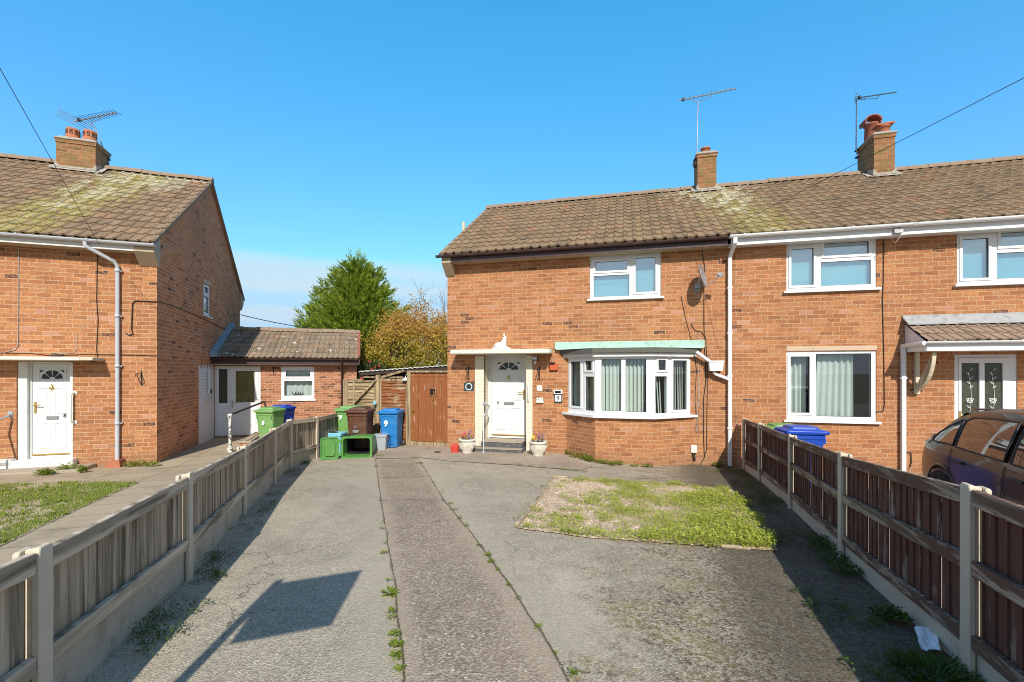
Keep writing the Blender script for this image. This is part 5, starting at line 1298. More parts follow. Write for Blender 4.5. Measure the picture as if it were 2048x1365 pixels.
m.loft([lr(lw_, bh_*1.02, .03, -lw_/2-.03), lr(lw_, bh_*1.02, -.01, -lw_/2-.03), lr(lw_*.9, bh_*.92, -.012, -lw_/2-.03), lr(lw_*.88, bh_*.90, .008, -lw_/2-.03), lr(lw_*.62, bh_*.72, .010, -lw_/2-.03), lr(lw_*.56, bh_*.68, -.03, -lw_/2-.03)], 0, True)
for k in (-.3, .3): m.box(-.06, .03, -.015, .02, k*bh_-.03, k*bh_+.03, 0, lm_)
m.build('lid', 'lime_bin', tb, bevel=.003)
for zz in (.06, bh_-.06):
    m = MB(); M4 = Matrix.Translation((-bw_*.48, .70, zz)); m.loft([[M4 @ Vector((.10*math.cos(q), .10*math.sin(q), z)) for q in [2*math.pi*i/18 for i in range(18)]] for z in (-.025, .025)]); m.build('wheel', 'tyre', tb)


def crate(loc, rotz, w, d, h, mat, name, label, cat, lidm=None, rim=True, extra=None):
    r = empty(name, loc, rotz, label=label, cat=cat); m = MB()
    m.loft([rrect(w*.86, d*.86, .03, 0), rrect(w*.98, d*.98, .03, h*.93), rrect(w*1.05, d*1.05, .03, h*.935), rrect(w*1.05, d*1.05, .03, h), rrect(w*.95, d*.95, .03, h), rrect(w*.82, d*.82, .03, .02)], 0, True)
    m.build('tub', mat, r, bevel=.003)
    if lidm: m = MB(); m.loft([rrect(w*1.06, d*1.06, .035, h+.002), rrect(w*1.06, d*1.06, .035, h+.025), rrect(w*.9, d*.9, .03, h+.04)]); m.build('lid', lidm, r, bevel=.003)
    return r


g = gpt(757, 902); c = crate((g.x, g.y+.16, gz(g.x, g.y)), R(4), .34, .32, .34, 'grey_box', 'food_caddy', 'small grey food caddy with black handle between toppled and blue bins', 'caddy', 'grey_box')
m = MB(); m.tube([(-.18, 0, .30), (-.19, -.15, .33), (-.12, -.20, .30)], .012, 6); m.tube([(.18, .02, .34), (.22, -.05, .36), (.21, -.1, .24), (.19, -.09, .2)], .014, 6); m.build('handle', 'black_plastic', c)
g = Vector((pt(672, 870, 10.9).x, 10.9)); c = crate((g.x, g.y, gz(g.x, g.y)), R(-5), .40, .36, .43, 'sky_box', 'recycling_box', 'pale blue recycling box behind the toppled bin lid', 'recycling box', 'sky_box')
m = MB(); m.tube([(-.10, -.12, .475), (.0, -.15, .50), (.10, -.12, .475)], .02, 8); m.build('handle', 'black_plastic', c)
g = gpt(646, 894); c = crate((g.x, g.y+.1, gz(g.x, g.y)), R(12), .42, .30, .34, 'teal', 'recycling_box', 'open teal box standing in the shade of the grey fence', 'recycling box')
g = gpt(640, 899); rnd = random.Random(5); m = MB()
for i in range(170):
    a, rr_ = rnd.random()*6.28, .24*math.sqrt(rnd.random()); z = .10*(1-rr_/.24)*rnd.random()+.01; s = rnd.uniform(.02, .04); q = rnd.random()*6.28; t = rnd.uniform(-.8, .8)
    c0 = Vector((rr_*1.5*math.cos(a), rr_*.8*math.sin(a), z)); u = Vector((math.cos(q), math.sin(q), t*.5))*s; v = Vector((-math.sin(q), math.cos(q), rnd.uniform(-.6, .6)))*s*.6
    m.face([c0-u, c0-v, c0+u, c0+v])
o = m.build('dead_leaves', 'leaf_litter', None, (g.x, g.y, gz(g.x, g.y))); tag(o, 'heap of dead brown leaves at the foot of the fence', 'leaf heap', kind='stuff')

# ================================================================== THINGS ROUND THE DOOR OF HOUSE 9
def skin(name, verts, edges, radii, mat, parent=None, loc=None, rotz=0, sub=2, cat=None):
    me = bpy.data.meshes.new(name); me.from_pydata(verts, edges, []); me.materials.append(M[mat])
    o = bpy.data.objects.new(name, me); COL.objects.link(o); o.parent = parent
    if loc is not None: o.location = loc
    o.rotation_euler[2] = rotz
    o.modifiers.new('skin', 'SKIN').use_smooth_shade = True
    for sv_, r in zip(me.skin_vertices[0].data, radii): sv_.radius = (r, r) if not isinstance(r, tuple) else r
    me.skin_vertices[0].data[0].use_root = True
    s = o.modifiers.new('sub', 'SUBSURF'); s.levels = s.render_levels = sub
    return o


dg = L9(1003, 705, -.30)
dog = root9('dog_statue', (dg.x, -.28, 2.376), 'white stone reclining dog statue on the door canopy', 'statue')
vs = [(-.03, 0, .085), (-.10, .01, .080), (-.155, .015, .07), (.03, 0, .10), (.055, 0, .17), (.068, 0, .235), (.072, 0, .285), (.125, -.012, .272),
      (.075, -.05, .06), (.14, -.055, .035), (.19, -.055, .03), (.075, .05, .06), (.14, .055, .035), (.19, .055, .03), (-.12, -.07, .06), (-.03, -.095, .035), (-.20, .03, .035), (-.22, -.04, .025)]
ed_ = [(0, 1), (1, 2), (0, 3), (3, 4), (4, 5), (5, 6), (6, 7), (3, 8), (8, 9), (9, 10), (3, 11), (11, 12), (12, 13), (1, 14), (14, 15), (2, 16), (16, 17)]
skin('body', vs, ed_, [.078, .078, .066, .078, .062, .050, .046, .026, .036, .028, .026, .036, .028, .026, .055, .032, .022, .016], 'statue', dog)
for sy in (-1, 1): m = MB(); m.lathe((.060, sy*.028, .31), [(.022, 0), (.017, .035), (.003, .075)], 8, sx=.6); m.build('ear', 'statue', dog)
m = MB(); m.loft([rrect(.44, .19, .03, 0), rrect(.43, .18, .03, .022)]); m.build('plinth', 'statue', dog)


def planter(px, py, r, label, plants, seed):
    g = gpt(px, py); base = Vector((g.x, g.y+r*.8, gz(g.x, g.y)+.012))
    p = empty('planter', base, label=label, cat='planter'); m = MB()
    m.lathe((0, 0, 0), [(r*.62, 0), (r*.66, .03), (r*.72, .06), (r*.92, .15), (r*1.0, .23), (r*.98, .27), (r*1.06, .275), (r*1.08, .305), (r*1.04, .32), (r*.90, .32), (r*.86, .27)], 28)
    m.face([(r*.87*math.cos(2*math.pi*i/20), r*.87*math.sin(2*math.pi*i/20), .275) for i in range(20)])
    for k in range(8):
        a0 = 2*math.pi*k/8; rr_ = lambda z: r*(.72+.28*min(1, (z-.06)/.17))+.006
        m.tube([(rr_(z)*math.cos(a0+t), rr_(z)*math.sin(a0+t), z) for t, z in ((-.3, .22), (-.18, .13), (0, .09), (.18, .13), (.3, .22))], .010, 6)
        m.tube([(rr_(z)*math.cos(a0), rr_(z)*math.sin(a0), z) for z in (.10, .16, .23)], .010, 6)
    m.build('pot', 'stone_white', p); m = MB(); m.face([(r*.86*math.cos(2*math.pi*i/20), r*.86*math.sin(2*math.pi*i/20), .288) for i in range(20)]); m.build('compost', 'dark_timber', p)
    rnd = random.Random(seed); fl = empty('potted_plant', base+Vector((0, 0, .29)), label=plants[0], cat='plant')
    q = MB()
    for i in range(90):
        a, rr2 = rnd.random()*6.28, r*.8*math.sqrt(rnd.random()); c0 = Vector((rr2*math.cos(a), rr2*math.sin(a), rnd.uniform(0, .10))); t = rnd.random()*6.28; s = rnd.uniform(.018, .036)
        u = Vector((math.cos(t), math.sin(t), rnd.uniform(.1, .9)))*s; v = Vector((-math.sin(t), math.cos(t), 0))*s*.5; q.face([c0, c0+u*.6-v, c0+u*1.4, c0+u*.6+v])
    q.build('foliage', 'weed', fl)
    for (mat, cx_, cy_, cz, n, sp) in plants[1:]:
        q = MB()
        for i in range(n):
            c0 = Vector((cx_+rnd.gauss(0, sp), cy_+rnd.gauss(0, sp), cz+rnd.gauss(0, sp*1.3)))
            q.tube([(c0.x*.6, c0.y*.6, 0), c0], .003, 4)
            for k in range(5):
                a = k*1.2566; s = .020; u = Vector((math.cos(a), -.35, math.sin(a)))*s; v = Vector((-math.sin(a), 0, math.cos(a)))*s*.6; q.face([c0, c0+u*.6-v, c0+u*1.2, c0+u*.6+v])
        q.build('flowers', mat, fl)


planter(933, 909, .185, 'white cast urn planter left of the front door steps', ('pot plant with red and mauve flowers in the left urn', ('pink_flower', -.06, 0, .14, 5, .03), ('mauve_flower', .05, 0, .15, 14, .04)), 3)
planter(1077, 915, .19, 'white cast urn planter right of the front door steps', ('pot plant with yellow flowers in the right urn', ('yellow_flower', -.10, 0, .13, 7, .02), ('mauve_flower', .07, 0, .14, 16, .045)), 6)
g = gpt(909, 907); rc = empty('fuel_can', (g.x, g.y+.06, gz(g.x, g.y)+.014), R(-10), label='small red plastic can beside the left planter', cat='can')
m = MB(); m.loft([rrect(.17, .12, .025, 0), rrect(.175, .125, .025, .13), rrect(.12, .09, .025, .16)]); m.build('body', 'red', rc, bevel=.003)
m = MB(); m.lathe((.045, 0, .155), [(.022, 0), (.022, .035), (.018, .04)], 10); m.tube([(-.06, 0, .15), (-.05, 0, .19), (.015, 0, .19), (.02, 0, .16)], .010, 6); m.build('handle', 'red', rc)
# galvanised handrail
hrp = [L9(967, 908, -.52), L9(967, 833, -.52), L9(978, 815, -.12), L9(979, 812, -.07), L9(968, 808, -.02)]
rl = root9('handrail', (hrp[0].x, -.52, .0), 'grey galvanised handrail bent from ground to wall beside door 9', 'handrail'); o0 = Vector((hrp[0].x, -.52, 0))
m = MB(); q = [h-o0 for h in hrp]; q[0].z = -.12; m.tube(q, .019, 10); m.build('tube', 'galv', rl); m = MB(); m.lathe((0, 0, gz(*F9.w(hrp[0].x, -.52).xy[:])+.014), [(.05, 0), (.05, .012), (.02, .014)], 12); m.box(q[-1].x-.03, q[-1].x+.03, .50, .518, q[-1].z-.045, q[-1].z+.045); m.build('flange', 'galv', rl)


def bracket(frame, px, py0, py1, label, grp, out=.24):
    x, z1 = frame.at(px, py0); _, z0 = frame.at(px, py1)
    r = empty('hanging_basket_bracket', frame.w(x, -.006, z0), frame.ang, label=label, cat='bracket', group=grp); hh = z1-z0
    m = MB(); m.box(-.010, .010, -.006, .003, 0, hh); m.tube([(0, -.003, hh*.86), (0, -out, hh*.80), (0, -out-.03, hh*.70), (0, -out-.02, hh*.62)], .008, 6); m.tube([(0, -.004, hh*.12), (0, -out*.5, hh*.36), (0, -out*.85, hh*.79)], .007, 6)
    m.tube([(0, -.004, hh*.8), (0, -out*.35, hh*.5), (0, -out*.5, hh*.36)], .006, 6); m.build('ironwork', 'black_metal', r); return r


bracket(F9, 938, 732, 762, 'black iron basket bracket on the brick left of door 9', 'hanging basket brackets')
bracket(F9, 1079, 732, 762, 'black iron basket bracket on the brick right of door 9', 'hanging basket brackets')
bracket(F8, 283, 742, 772, 'black iron basket bracket beside the grey downpipe of the left house', 'hanging basket brackets')
x_, z_ = F8.at(547, 740, YE); r = empty('hanging_basket_bracket', F8.w(x_, YE-.006, z_-.12), F8.ang, label='black iron basket bracket under the eaves of the extension', cat='bracket', group='hanging basket brackets')
m = MB(); m.box(-.01, .01, -.006, .003, 0, .22); m.tube([(0, 0, .2), (0, -.2, .19), (0, -.22, .14)], .008, 6); m.tube([(0, 0, .03), (0, -.15, .19)], .006, 6); m.build('ironwork', 'black_metal', r)


def at9(px, py, y=-.0): return L9(px, py, y)


a, b = at9(928, 766), at9(948.5, 782); s = root9('house_sign', ((a.x+b.x)/2, -.02, (a.z+b.z)/2), 'slate plaque with white ring and heart left of door 9', 'sign')
w_, h_ = (b.x-a.x)/2, (a.z-b.z)/2
m = MB(); m.box(-w_, w_, 0, .018, -h_, h_); m.build('slate', 'slate', s, bevel=.003)
m = MB(); m.tube([(h_*.80*math.cos(R(t)), -.003, h_*.80*math.sin(R(t))) for t in range(0, 361, 20)], .013, 6, caps=False); m.build('ring', 'white_mark', s)
m = MB(); ht = [(.035*(16*math.sin(t)**3)/16*1.5, .035*(13*math.cos(t)-5*math.cos(2*t)-2*math.cos(3*t)-math.cos(4*t))/16*1.5) for t in [2*math.pi*i/24 for i in range(24)]]; m.prism(ht, -.006, .0); m.build('heart', 'black_mark', s)
m = MB()
for i in range(9): t = R(i*40+10); m.lathe((h_*.80*math.cos(t), -.004, h_*.80*math.sin(t)), [(.001, -.018), (.018, 0), (.001, .018)], 6)
m.build('leaf_trim', 'sky_box', s)
a, b = at9(1108, 780), at9(1125, 806); s = root9('solar_number_light', ((a.x+b.x)/2, -.03, b.z), 'solar wall light with white number 9 plate left of the bay', 'number light'); w_ = (b.x-a.x)/2; h_ = a.z-b.z
m = MB(); m.box(-w_*.88, w_*.88, 0, .03, 0, h_*.66); m.build('frame', 'black_plastic', s, bevel=.004)
m = MB(); m.box(-w_, w_, -.035, .03, h_*.67, h_); m.build('hood', 'upvc', s, bevel=.006); m = MB(); m.box(-w_*.7, w_*.7, -.038, -.03, h_*.74, h_*.93); m.build('solar_panel', 'dark_glass', s)
m = MB(); m.box(-w_*.74, w_*.74, -.004, .002, h_*.10, h_*.60); m.build('plate', 'white_mark', s); text_mesh('number', '9', .15, 'black_mark', s, (0, -.006, h_*.35), ext=.001, bold=.002)
a, b = at9(1100, 725), at9(1116.5, 741); s = root9('alarm_box', ((a.x+b.x)/2, -.05, b.z), 'orange red box with dark cap on the wall left of the bay', 'box'); w_ = (b.x-a.x)/2; h_ = a.z-b.z
m = MB(); m.box(-w_, w_, -.02, .05, 0, h_*.85); m.build('case', 'orange', s, bevel=.008); m = MB(); m.box(-w_*1.05, w_*.3, -.07, .03, h_*.82, h_*1.0); m.build('cap', 'black_plastic', s, bevel=.005)
a, b = at9(1074, 771.5), at9(1084.5, 782); s = root9('wall_plaque', ((a.x+b.x)/2, -.012, (a.z+b.z)/2), 'small white wall plaque with reddish print right of door 9', 'plaque'); w_ = (b.x-a.x)/2; h_ = (a.z-b.z)/2
m = MB(); m.box(-w_, w_, 0, .012, -h_, h_); m.build('plate', 'white_mark', s, bevel=.002); m = MB(); m.tube([(-.02, -.002, -.02), (-.005, -.002, .02), (.012, -.002, -.005), (.028, -.002, .012)], .006, 5); m.build('print', 'pink_flower', s)
a = at9(1080, 803); s = root9('cat_ornament', (a.x, -.02, a.z), 'white ornament of small cats in a row on the wall right of door 9', 'ornament')
m = MB(); m.box(-.09, .09, -.03, .018, -.03, .0)
for k in (-.055, .0, .055): m.lathe((k, -.01, 0), [(.026, 0), (.03, .02), (.022, .045), (.026, .055), (.022, .075), (.005, .085)], 10); m.lathe((k-.014, -.01, .07), [(.008, 0), (.001, .025)], 6); m.lathe((k+.014, -.01, .07), [(.008, 0), (.001, .025)], 6)
m.build('figures', 'statue', s)
a = at9(1069, 717, -.2); s = root9('security_light', (a.x, -.18, a.z), 'black security floodlight under the right end of the door canopy', 'light')
m = MB(); m.box(-.07, .07, -.05, .03, -.04, .03); m.build('case', 'black_plastic', s, bevel=.01); m = MB(); m.box(-.06, .06, -.056, -.048, -.03, .02); m.build('lens', 'upvc_dirty', s); m = MB(); m.box(-.02, .02, .02, .18, -.0, .05); m.lathe((.0, .05, -.14), [(.01, 0), (.03, .03), (.03, .07), (.02, .09)], 10); m.build('sensor', 'upvc_dirty', s)
x0 = at9(1057.5, 790); s = root9('grab_rail', (x0.x, -.01, 1.15), 'short white grab rail on the cream strip right of door 9', 'grab rail'); m = MB(); m.tube([(0, 0, 0), (0, -.05, .02), (0, -.05, .40), (0, 0, .42)], .014, 8); m.build('tube', 'white_paint', s); m = MB(); m.box(-.03, .03, 0, .012, .47, .57); m.build('key_safe', 'galv', s, bevel=.006)
a, b = at9(1381, 890), at9(1393.5, 906); mbx = root9('meter_box', ((a.x+b.x)/2, -.06, b.z), 'small white meter box on the wall right of the bay', 'meter box'); w_ = (b.x-a.x)/2; h_ = a.z-b.z
m = MB(); m.box(-w_, w_, 0, .06, 0, h_); m.build('case', 'upvc_dirty', mbx, bevel=.008); m = MB(); m.tube([(0, .03, .01), (0, .03, -.07), (.02, .03, -.16)], .025, 8); m.build('conduit', 'black_plastic', mbx)

# satellite dish
a = at9(1394, 576); sd = root9('satellite_dish', (a.x, -.02, a.z), 'grey satellite dish seen edge on, high on the brick wall', 'satellite dish')
dc = at9(1407, 552, -.34); c0 = Vector((dc.x-a.x, -.32, dc.z-a.z)); nv = Vector((.91, -.34, .22)).normalized()
Q = nv.to_track_quat('Z', 'Y').to_matrix().to_4x4(); Q.translation = c0
m = MB(); rings = [[Q @ Vector((r_*.225*math.cos(t), r_*.25*math.sin(t), .055*(r_*r_-1))) for t in [2*math.pi*i/28 for i in range(28)]] for r_ in (.05, .35, .65, .88, 1.0, 1.03)]
back = [[p-nv*.012 for p in rg] for rg in reversed(rings)]
m.loft(rings+back, 0, True, True); m.build('dish', 'alu', sd)
m = MB(); lowr = c0-Vector((0, 0, .22)); lnb = c0+nv*.33-Vector((0, 0, .10)); m.tube([lowr, lowr+nv*.12, lnb], .010, 6); m.build('arm', 'alu', sd)
m = MB(); m.tube([lnb-nv*.06+Vector((0, 0, .03)), lnb+nv*.05+Vector((0, 0, .0))], .032, 10); m.box(lnb.x-.02, lnb.x+.05, lnb.y-.03, lnb.y+.03, lnb.z-.03, lnb.z+.02); m.build('receiver', 'grey_box', sd)
m = MB(); m.box(-.05, .05, 0, .018, -.09, .09); m.tube([(0, 0, .0), (0, -.12, .02), c0-nv*.08], .018, 8); m.box(-.06, .06, -.16, -.08, -.03, .07); m.build('wall_mount', 'alu', sd)


def wire(name, frame, pxs, y, mat, r, label, cat='cable', group=None, yadd=None):
    P = []
    for (px, py) in pxs: x, z = frame.at(px, py, y); P.append(Vector(frame.w(x, y, z)))
    m = MB(); m.tube(P, r, 6); return tag(m.build(name, mat), label, cat, group)


wire('cable', F9, [(1405, 487), (1404, 505), (1409, 530), (1408, 570), (1408, 640), (1409, 690), (1412, 760), (1407, 800), (1407, 870), (1409, 915), (1400, 930)], -.012, 'cable', .0075, 'black cable running from the eaves to the ground right of the bay')
wire('cable', F9, [(1362, 592), (1372, 640), (1388, 700), (1393, 740), (1390, 800), (1394, 850)], -.012, 'cable', .005, 'thin black cable slanting from the wall to the bay roof')
wire('cable', F9, [(1382, 648), (1390, 661), (1402, 664), (1412, 675), (1415, 760), (1413, 900), (1408, 918)], -.014, 'cable', .006, 'black cable hooked over the wall above the bay')
wire('cable', F9, [(1396, 665), (1396, 700), (1397, 780), (1393, 848), (1398, 858), (1394, 866), (1391, 852)], -.012, 'grey_cable', .006, 'pale cable ending in a loop right of the bay')
wire('cable', F9, [(1767, 470), (1767, 560), (1765, 600), (1768, 720), (1769, 810), (1766, 824), (1753, 824)], -.012, 'cable', .0075, 'black cable down the brick beside the right-hand windows')
wire('cable', F9, [(1811, 905), (1822, 906), (1823, 925), (1820, 935)], -.02, 'cable', .009, 'short black hose end low on the wall under the porch')
wire('cable', F8, [(195, 490), (193, 600), (196, 640), (193, 700), (196, 720), (188, 724), (165, 720)], -.012, 'cable', .0065, 'black cable down the wall left of the grey downpipe')
wire('cable', F8, [(316, 604), (270, 602), (265, 608), (263, 660), (266, 668), (258, 671), (252, 667)], -.014, 'cable', .011, 'thick black cable hooked over near the corner of the left house')
wire('cable', F8, [(314, 712), (250, 710), (170, 709), (105, 712), (60, 707), (0, 706)], -.014, 'cable', .006, 'black cable running level above the left door')
wire('cable', F8, [(37, 480), (36, 690), (30, 700), (10, 705)], -.012, 'grey_cable', .007, 'pale cable down the wall above the left door')
wire('cable', F8, [(153, 666), (153, 700), (146, 706), (105, 709)], -.012, 'grey_cable', .006, 'pale short cable stub above the left canopy')
S8 = Frame(F8.P, F8.y)
m = MB(); P = []
for (px, py) in ((315, 604), (345, 612), (400, 635), (440, 655), (478, 668)):
    x, z = S8.at(px, py); v = S8.w(x, 0, z); P.append(v+Vector((F8.d[0], F8.d[1], 0))*.014)
m.tube(P, .009, 6); tag(m.build('cable', 'cable'), 'black cable sloping across the shaded gable wall', 'cable')
tv = MB(); a, b = F8.at(128, 0)[0], 0
# white grab rail and grey rail by door 8
x_, z1 = F8.at(150, 786); _, z0 = F8.at(150, 845)
s = empty('grab_rail', F8.w(x_, -.01, z0), F8.ang, label='white vertical grab rail on the brick right of door 8', cat='grab rail'); m = MB(); hh = z1-z0; m.tube([(0, 0, 0), (-.02, -.05, .0), (-.03, -.07, .04), (-.03, -.07, hh-.04), (-.02, -.05, hh), (.0, 0, hh)], .017, 10); m.build('tube', 'white_paint', s)
m = MB()
for z in (0, hh): m.tube([(0, 0, z), (0, .012, z)], .04, 12)
m.build('flange', 'white_paint', s)
a = L8(17, 829, -.03); q = [L8(20, 829, -.02), L8(14, 834, -.10), L8(-20, 846, -.35), L8(-60, 862, -.8)]; s = empty('handrail', F8.w(a.x, 0, 0), F8.ang, label='grey handrail stub at the left edge beside door 8', cat='handrail'); m = MB(); m.tube([v-Vector((a.x, 0, 0)) for v in q]+[Vector((q[-1].x-a.x, -.8, -.2))], .02, 8); m.build('tube', 'galv', s); m = MB(); m.box(q[0].x-a.x-.035, q[0].x-a.x+.035, -.02, 0, q[0].z-.05, q[0].z+.06); m.build('flange', 'galv', s)
# meter pipe and boxes on painted patch of gable (things fixed to the gable wall)
s = empty('gas_meter_pipe', S8.w(3.35, 0, 0)+Vector((F8.d[0], F8.d[1], 0))*.03, F8.ang, label='white boxed pipe on the painted gable patch', cat='pipe'); m = MB(); m.tube([(0, 0, 1.93), (.03, 0, 1.90), (.03, 0, 1.22)], .028, 8); m.build('pipe', 'white_paint', s); m = MB(); m.box(-.03, .09, -.14, .14, 1.06, 1.12); m.box(-.03, .07, -.06, .06, 1.12, 1.24); m.build('shelf', 'stone_white', s); 
s = empty('door_bell', F8.w(-.012, YE-.35, 1.22), F8.ang, label='small black door bell on the white painted brick beside the extension door', cat='door bell'); m = MB(); m.box(.012, .045, -.04, .04, 0, .13); m.build('case', 'black_plastic', s, bevel=.006)

# path handrail behind the grey fence
g = gpt(460, 905); top = pt(460, 832, g.y); end = Vector(F8.w(*F8.at(528, 804, YE-.06)[:1], YE-.06, F8.at(528, 804, YE-.06)[1]))
s = empty('path_handrail', (g.x, g.y, gz(g.x, g.y)), label='flaking white post with brown rail sloping up to the extension', cat='handrail'); o0 = Vector((g.x, g.y, gz(g.x, g.y)))
T = NT('flaking_white_black_post'); oo = T.coords('Object'); M['flake_post'] = T.pbr(T.mix(T.sm(T.noise(oo, 22, 4, .7), .44, .52), (.05, .05, .03), (.72, .72, .66)), .7)
m = MB(); m.tube([(0, 0, -.1), top-o0], .033, 10); m.lathe((0, 0, -.0), [(.06, 0), (.06, .12), (.04, .14)], 10); m.lathe(top-o0-Vector((0, 0, .05)), [(.04, 0), (.055, .02), (.055, .09), (.03, .10)], 10); m.build('post', 'flake_post', s)
m = MB(); m.tube([top-o0+Vector((0, 0, .02)), end-o0-(end-top).normalized()*.0], .027, 10); m.build('rail', 'dark_timber', s)
a, b = Vector((pt(490, 880, 11.1).x, 11.1)), Vector((pt(522, 868, 12.9).x, 12.9)); ang = math.atan2(b.y-a.y, b.x-a.x); L_ = (b-a).length
s = empty('garden_wall', (a.x, a.y, gz(a.x, a.y)), ang, label='low orange brick wall with tan coping beside the path handrail', cat='wall'); m = MB(); m.box(0, L_, -.12, .12, -.1, .22); m.build('brickwork', 'brick_ext', s); m = MB(); m.box(-.02, L_+.01, -.14, .14, .222, .27); m.build('coping', 'sleeper', s, bevel=.008)

# ================================================================== AERIALS, OVERHEAD CABLES
def yplane(frame, px, py, y): x, z = frame.at(px, py, y); return Vector(frame.w(x, y, z))


d9 = Vector((F9.d[0], F9.d[1], 0)); d8v = Vector((F8.d[0], F8.d[1], 0))
aerial('tv_aerial', yplane(F9, 1392, 336, 3.3), [yplane(F9, 1392, 320, 3.3), yplane(F9, 1394, 300, 3.3)], yplane(F9, 1396, 203, 3.3), yplane(F9, 1357, 202, 3.6), yplane(F9, 1472, 177, 2.9), (0, 0, 1), 'long tv aerial on a tall mast at the middle chimney', .13, 12)
aerial('tv_aerial', yplane(F9, 1716, 318, 3.8), [yplane(F9, 1719, 310, 3.75), yplane(F9, 1712, 300, 3.7)], yplane(F9, 1713, 199, 3.7), yplane(F9, 1711, 197, 3.7), yplane(F9, 1792, 185, 2.6), (.35, .75, .45), 'shorter tv aerial on a white mast at the right chimney', .22, 11, reflector=.35)
aerial('tv_aerial', yplane(F8, 214, 335, 3.9), [yplane(F8, 216, 322, 3.9), yplane(F8, 208, 300, 3.85), yplane(F8, 195, 268, 3.8), yplane(F8, 190, 255, 3.8)], yplane(F8, 182, 247, 3.75), yplane(F8, 150, 243, 4.0), yplane(F8, 234, 225, 3.3), (.62, .70, -.30), 'tv aerial with wide reflector on bent mast at the left chimney', .30, 14, reflector=.75)


def cable_run(name, a, b, sag, r, label):
    m = MB(); a, b = Vector(a), Vector(b); m.tube([a.lerp(b, t)-Vector((0, 0, sag*4*t*(1-t))) for t in [i/24 for i in range(25)]], r, 6); return tag(m.build(name, 'cable'), label, 'cable')


def extend(a, px, py, Y, k): q = pt(px, py, Y); return a+(q-a)*k


A = yplane(F8, 198, 489, -.3); cable_run('overhead_cable', A, extend(A, -30, 84, 4.6, 2.6), .0, .0038, 'overhead cable crossing the sky to the left house')
A = yplane(F9, 1405, 484, -.3); cable_run('overhead_cable', A, extend(A, 2070, 145, 4.5, 2.4), .0, .0038, 'overhead cable rising from the eaves past the right chimney')
A = yplane(F9, 1793, 461, -.32); cable_run('overhead_cable', A, extend(A, 2090, 352, 4.2, 2.2), .0, .0026, 'thin overhead cable meeting the white gutter at top right')
A = Vector(F8.w(-.05, D8+.3, L8(480, 628, D8).z)); B_ = pt(900, 653, 19.5); cable_run('overhead_cable', A, B_, .45, .014, 'sagging cable in front of the conifer behind the extension roof')
m = MB(); bx_ = L9(1795, 462, -.31); m.box(-.07, .07, -.05, .02, -.05, .03); m.tube([(0, -.02, -.04), (-.12, -.03, -.12), (-.05, -.02, -.24), (.05, -.02, -.1)], .006, 6); tag(obj9(m, 'cable_bracket', 'alu', loc=(bx_.x, -.31, bx_.z)), 'small grey cable bracket on the white fascia above the right windows', 'bracket')

# ================================================================== THE SIGN BOARD that throws the shadow on the drive (stands behind the viewpoint's left)
SUN = Vector((-.042, .483, -.37)).normalized()
def cast_back(P, y): t = (y-P.y)/SUN.y; return P+SUN*t
YS = .35
sh = [grd(*p) for p in ((545, 1170), (725, 1141), (662, 1252), (458, 1290))]
q = [cast_back(v, YS) for v in sh]
zt = max(v.z for v in q); zb = min(v.z for v in q)
base = cast_back(grd(400, 1345), YS)
s = empty('sale_board', (q[0].x, YS, 0), label='board on a post whose shadow falls across the drive', cat='sign board')
bpl = [Vector((v.x-q[0].x, 0, v.z)) for v in q]
m = MB(); m.face([(v.x, 0, v.z) for v in (bpl[3], bpl[2], bpl[1], bpl[0])]); m.face([(v.x, .006, v.z) for v in bpl]); m.build('board', 'white_mark', s)
m = MB(); xp = base.x-q[0].x; m.bar((xp, .03, gz(base.x, YS)-.3), (bpl[0].x+.02, .03, bpl[0].z+.02), .055, .055, up=(0, 1, 0)); m.build('post', 'tan_wood', s)


# ================================================================== VEGETATION
def quads(name, faces, mat, parent=None, loc=None):
    me = bpy.data.meshes.new(name); v = []; f = []
    for q in faces: f.append(tuple(range(len(v), len(v)+len(q)))); v.extend(q)
    me.from_pydata(v, [], f); me.materials.append(M[mat]); me.update()
    o = bpy.data.objects.new(name, me); COL.objects.link(o); o.parent = parent
    if loc is not None: o.location = loc
    return o


def rv(rnd):
    while True:
        v = Vector((rnd.uniform(-1, 1), rnd.uniform(-1, 1), rnd.uniform(-1, 1)))
        if .05 < v.length < 1: return v.normalized()


def branchy(mb, p, d, L, r, depth, rnd, spread=.6, tips=None):
    n = 4; pts = [Vector(p)]; dd = Vector(d).normalized()
    for i in range(n): dd = (dd+rv(rnd)*.16+Vector((0, 0, .03))).normalized(); pts.append(pts[-1]+dd*L/n)
    mb.tube(pts, [r*(1-.55*i/n) for i in range(n+1)], 5 if r > .02 else 3)
    if tips is not None and depth <= 1: tips.append(pts[-1])
    if depth > 0:
        for k in range(rnd.randint(2, 4)):
            i = rnd.randint(2, n); nd = (dd+rv(rnd)*spread).normalized(); branchy(mb, pts[i], nd, L*rnd.uniform(.55, .8), r*.45, depth-1, rnd, spread, tips)


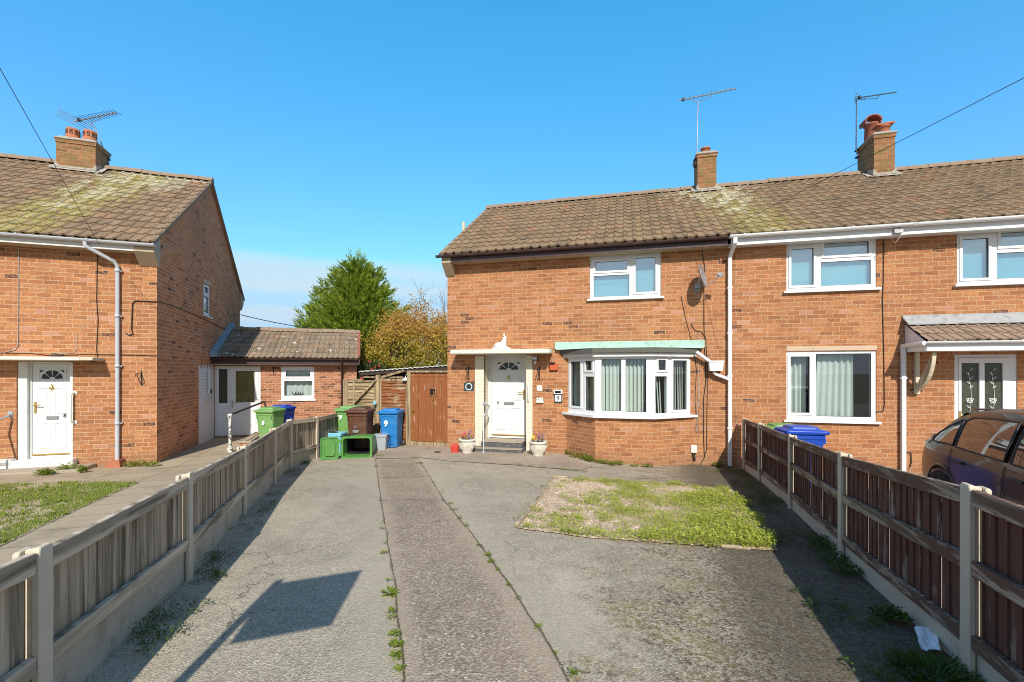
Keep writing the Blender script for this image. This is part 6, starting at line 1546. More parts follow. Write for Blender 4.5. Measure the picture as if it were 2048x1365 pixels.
# conifer behind the extension
CY = 20.0; c0 = pt(716, 745, CY); ctop = pt(716, 497, CY).z; crn = empty('conifer_tree', (c0.x, CY, 0), label='tall bright green conifer behind the extension roof', cat='tree')
m = MB(); m.tube([(0, 0, -.2), (.05, 0, 2.5), (0, .05, ctop-.5)], [.22, .16, .02], 8); m.build('trunk', 'bark', crn)
rnd = random.Random(31); fs = []
def crad(t): return 3.75*((1-t)**.82)+.05*(.86+.14*math.sin(t*9))
def crown_r(t, a): return crad(t)*(1+.20*mnoise.noise((math.cos(a)*1.5, math.sin(a)*1.5+3, t*5.5))+.16*mnoise.noise((math.cos(a)*4, math.sin(a)*4, t*16)))
def spray(c, out, L):
    side = out.cross(rv(rnd)).normalized()
    for k in range(7):
        s = k/6; p = c+out*L*s*.75; sg = 1 if k % 2 else -1
        tip = p+(out*.85+side*sg*.7*(1-s)+rv(rnd)*.25).normalized()*L*(.46-.12*s); q = (tip-p).cross(rv(rnd)).normalized()*.062*(1-.6*s)*.45
        fs.append([p-q*.5, p.lerp(tip, .45)-q, tip, p.lerp(tip, .45)+q])
for i in range(1150):                       # limbs that sweep up and out, each clothed with sprays
    t = 1-(1-rnd.random())**.60; t = min(t, .97); a = rnd.random()*2*math.pi
    if math.sin(a) > .35 and rnd.random() < .75: a = -a
    Rm = crown_r(t, a)*rnd.uniform(.86, 1.12); z0 = .3+t*(ctop-1.0); lift = rnd.uniform(.25, .75)*(.5+.8*t)
    n_ = int(8+12*min(1, Rm/1.6))
    for j in range(n_):
        u = .30+.70*(j+rnd.random())/n_; r_ = Rm*u; sw = a+rnd.gauss(0, .05)
        c = Vector((r_*math.cos(sw), r_*math.sin(sw), z0+lift*u*u*min(1, Rm)+rnd.gauss(0, .06)))
        out = Vector((math.cos(sw), math.sin(sw), .35+.9*u*lift+rnd.uniform(-.35, .35))).normalized()
        spray(c, (out+rv(rnd)*.55).normalized(), rnd.uniform(.20, .40)*(1-.3*t))
    for j in range(3): spray(Vector((Rm*math.cos(a), Rm*math.sin(a), z0+lift*min(1, Rm))), (Vector((math.cos(a), math.sin(a), .8))+rv(rnd)*.35).normalized(), rnd.uniform(.30, .48)*(1-.3*t))
for i in range(6500):
    t = rnd.random()**1.3*.9; a = -rnd.random()*math.pi; r_ = crown_r(t, a)*rnd.uniform(.4, .85); spray(Vector((r_*math.cos(a), r_*math.sin(a), .3+t*(ctop-1.0))), (Vector((math.cos(a), math.sin(a), .6))+rv(rnd)*.6).normalized(), rnd.uniform(.24, .42))
for k in range(16):      # wispy leaders
    x, y = rnd.gauss(0, .16), rnd.gauss(0, .16); z0 = ctop-rnd.uniform(.7, 1.5)
    for j in range(16):
        p = Vector((x+.02*j*math.sin(k), y, z0+j*.045)); d = Vector((rnd.uniform(-1, 1), rnd.uniform(-1, 1), 1.1)).normalized(); q = d.cross(rv(rnd)).normalized()*.02; fs.append([p, p+d*.07-q, p+d*.17, p+d*.07+q])
quads('crown', fs, 'conifer', crn)

# autumn shrub-tree
SY = 17.6; s0 = pt(825, 745, SY); sh_ = empty('autumn_tree', (s0.x, SY, 0), label='round bushy tree turning orange and yellow behind the gate', cat='tree')
m = MB(); rnd = random.Random(12); tips = []
for k in range(7): branchy(m, (rnd.uniform(-.3, .3), rnd.uniform(-.2, .2), 0), (rnd.uniform(-.7, .7), rnd.uniform(-.4, .4), 1), 1.7, .07, 3, rnd, .75, tips)
m.build('trunk', 'twig', sh_)
fs = []; cl = []
for i in range(560):
    d = rv(rnd); rr_ = rnd.uniform(.55, 1.0)**.5
    d.z = d.z if d.z > -.3 else -d.z
    p = Vector((d.x*1.85*rr_, d.y*1.3*rr_, 2.15+d.z*2.25*rr_)); p.x += .25*(p.z-2)*.35
    k_ = 1+.30*mnoise.noise((d.x*2.1, d.y*2.1, d.z*2.1+9)); p.x *= k_; p.z = 1.2+(p.z-1.2)*k_
    if mnoise.noise((p.x*1.6, p.y*1.6, p.z*1.6+4)) > .24: continue
    cl.append(p)
for i in range(190): cl.append(Vector((rnd.uniform(-1.7, 1.8), rnd.uniform(-1.1, .3), rnd.uniform(1.0, 2.6))))
for p in cl:
    cs = rnd.uniform(.12, .28)
    for j in range(rnd.randint(40, 62)):
        c = p+Vector((rnd.gauss(0, cs), rnd.gauss(0, cs), rnd.gauss(0, cs*.8))); s = rnd.uniform(.028, .052); u = rv(rnd); w = u.cross(rv(rnd)).normalized()
        fs.append([c-u*s, c-w*s*.55, c+u*s, c+w*s*.55])
quads('crown', fs, 'autumn', sh_)
# bare tree
by = 24.0; b0 = pt(868, 745, by); bt = empty('bare_tree', (b0.x, by, 0), label='leafless tree with thin pale twigs above the autumn tree', cat='tree'); m = MB(); rnd = random.Random(77)
m.tube([(0, 0, -.2), (.05, 0, 1.5), (0, 0, 3.0)], [.14, .11, .07], 7)
for k in range(7): branchy(m, (0, 0, 2.4+.12*k), (rnd.uniform(-.8, .8), rnd.uniform(-.5, .5), 1.1), 1.75, .035, 3, rnd, .55)
m.build('trunk', 'twig', bt)
# red-flowered shrub
cy = 15.4; q = pt(748, 730, cy); cb = empty('camellia_bush', (q.x, cy, 0), label='dark leafy bush with red flowers beside the extension gable', cat='bush'); rnd = random.Random(9); fs = []; fl = []
for i in range(3200):
    d = rv(rnd); r_ = rnd.uniform(.7, 1.0); p = Vector((d.x*.85*r_, d.y*.7*r_, 1.15+d.z*1.15*r_)); s = rnd.uniform(.035, .06); u = (d+rv(rnd)*.8).normalized(); w = u.cross(rv(rnd)).normalized(); fs.append([p-u*s, p-w*s*.5, p+u*s, p+w*s*.5])
    if i % 85 == 0 and d.y < .2 and d.z > -.1:
        for k in range(9): u = rv(rnd); w = u.cross(rv(rnd)).normalized(); pp = p+d*.04; fl.append([pp, pp+u*.045-w*.03, pp+u*.075, pp+u*.045+w*.03])
m = MB(); m.tube([(0, 0, 0), (.05, 0, .8)], .04, 6); m.build('trunk', 'bark', cb); quads('foliage', fs, 'camellia', cb); quads('flowers', fl, 'pink_flower', cb)
# dark hedge strip far behind so the gap under the trees closes
rnd = random.Random(3); fs = []
for i in range(9000):
    p = Vector((rnd.uniform(-9.5, 1.5), 22+rnd.uniform(-.5, .5), 0)); p.z = rnd.uniform(0, 2.1+.25*mnoise.noise((p.x*1.5, 0, 0))); s = rnd.uniform(.05, .1); u = rv(rnd); w = u.cross(rv(rnd)).normalized(); fs.append([p-u*s, p-w*s*.6, p+u*s, p+w*s*.6])
tag(quads('hedge', fs, 'camellia'), 'dark hedge at the end of the gardens', 'hedge')


def inpoly(x, y, poly):
    c = False; j = len(poly)-1
    for i in range(len(poly)):
        xi, yi = poly[i]; xj, yj = poly[j]
        if (yi > y) != (yj > y) and x < (xj-xi)*(y-yi)/(yj-yi)+xi: c = not c
        j = i
    return c


def rosette(fs, p, r, n, rnd, up=.5, leaf=.5):
    for i in range(n):
        a = rnd.random()*6.283; e = rnd.uniform(.1, 1)*up; d = Vector((math.cos(a), math.sin(a), e)); L = r*rnd.uniform(.5, 1); w = Vector((-math.sin(a), math.cos(a), rnd.uniform(-.3, .3)))*L*leaf*.5
        b = p+d*L*.15; fs.append([b, b+d*L*.5-w, b+d*L-Vector((0, 0, L*.12)), b+d*L*.5+w])


def scatter_weeds(fs, p, rad, h, n, rnd, leaf=.026):
    for i in range(n):
        a = rnd.random()*6.283; r_ = rad*math.sqrt(rnd.random()); c = p+Vector((r_*math.cos(a), r_*.75*math.sin(a), 0)); c.z = gz(c.x, c.y)+.012+h*rnd.random()*(1-r_/rad*.6)
        t = rnd.random()*6.283; s = leaf*rnd.uniform(.6, 1.3); u = Vector((math.cos(t), math.sin(t), rnd.uniform(-.1, .9)))*s; w = Vector((-math.sin(t), math.cos(t), rnd.uniform(-.4, .4)))*s*.45
        fs.append([c, c+u*.55-w, c+u*1.15, c+u*.55+w])


rnd = random.Random(44)
# lawn
xs = [p[0] for p in lawn_poly]; ys = [p[1] for p in lawn_poly]; fs = []; n = 0
while n < 60000:
    x, y = rnd.uniform(max(min(xs), -9.5), max(xs)), rnd.uniform(min(ys), max(ys)); n += 1
    if not inpoly(x, y, lawn_poly): continue
    dens = mnoise.noise((x*1.1, y*1.1, 2))+.5*mnoise.noise((x*4, y*4, 5))
    if dens < -.22 and rnd.random() < .75: continue
    z = gz(x, y)+.008; a = rnd.random()*6.283; h = rnd.uniform(.02, .055); w = rnd.uniform(.003, .006); l = rnd.uniform(-.02, .03)
    dx, dy = math.cos(a), math.sin(a); b = Vector((x, y, z)); fs.append([b-Vector((dy, -dx, 0))*w, b+Vector((dy, -dx, 0))*w, b+Vector((dx*l, dy*l, h))])
for i in range(420):
    x, y = rnd.uniform(max(min(xs), -9), max(xs)), rnd.uniform(min(ys), max(ys))
    if inpoly(x, y, lawn_poly): rosette(fs, Vector((x, y, gz(x, y)+.012)), rnd.uniform(.04, .09), 9, rnd, .7)
tag(quads('lawn_grass', fs, 'grass'), 'patchy green grass of the left front garden', 'grass', kind='stuff')
# gravel bed: stones and creeping weeds
xs = [p[0] for p in bed]; ys = [p[1] for p in bed]; fs = []; stones = []
xm, xM, ym, yM = min(xs), max(xs), min(ys), max(ys)
for i in range(150000):
    x, y = rnd.uniform(xm-.1, xM+.1), rnd.uniform(ym-.1, yM+.1)
    if not inpoly(x+.17*mnoise.noise((x*4, y*4, 31)), y+.19*mnoise.noise((x*4, y*4, 47)), bed): continue
    t = (x-xm)/(xM-xm); v = (y-ym)/(yM-ym)
    d = .20+.80*(t-.36)+.55*(.36-v)*(t > .12)+.55*mnoise.noise((x*1.5, y*1.5, 1))+.60*mnoise.noise((x*5, y*5, 3))
    if v > .88: d += .25
    if v < .10 and t > .1: d += .3
    if d < .02 or rnd.random() > .26+d*.95: continue
    s = rnd.uniform(.007, .016)*(1+.5*max(0, d)); z = gz(x, y)+.014+rnd.random()*min(.075, .02+.07*max(0, d)); a = rnd.random()*6.283
    u = Vector((math.cos(a), math.sin(a), rnd.uniform(-.1, 1.1)))*s; w = Vector((-math.sin(a), math.cos(a), rnd.uniform(-.4, .4)))*s*rnd.uniform(.25, .55); c = Vector((x, y, z)); fs.append([c, c+u*.55-w, c+u*1.2, c+u*.55+w])
tag(quads('bed_weeds', fs, 'bed_weed'), 'low yellow green weeds spreading over the pale gravel bed', 'weeds', kind='stuff')
for i in range(5200):
    x, y = rnd.uniform(xm, xM), rnd.uniform(ym, yM)
    if not inpoly(x, y, bed): continue
    s = rnd.uniform(.008, .020); c = Vector((x, y, gz(x, y)+.012)); T3 = [c+Vector((s*math.cos(a+j)*rnd.uniform(.7, 1.1), s*math.sin(a+j)*rnd.uniform(.7, 1.1), 0)) for j in (0,) for a in (0, 1.57, 3.14, 4.71)]
    tp = c+Vector((rnd.uniform(-.3, .3)*s, rnd.uniform(-.3, .3)*s, s*.8))
    for k in range(4): stones.append([T3[k], T3[(k+1) % 4], tp])
tag(quads('gravel_stones', stones, 'gravel'), 'pale loose gravel stones lying in the bed', 'gravel', kind='stuff')
# timber edging of the bed
def edging(pa, pb, label, w=.05, h=.05, lift=.0):
    a, b = grd(*pa), grd(*pb); a.z += .014+lift; b.z += .014+lift; m = MB(); m.bar(a, b, w, h); return tag(m.build('timber_edging', 'sleeper', bevel=.006), label, 'edging', 'timber edgings of the gravel bed')


edging((1034, 1053), (1097, 976), 'tan timber edging along the left side of the gravel bed')
edging((1100, 1061), (1160, 1068), 'short tan edging stick half buried at the front left of the gravel bed', .03, .03)
edging((1232, 1072), (1275, 1077), 'short tan edging stick half buried at the front middle of the gravel bed', .03, .03)
edging((1408, 1091), (1500, 1100), 'tan edging stick at the front right corner of the gravel bed', .03, .03)
edging((1106, 955), (1135, 957), 'short edging stick at the far left corner of the gravel bed', .04, .04)

# weeds in the joints
fs = []
for (px, py, r_, n) in ((751, 922, .10, 60), (752, 935, .08, 50), (756, 950, .04, 16), (763, 1010, .03, 10), (763, 1060, .04, 22), (765, 1050, .03, 14), (769, 1110, .06, 44), (770, 1090, .03, 14), (776, 1165, .03, 14), (784, 1228, .05, 40), (783, 1240, .05, 30), (790, 1275, .06, 70), (792, 1296, .06, 110), (794, 1318, .05, 80), (799, 1345, .04, 36),
                     (866, 967, .05, 20), (884, 986, .05, 26), (900, 1010, .06, 40), (908, 1022, .06, 50), (920, 1040, .06, 40), (934, 1055, .05, 36), (960, 1095, .05, 30), (976, 1115, .05, 50), (984, 1128, .05, 50), (995, 1145, .03, 20), (1017, 1176, .04, 26), (1036, 1203, .03, 14), (1076, 1260, .03, 18), (1115, 1315, .03, 10), (1148, 1355, .05, 40),
                     (829, 918, .12, 90), (838, 928, .14, 120), (760, 913, .14, 90), (735, 917, .05, 20), (804, 893, .08, 40), (880, 899, .08, 16), (1035, 931, .12, 60), (1062, 933, .12, 60), (1085, 934, .10, 50), (1126, 941, .14, 120), (1150, 943, .14, 120), (1169, 945, .10, 70), (1090, 975, .12, 60), (1056, 1010, .06, 20), (1030, 1040, .08, 16)):
    scatter_weeds(fs, grd(px, py), r_*.62, .035, int(n*.8), rnd, .014)
tag(quads('joint_weeds', fs, 'weed'), 'small green weeds growing in the joints of the drive', 'weeds', kind='stuff')
fs = []
for i in range(170):      # along the foot of the left fence
    k = rnd.uniform(1.3, 5.9); i0 = int(k); a, b = Vector(LFP[i0]), Vector(LFP[i0+1]); p = a.lerp(b, k-i0)+Vector((rnd.uniform(.05, .30), rnd.uniform(-.05, .05)))
    if mnoise.noise((p.x*2, p.y*2, 8)) > -.05: scatter_weeds(fs, Vector((p.x, p.y, 0)), rnd.uniform(.04, .09), .06, 46, rnd, .011)
for i in range(210):      # along the foot of the right fence
    k = rnd.uniform(.6, 4.95); i0 = int(k); a, b = Vector(RFP[i0]), Vector(RFP[i0+1]); p = a.lerp(b, k-i0)-Vector((rnd.uniform(.05, .62), 0))
    if mnoise.noise((p.x*2.2, p.y*1.6, 18)) > .08: scatter_weeds(fs, Vector((p.x, p.y, 0)), rnd.uniform(.05, .12), .05, 56, rnd, .014)
tag(quads('fence_weeds', fs, 'weed_dark'), 'dark green weeds and moss along the feet of both fences', 'weeds', kind='stuff')


def weed_clump(pts, h, n, label, mat='weed', leaf=.03, name='weed_clump', seed=0):
    f = []; r2 = random.Random(seed)
    for (px, py, r_) in pts: scatter_weeds(f, grd(px, py), r_, h, n, r2, leaf)
    o = quads(name, f, mat); return tag(o, label, 'weed')


weed_clump([(1142, 911, .14), (1155, 917, .16), (1170, 921, .14), (1180, 924, .08)], .16, 170, 'leafy weed clump at the left canted foot of the bay wall', seed=1)
weed_clump([(1200, 927, .12), (1212, 929, .12), (1240, 931, .10), (1225, 932, .08)], .10, 110, 'low weed clump at the foot of the front bay wall', seed=2)
weed_clump([(1268, 934, .07), (1290, 935, .06), (1300, 935, .07)], .08, 60, 'sparse weed sprigs under the right end of the front bay wall', seed=3)
weed_clump([(1332, 928, .14), (1342, 926, .15), (1350, 924, .17), (1360, 922, .17), (1370, 920, .17), (1380, 917, .16), (1388, 915, .14)], .15, 190, 'bright weed clump running below the white meter box', seed=4)
weed_clump([(1414, 926, .10), (1424, 930, .13), (1436, 934, .10)], .12, 120, 'weed clump between the meter box and the white downpipe', seed=5)
weed_clump([(88, 951, .16), (92, 950, .12)], .13, 240, 'small leafy weed clump before the step of door 8', seed=6)
weed_clump([(125, 945, .12), (140, 941, .18), (152, 943, .16), (165, 946, .08)], .17, 190, 'larger leafy weed clump at the right end of the left door step', seed=7)
weed_clump([(262, 934, .15), (282, 933, .16), (305, 934, .15)], .15, 190, 'leafy weeds at the wall foot right of the terracotta drain block', seed=8)
weed_clump([(1655, 1105, .16), (1672, 1128, .14), (1640, 1090, .12), (1690, 1150, .13)], .12, 420, 'feathery weed patch in the shade beside the right fence', 'weed_dark', .016, seed=9)
weed_clump([(1790, 1245, .09), (1770, 1240, .08)], .10, 150, 'bushy weed in the shade just before the white paper', 'weed_dark', .022, seed=10)
f = []; g = grd(780, 1190); rosette(f, g+Vector((0, 0, .012)), .07, 30, rnd, .55, .4); tag(quads('dandelion', f, 'weed'), 'dandelion rosette in the left joint of the concrete strip', 'weed')
g = grd(1868, 1356); f = []
for i in range(420):
    a = rnd.random()*6.283; r_ = .13*math.sqrt(rnd.random()); b = Vector((g.x+r_*1.3*math.cos(a), g.y+r_*math.sin(a), g.z)); lean = Vector((math.cos(a)*rnd.uniform(.4, 1.4), math.sin(a)*rnd.uniform(.4, 1.4), 1)).normalized(); L = rnd.uniform(.05, .12); w = Vector((-lean.y, lean.x, 0)).normalized()*.004
    md = b+lean*L*.6; f.append([b-w, b+w, md+w*.8, md-w*.8]); f.append([md-w*.8, md+w*.8, b+lean*L+Vector((lean.x, lean.y, -.5))*L*.25])
tag(quads('grass_tuft', f, 'weed_dark'), 'tuft of long grass in the shade beside the white paper', 'grass tuft')
# pale dead stalks at the foot of the left fence
m = MB()
for (a, b) in (((318, 1150), (415, 1070)), ((322, 1142), (360, 1118)), ((440, 1105), (360, 1170)), ((300, 1240), (345, 1185))):
    p, q = grd(*a), grd(*b); m.tube([p+Vector((0, 0, .02)), p.lerp(q, .5)+Vector((.01, .02, .035)), q+Vector((0, 0, .02))], .0035, 5)
tag(m.build('dead_stalks', 'sleeper'), 'long pale dead stalks lying along the left fence', 'stalks', kind='stuff')
# creased white paper
g = grd(1855, 1283); m = MB(); nx, ny = 5, 4; W_, Hh_ = .125, .16; rnd = random.Random(2)
A = [grd(1828, 1252, .05), grd(1864, 1254, .05), grd(1886, 1302, .05), grd(1842, 1298, .05)]
V = []
for j in range(ny+1):
    for i in range(nx+1):
        u, v = i/nx, j/ny; p = A[0].lerp(A[1], u).lerp(A[3].lerp(A[2], u), v); V.append(p+Vector((rnd.uniform(-.006, .006), rnd.uniform(-.006, .006), .040+.010*abs(math.sin(u*3.3+v*2.2))+rnd.uniform(-.004, .006))))
m.idx(V, [(j*(nx+1)+i, j*(nx+1)+i+1, (j+1)*(nx+1)+i+1, (j+1)*(nx+1)+i) for j in range(ny) for i in range(nx)]); tag(m.build('paper_wrapper', 'paper'), 'crumpled white paper lying in the shade by the right fence', 'paper')
# scraps on the drive
for k, (px, py, s, mt, lb) in enumerate(((875, 907, .07, 'dark_timber', 'dark brown scrap lying on the concrete before the gate'), (255, 1196, .03, 'paper', 'small pale stone lying at the foot of the left fence'))):
    g = grd(px, py); m = MB(); m.loft([rrect(s*2.2, s, s*.3, .016), rrect(s*1.8, s*.8, s*.3, .016+s*.35)]); tag(m.build('litter_scrap', mt, None, (g.x, g.y, g.z), R(15)), lb, 'litter')

# ================================================================== CAR
T = NT('dark_plum_car_paint'); o = T.coords('Object'); M['car_paint'] = T.pbr((.040, .020, .012), .30, metal=.0, coat=.38, spec=.4)
M['car_glass'] = paint('tinted_car_glass', (.012, .014, .014), .03, 0, spec=.9)
M['lamp_clear'] = paint('clear_lamp_lens', (.55, .55, .55), .12, .02); M['lamp_red'] = paint('red_lamp_lens', (.35, .01, .01), .15, .02)
T = NT('car_glass_gloss'); M['car_glass'] = T.pbr((.03, .035, .033), .02, spec=1.0, coat=1.0)


def interp(tab, x):
    for (a, va), (b, vb) in zip(tab, tab[1:]):
        if x <= b:
            t = (x-a)/(b-a) if b > a else 0; t = t*t*(3-2*t) if False else t
            return va+(vb-va)*max(0, min(1, t))
    return tab[-1][1]


ZT = [(0, .80), (.05, .86), (.12, .93), (.25, 1.09), (.45, 1.25), (.75, 1.365), (1.1, 1.425), (1.6, 1.455), (2.1, 1.45), (2.6, 1.37), (3.0, 1.18), (3.3, 1.0), (3.7, .93), (4.1, .82), (4.3, .66), (4.36, .52)]
WD = [(0, .70), (.08, .78), (.25, .855), (.6, .895), (1.2, .905), (3.2, .90), (3.8, .86), (4.15, .77), (4.36, .60)]
BL = [(0, .79), (.2, .90), (.8, .915), (2.0, .885), (3.0, .865), (3.4, .85), (4.0, .76), (4.36, .50)]
RW = [(0, .60), (.3, .62), (.8, .64), (1.6, .65), (2.6, .62), (3.2, .66), (3.6, .70), (4.36, .50)]


def csec(x):
    w, zb, zt, rw = interp(WD, x), interp(BL, x), interp(ZT, x), interp(RW, x); lo = .24+.10*max(0, .3-x)/.3; zb = min(zb, zt-.03)
    return [(0, lo), (w*.86, lo), (w*.965, lo+.06), (w*.985, .42), (w, .58), (w*.985, .74), (w*.955, zb-.02), (w*.935, zb), (rw+.05*(1 if zt-zb > .2 else .2), max(zb+.005, zt-.085)), (rw-.03, max(zb+.01, zt-.03)), (rw*.6, max(zb+.015, zt-.006)), (0, zt)]


car = empty('parked_car', (6.42, 6.09, gz(6.0, 5.5)), math.atan2(-.937, -.35), label='dark plum hatchback parked nose to the street behind the right fence', cat='car')
m = MB(); st_ = [0, .02, .05, .09, .15, .25, .4, .6, .85, 1.1, 1.4, 1.7, 2.0, 2.3, 2.6, 2.85, 3.05, 3.3, 3.6, 3.9, 4.1, 4.22, 4.3, 4.35]
rings = []
for x in st_:
    c = csec(x); rings.append([Vector((x, -y, z)) for y, z in c]+[Vector((x, y, z)) for y, z in reversed(c[1:-1])])
m.loft(rings, 0, True, True); cb_ = m.build('body', 'car_paint', car, merge=True, subdiv=1)


def side_pt(x, t, sg, off=.012):
    c = csec(x); a, b = c[7], c[8]; y = a[0]+(b[0]-a[0])*t; z = a[1]+(b[1]-a[1])*t
    nn = Vector((b[1]-a[1], b[0]-a[0])).normalized(); bow = .016*math.sin(math.pi*t); return Vector((x, sg*(y+nn.x*(off+bow)*1.0), z+(-nn.y)*(off+bow)))


def side_win(xa, xb, lo, hi, sg, name='side_window', n=8):
    mm = MB(); rows = [[side_pt(xa+(xb-xa)*i/n, lo(i/n)+(hi(i/n)-lo(i/n))*j/3, sg) for i in range(n+1)] for j in range(4)]
    for j in range(3):
        for i in range(n):
            q = [rows[j][i], rows[j][i+1], rows[j+1][i+1], rows[j+1][i]]; mm.face(q if sg < 0 else q[::-1], sm=True)
    mm.build(name, 'car_glass', car, merge=True)
    loop = [rows[0][i] for i in range(n+1)]+[rows[j][n] for j in (1, 2, 3)]+[rows[3][i] for i in range(n-1, -1, -1)]+[rows[j][0] for j in (2, 1, 0)]
    mm = MB(); mm.tube(loop, .011, 5, caps=False); mm.build('window_trim', 'black_plastic', car)


for sg in (-1, 1):
    side_win(.50, 1.00, lambda t: .10, lambda t: .30+.56*t**.7 if t < 1 else .86, sg, 'quarter_window')
    side_win(1.06, 1.93, lambda t: .08, lambda t: .90-.10*max(0, 1-t*6)**2, sg); side_win(2.03, 2.95, lambda t: .08, lambda t: .90-.50*max(0, (t-.45)/.55), sg)
    for hx in (1.10, 2.10):
        mm = MB(); yy = interp(WD, hx)*.975; mm.box(hx, hx+.20, sg*yy-.012-(.02 if sg < 0 else -.0), sg*yy+.012+(.02 if sg > 0 else 0), .775, .805); mm.build('door_handle', 'black_plastic', car, bevel=.006)
    for xd in (1.0, 1.98, 3.02):
        mm = MB(); P = [Vector((xd+.02*math.sin(k), sg*(c[0]+.006), c[1])) for k, c in enumerate(csec(xd)[2:8])]; mm.tube(P, .004, 4); mm.build('door_gap', 'black_plastic', car)
    for wx in (.84, 3.48):
        w0 = interp(WD, wx); mm = MB(); M4 = Matrix.Translation((wx, sg*(w0-.10), .315)) @ Matrix.Rotation(R(90), 4, 'X')
        ring = lambda r_, z: [M4 @ Vector((r_*math.cos(q), r_*math.sin(q), z)) for q in [2*math.pi*i/26 for i in range(26)]]
        s_ = -sg
        mm.loft([ring(.30, s_*.0-.10), ring(.315, -.06), ring(.315, .09), ring(.29, .118), ring(.21, .118), ring(.21, .10), ring(.05, .112)] if s_ > 0 else [ring(.05, -.112), ring(.21, -.10), ring(.21, -.118), ring(.29, -.118), ring(.315, -.09), ring(.315, .06), ring(.30, .10)], 0, True)
        for k in range(6): mm.box(-.02, .02, .05, .20, .104*s_-.006, .104*s_+.012, 1, M4 @ Matrix.Rotation(k*1.047, 4, 'Z'))
        mm.build('wheel', ['tyre', 'alu'], car)
        mm = MB(); arc = [(wx+.375*math.cos(R(a)), .315+.375*math.sin(R(a))) for a in range(-10, 191, 10)]; arc = [(x_, z_) for x_, z_ in arc if z_ > .25]
        yo = lambda x_, z_: sg*(interp(WD, x_)*(.985 if z_ < .62 else .99)+.004)
        cen = Vector((wx, sg*(w0*.985-.004), .30))
        for (a_, b_) in zip(arc, arc[1:]): q = [cen, Vector((a_[0], yo(*a_), a_[1])), Vector((b_[0], yo(*b_), b_[1]))]; mm.face(q if sg > 0 else q[::-1])
        mm.build('wheel_arch', 'dark_slot', car)
        mm = MB(); mm.tube([Vector((x_, yo(x_, z_), z_)) for x_, z_ in arc], .014, 6); mm.build('arch_lip', 'car_paint', car)
    mm = MB(); rows = [[side_pt(.20+.16*i/5, tt, sg, .008) for i in range(6)] for tt in (-.05, .2, .45, .70)]
    for j in range(3):
        for i in range(5): q = [rows[j][i], rows[j][i+1], rows[j+1][i+1], rows[j+1][i]]; mm.face(q if sg < 0 else q[::-1], sm=True)
    mm.build('tail_lamp', 'lamp_clear', car, merge=True)
    mm = MB(); P0 = side_pt(2.72, .15, sg); mm.loft([[Vector((P0.x+x_, P0.y+sg*y_, P0.z+z_)) for y_, z_ in ((.04, -.02), (.22, .0), (.22, .12), (.06, .12))] for x_ in (-.02, .08)][:: (1 if sg > 0 else -1)]); mm.build('mirror', 'car_paint', car, bevel=.02)
mm = MB()
for (x0, x1) in ((.16, .60),):
    pts = [(x0, .52), (x0, -.52), (x1, -.56), (x1, .56)]
    mm.face([Vector((x_, y_, interp(ZT, x_)+.006)) for x_, y_ in ((.17, -.50), (.17, .50), (.40, .54), (.40, -.54))][::-1]); mm.face([Vector((x_, y_, interp(ZT, x_)+.008)) for x_, y_ in ((.40, -.54), (.40, .54), (.62, .55), (.62, -.55))][::-1])
mm.build('rear_window', 'car_glass', car)
mm = MB(); mm.face([Vector((x_, y_, interp(ZT, x_)+.012)) for x_, y_ in ((2.62, -.56), (2.62, .56), (3.22, .62), (3.22, -.62))][::-1]); mm.build('windscreen', 'car_glass', car)
mm = MB(); mm.box(-.015, .01, -.26, .26, .52, .63); mm.build('number_plate', 'yellow_flower', car)
mm = MB(); mm.box(.60, .80, -.5, .5, 1.365, 1.385); mm.build('spoiler', 'car_paint', car, bevel=.01)

# ================================================================== LIGHT, SKY, CAMERA
sun = bpy.data.lights.new('sun', 'SUN'); sun.energy = 5.0; sun.angle = R(.53); sun.color = (1.0, .945, .86)
so = bpy.data.objects.new('sun', sun); COL.objects.link(so); so.rotation_euler = SUN.to_track_quat('-Z', 'Y').to_euler()
w = bpy.data.worlds.new('World'); scene.world = w; w.use_nodes = True; nt = w.node_tree; nt.nodes.clear()
sky = nt.nodes.new('ShaderNodeTexSky'); sky.sky_type = 'NISHITA'; sky.sun_disc = False
sky.sun_elevation = math.asin(-SUN.z); sky.sun_rotation = math.atan2(-SUN.x, -SUN.y); sky.air_density = 1.0; sky.dust_density = .6; sky.ozone_density = 3.0
bg = nt.nodes.new('ShaderNodeBackground'); bg.inputs[1].default_value = .15
ow = nt.nodes.new('ShaderNodeOutputWorld')
tc = nt.nodes.new('ShaderNodeTexCoord')
sx = nt.nodes.new('ShaderNodeSeparateXYZ'); nt.links.new(tc.outputs['Generated'], sx.inputs[0])
cap = nt.nodes.new('ShaderNodeMix'); cap.data_type = 'RGBA'; cap.blend_type = 'DARKEN'; cap.inputs[0].default_value = 1; cap.inputs[7].default_value = (2.2*3.4, 2.6*3.4, 3.2*3.4, 1); gain = nt.nodes.new('ShaderNodeMix'); gain.data_type = 'RGBA'; gain.blend_type = 'MULTIPLY'; gain.inputs[0].default_value = 1; gain.inputs[7].default_value = (2.2, 2.2, 2.2, 1); nt.links.new(sky.outputs[0], gain.inputs[6]); nt.links.new(gain.outputs[2], cap.inputs[6])
tn = nt.nodes.new('ShaderNodeValToRGB'); e = tn.color_ramp.elements
for pos, colr in ((.02, (.90, .98, 1.02)), (.34, (.70, 1.42, 1.62)), (.62, (.50, 1.80, 1.94)), (1.0, (.14, .50, .85))):
    el = e.new(pos) if pos not in (.02, 1.0) else e[0 if pos < .5 else len(e)-1]; el.position = pos; el.color = (*[k*.5 for k in colr], 1)
nt.links.new(sx.outputs[2], tn.inputs[0])
rb_ = nt.nodes.new('ShaderNodeMapRange'); rb_.interpolation_type = 'SMOOTHSTEP'; rb_.inputs[1].default_value = .25; rb_.inputs[2].default_value = -.35; nt.links.new(sx.outputs[1], rb_.inputs[0])
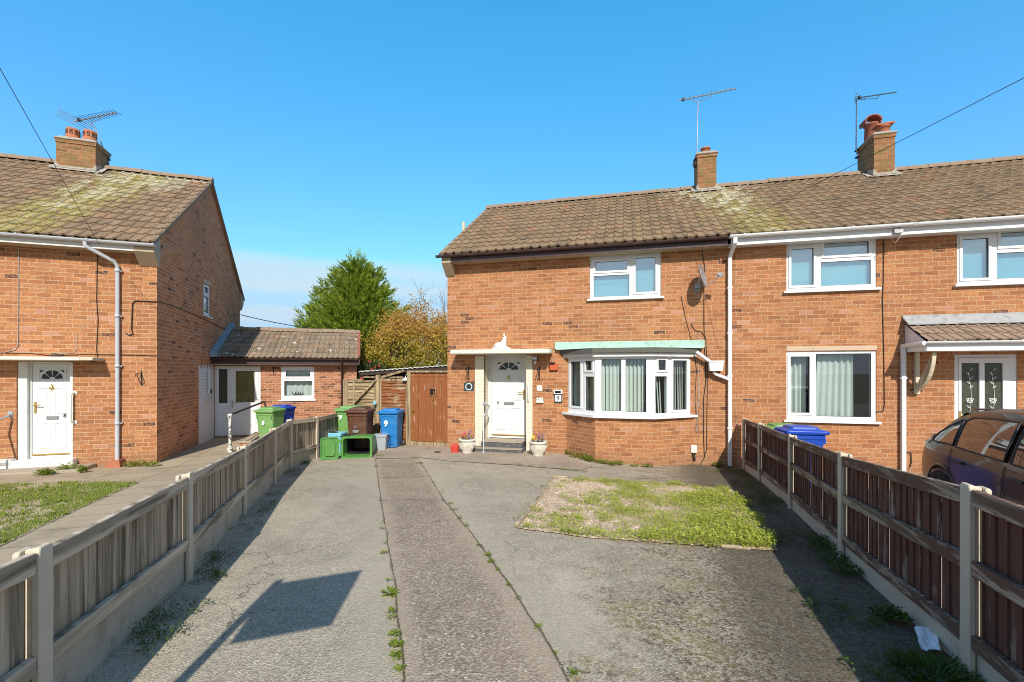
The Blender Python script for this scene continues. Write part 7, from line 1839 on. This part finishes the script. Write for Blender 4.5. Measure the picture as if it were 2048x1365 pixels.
tb = nt.nodes.new('ShaderNodeMix'); tb.data_type = 'RGBA'; nt.links.new(rb_.outputs[0], tb.inputs[0]); nt.links.new(tn.outputs[0], tb.inputs[6]); tb.inputs[7].default_value = (.48, .50, .50, 1)
hs = nt.nodes.new('ShaderNodeMix'); hs.data_type = 'RGBA'; hs.blend_type = 'MULTIPLY'; hs.inputs[0].default_value = 1.0; nt.links.new(tb.outputs[2], hs.inputs[7])
nt.links.new(cap.outputs[2], hs.inputs[6])
mp = nt.nodes.new('ShaderNodeMapping'); mp.inputs['Scale'].default_value = (1.2, 1.2, 15); nt.links.new(tc.outputs['Generated'], mp.inputs[0])
nz = nt.nodes.new('ShaderNodeTexNoise'); nz.inputs['Scale'].default_value = 1.6; nz.inputs['Detail'].default_value = 5; nt.links.new(mp.outputs[0], nz.inputs['Vector'])
r1 = nt.nodes.new('ShaderNodeMapRange'); r1.interpolation_type = 'SMOOTHSTEP'; r1.inputs[1].default_value = .40; r1.inputs[2].default_value = .60; nt.links.new(nz.outputs[0], r1.inputs[0])
r2 = nt.nodes.new('ShaderNodeMapRange'); r2.interpolation_type = 'SMOOTHSTEP'; r2.inputs[1].default_value = .245; r2.inputs[2].default_value = .20; nt.links.new(sx.outputs[2], r2.inputs[0])
r3 = nt.nodes.new('ShaderNodeMapRange'); r3.inputs[1].default_value = -.10; r3.inputs[2].default_value = -.42; nt.links.new(sx.outputs[0], r3.inputs[0])
mu = nt.nodes.new('ShaderNodeMath'); mu.operation = 'MULTIPLY'; nt.links.new(r1.outputs[0], mu.inputs[0]); nt.links.new(r2.outputs[0], mu.inputs[1])
mu2 = nt.nodes.new('ShaderNodeMath'); mu2.operation = 'MULTIPLY'; nt.links.new(mu.outputs[0], mu2.inputs[0]); mu2.inputs[1].default_value = .55
cm = nt.nodes.new('ShaderNodeMix'); cm.data_type = 'RGBA'; nt.links.new(mu2.outputs[0], cm.inputs[0]); nt.links.new(hs.outputs[2], cm.inputs[6]); cm.inputs[7].default_value = (5.0, 5.35, 5.6, 1)
nt.links.new(cm.outputs[2], bg.inputs[0]); nt.links.new(bg.outputs[0], ow.inputs[0])

cam = bpy.data.cameras.new('camera'); cam.sensor_width = 36; cam.lens = F_/2048*36; cam.shift_y = (HY-682.5)/2048; cam.clip_start = .05; cam.clip_end = 2000
co = bpy.data.objects.new('camera', cam); COL.objects.link(co); co.location = (0, 0, H); co.rotation_euler = (R(90), 0, 0); scene.camera = co
scene.view_settings.view_transform = 'Standard'; scene.view_settings.look = 'None'; scene.view_settings.exposure = 0; scene.view_settings.gamma = 1
scene.cycles.filter_width = 1.0
scene.render.engine = 'CYCLES'; scene.cycles.use_denoising = True; scene.cycles.max_bounces = 8; scene.cycles.transparent_max_bounces = 12
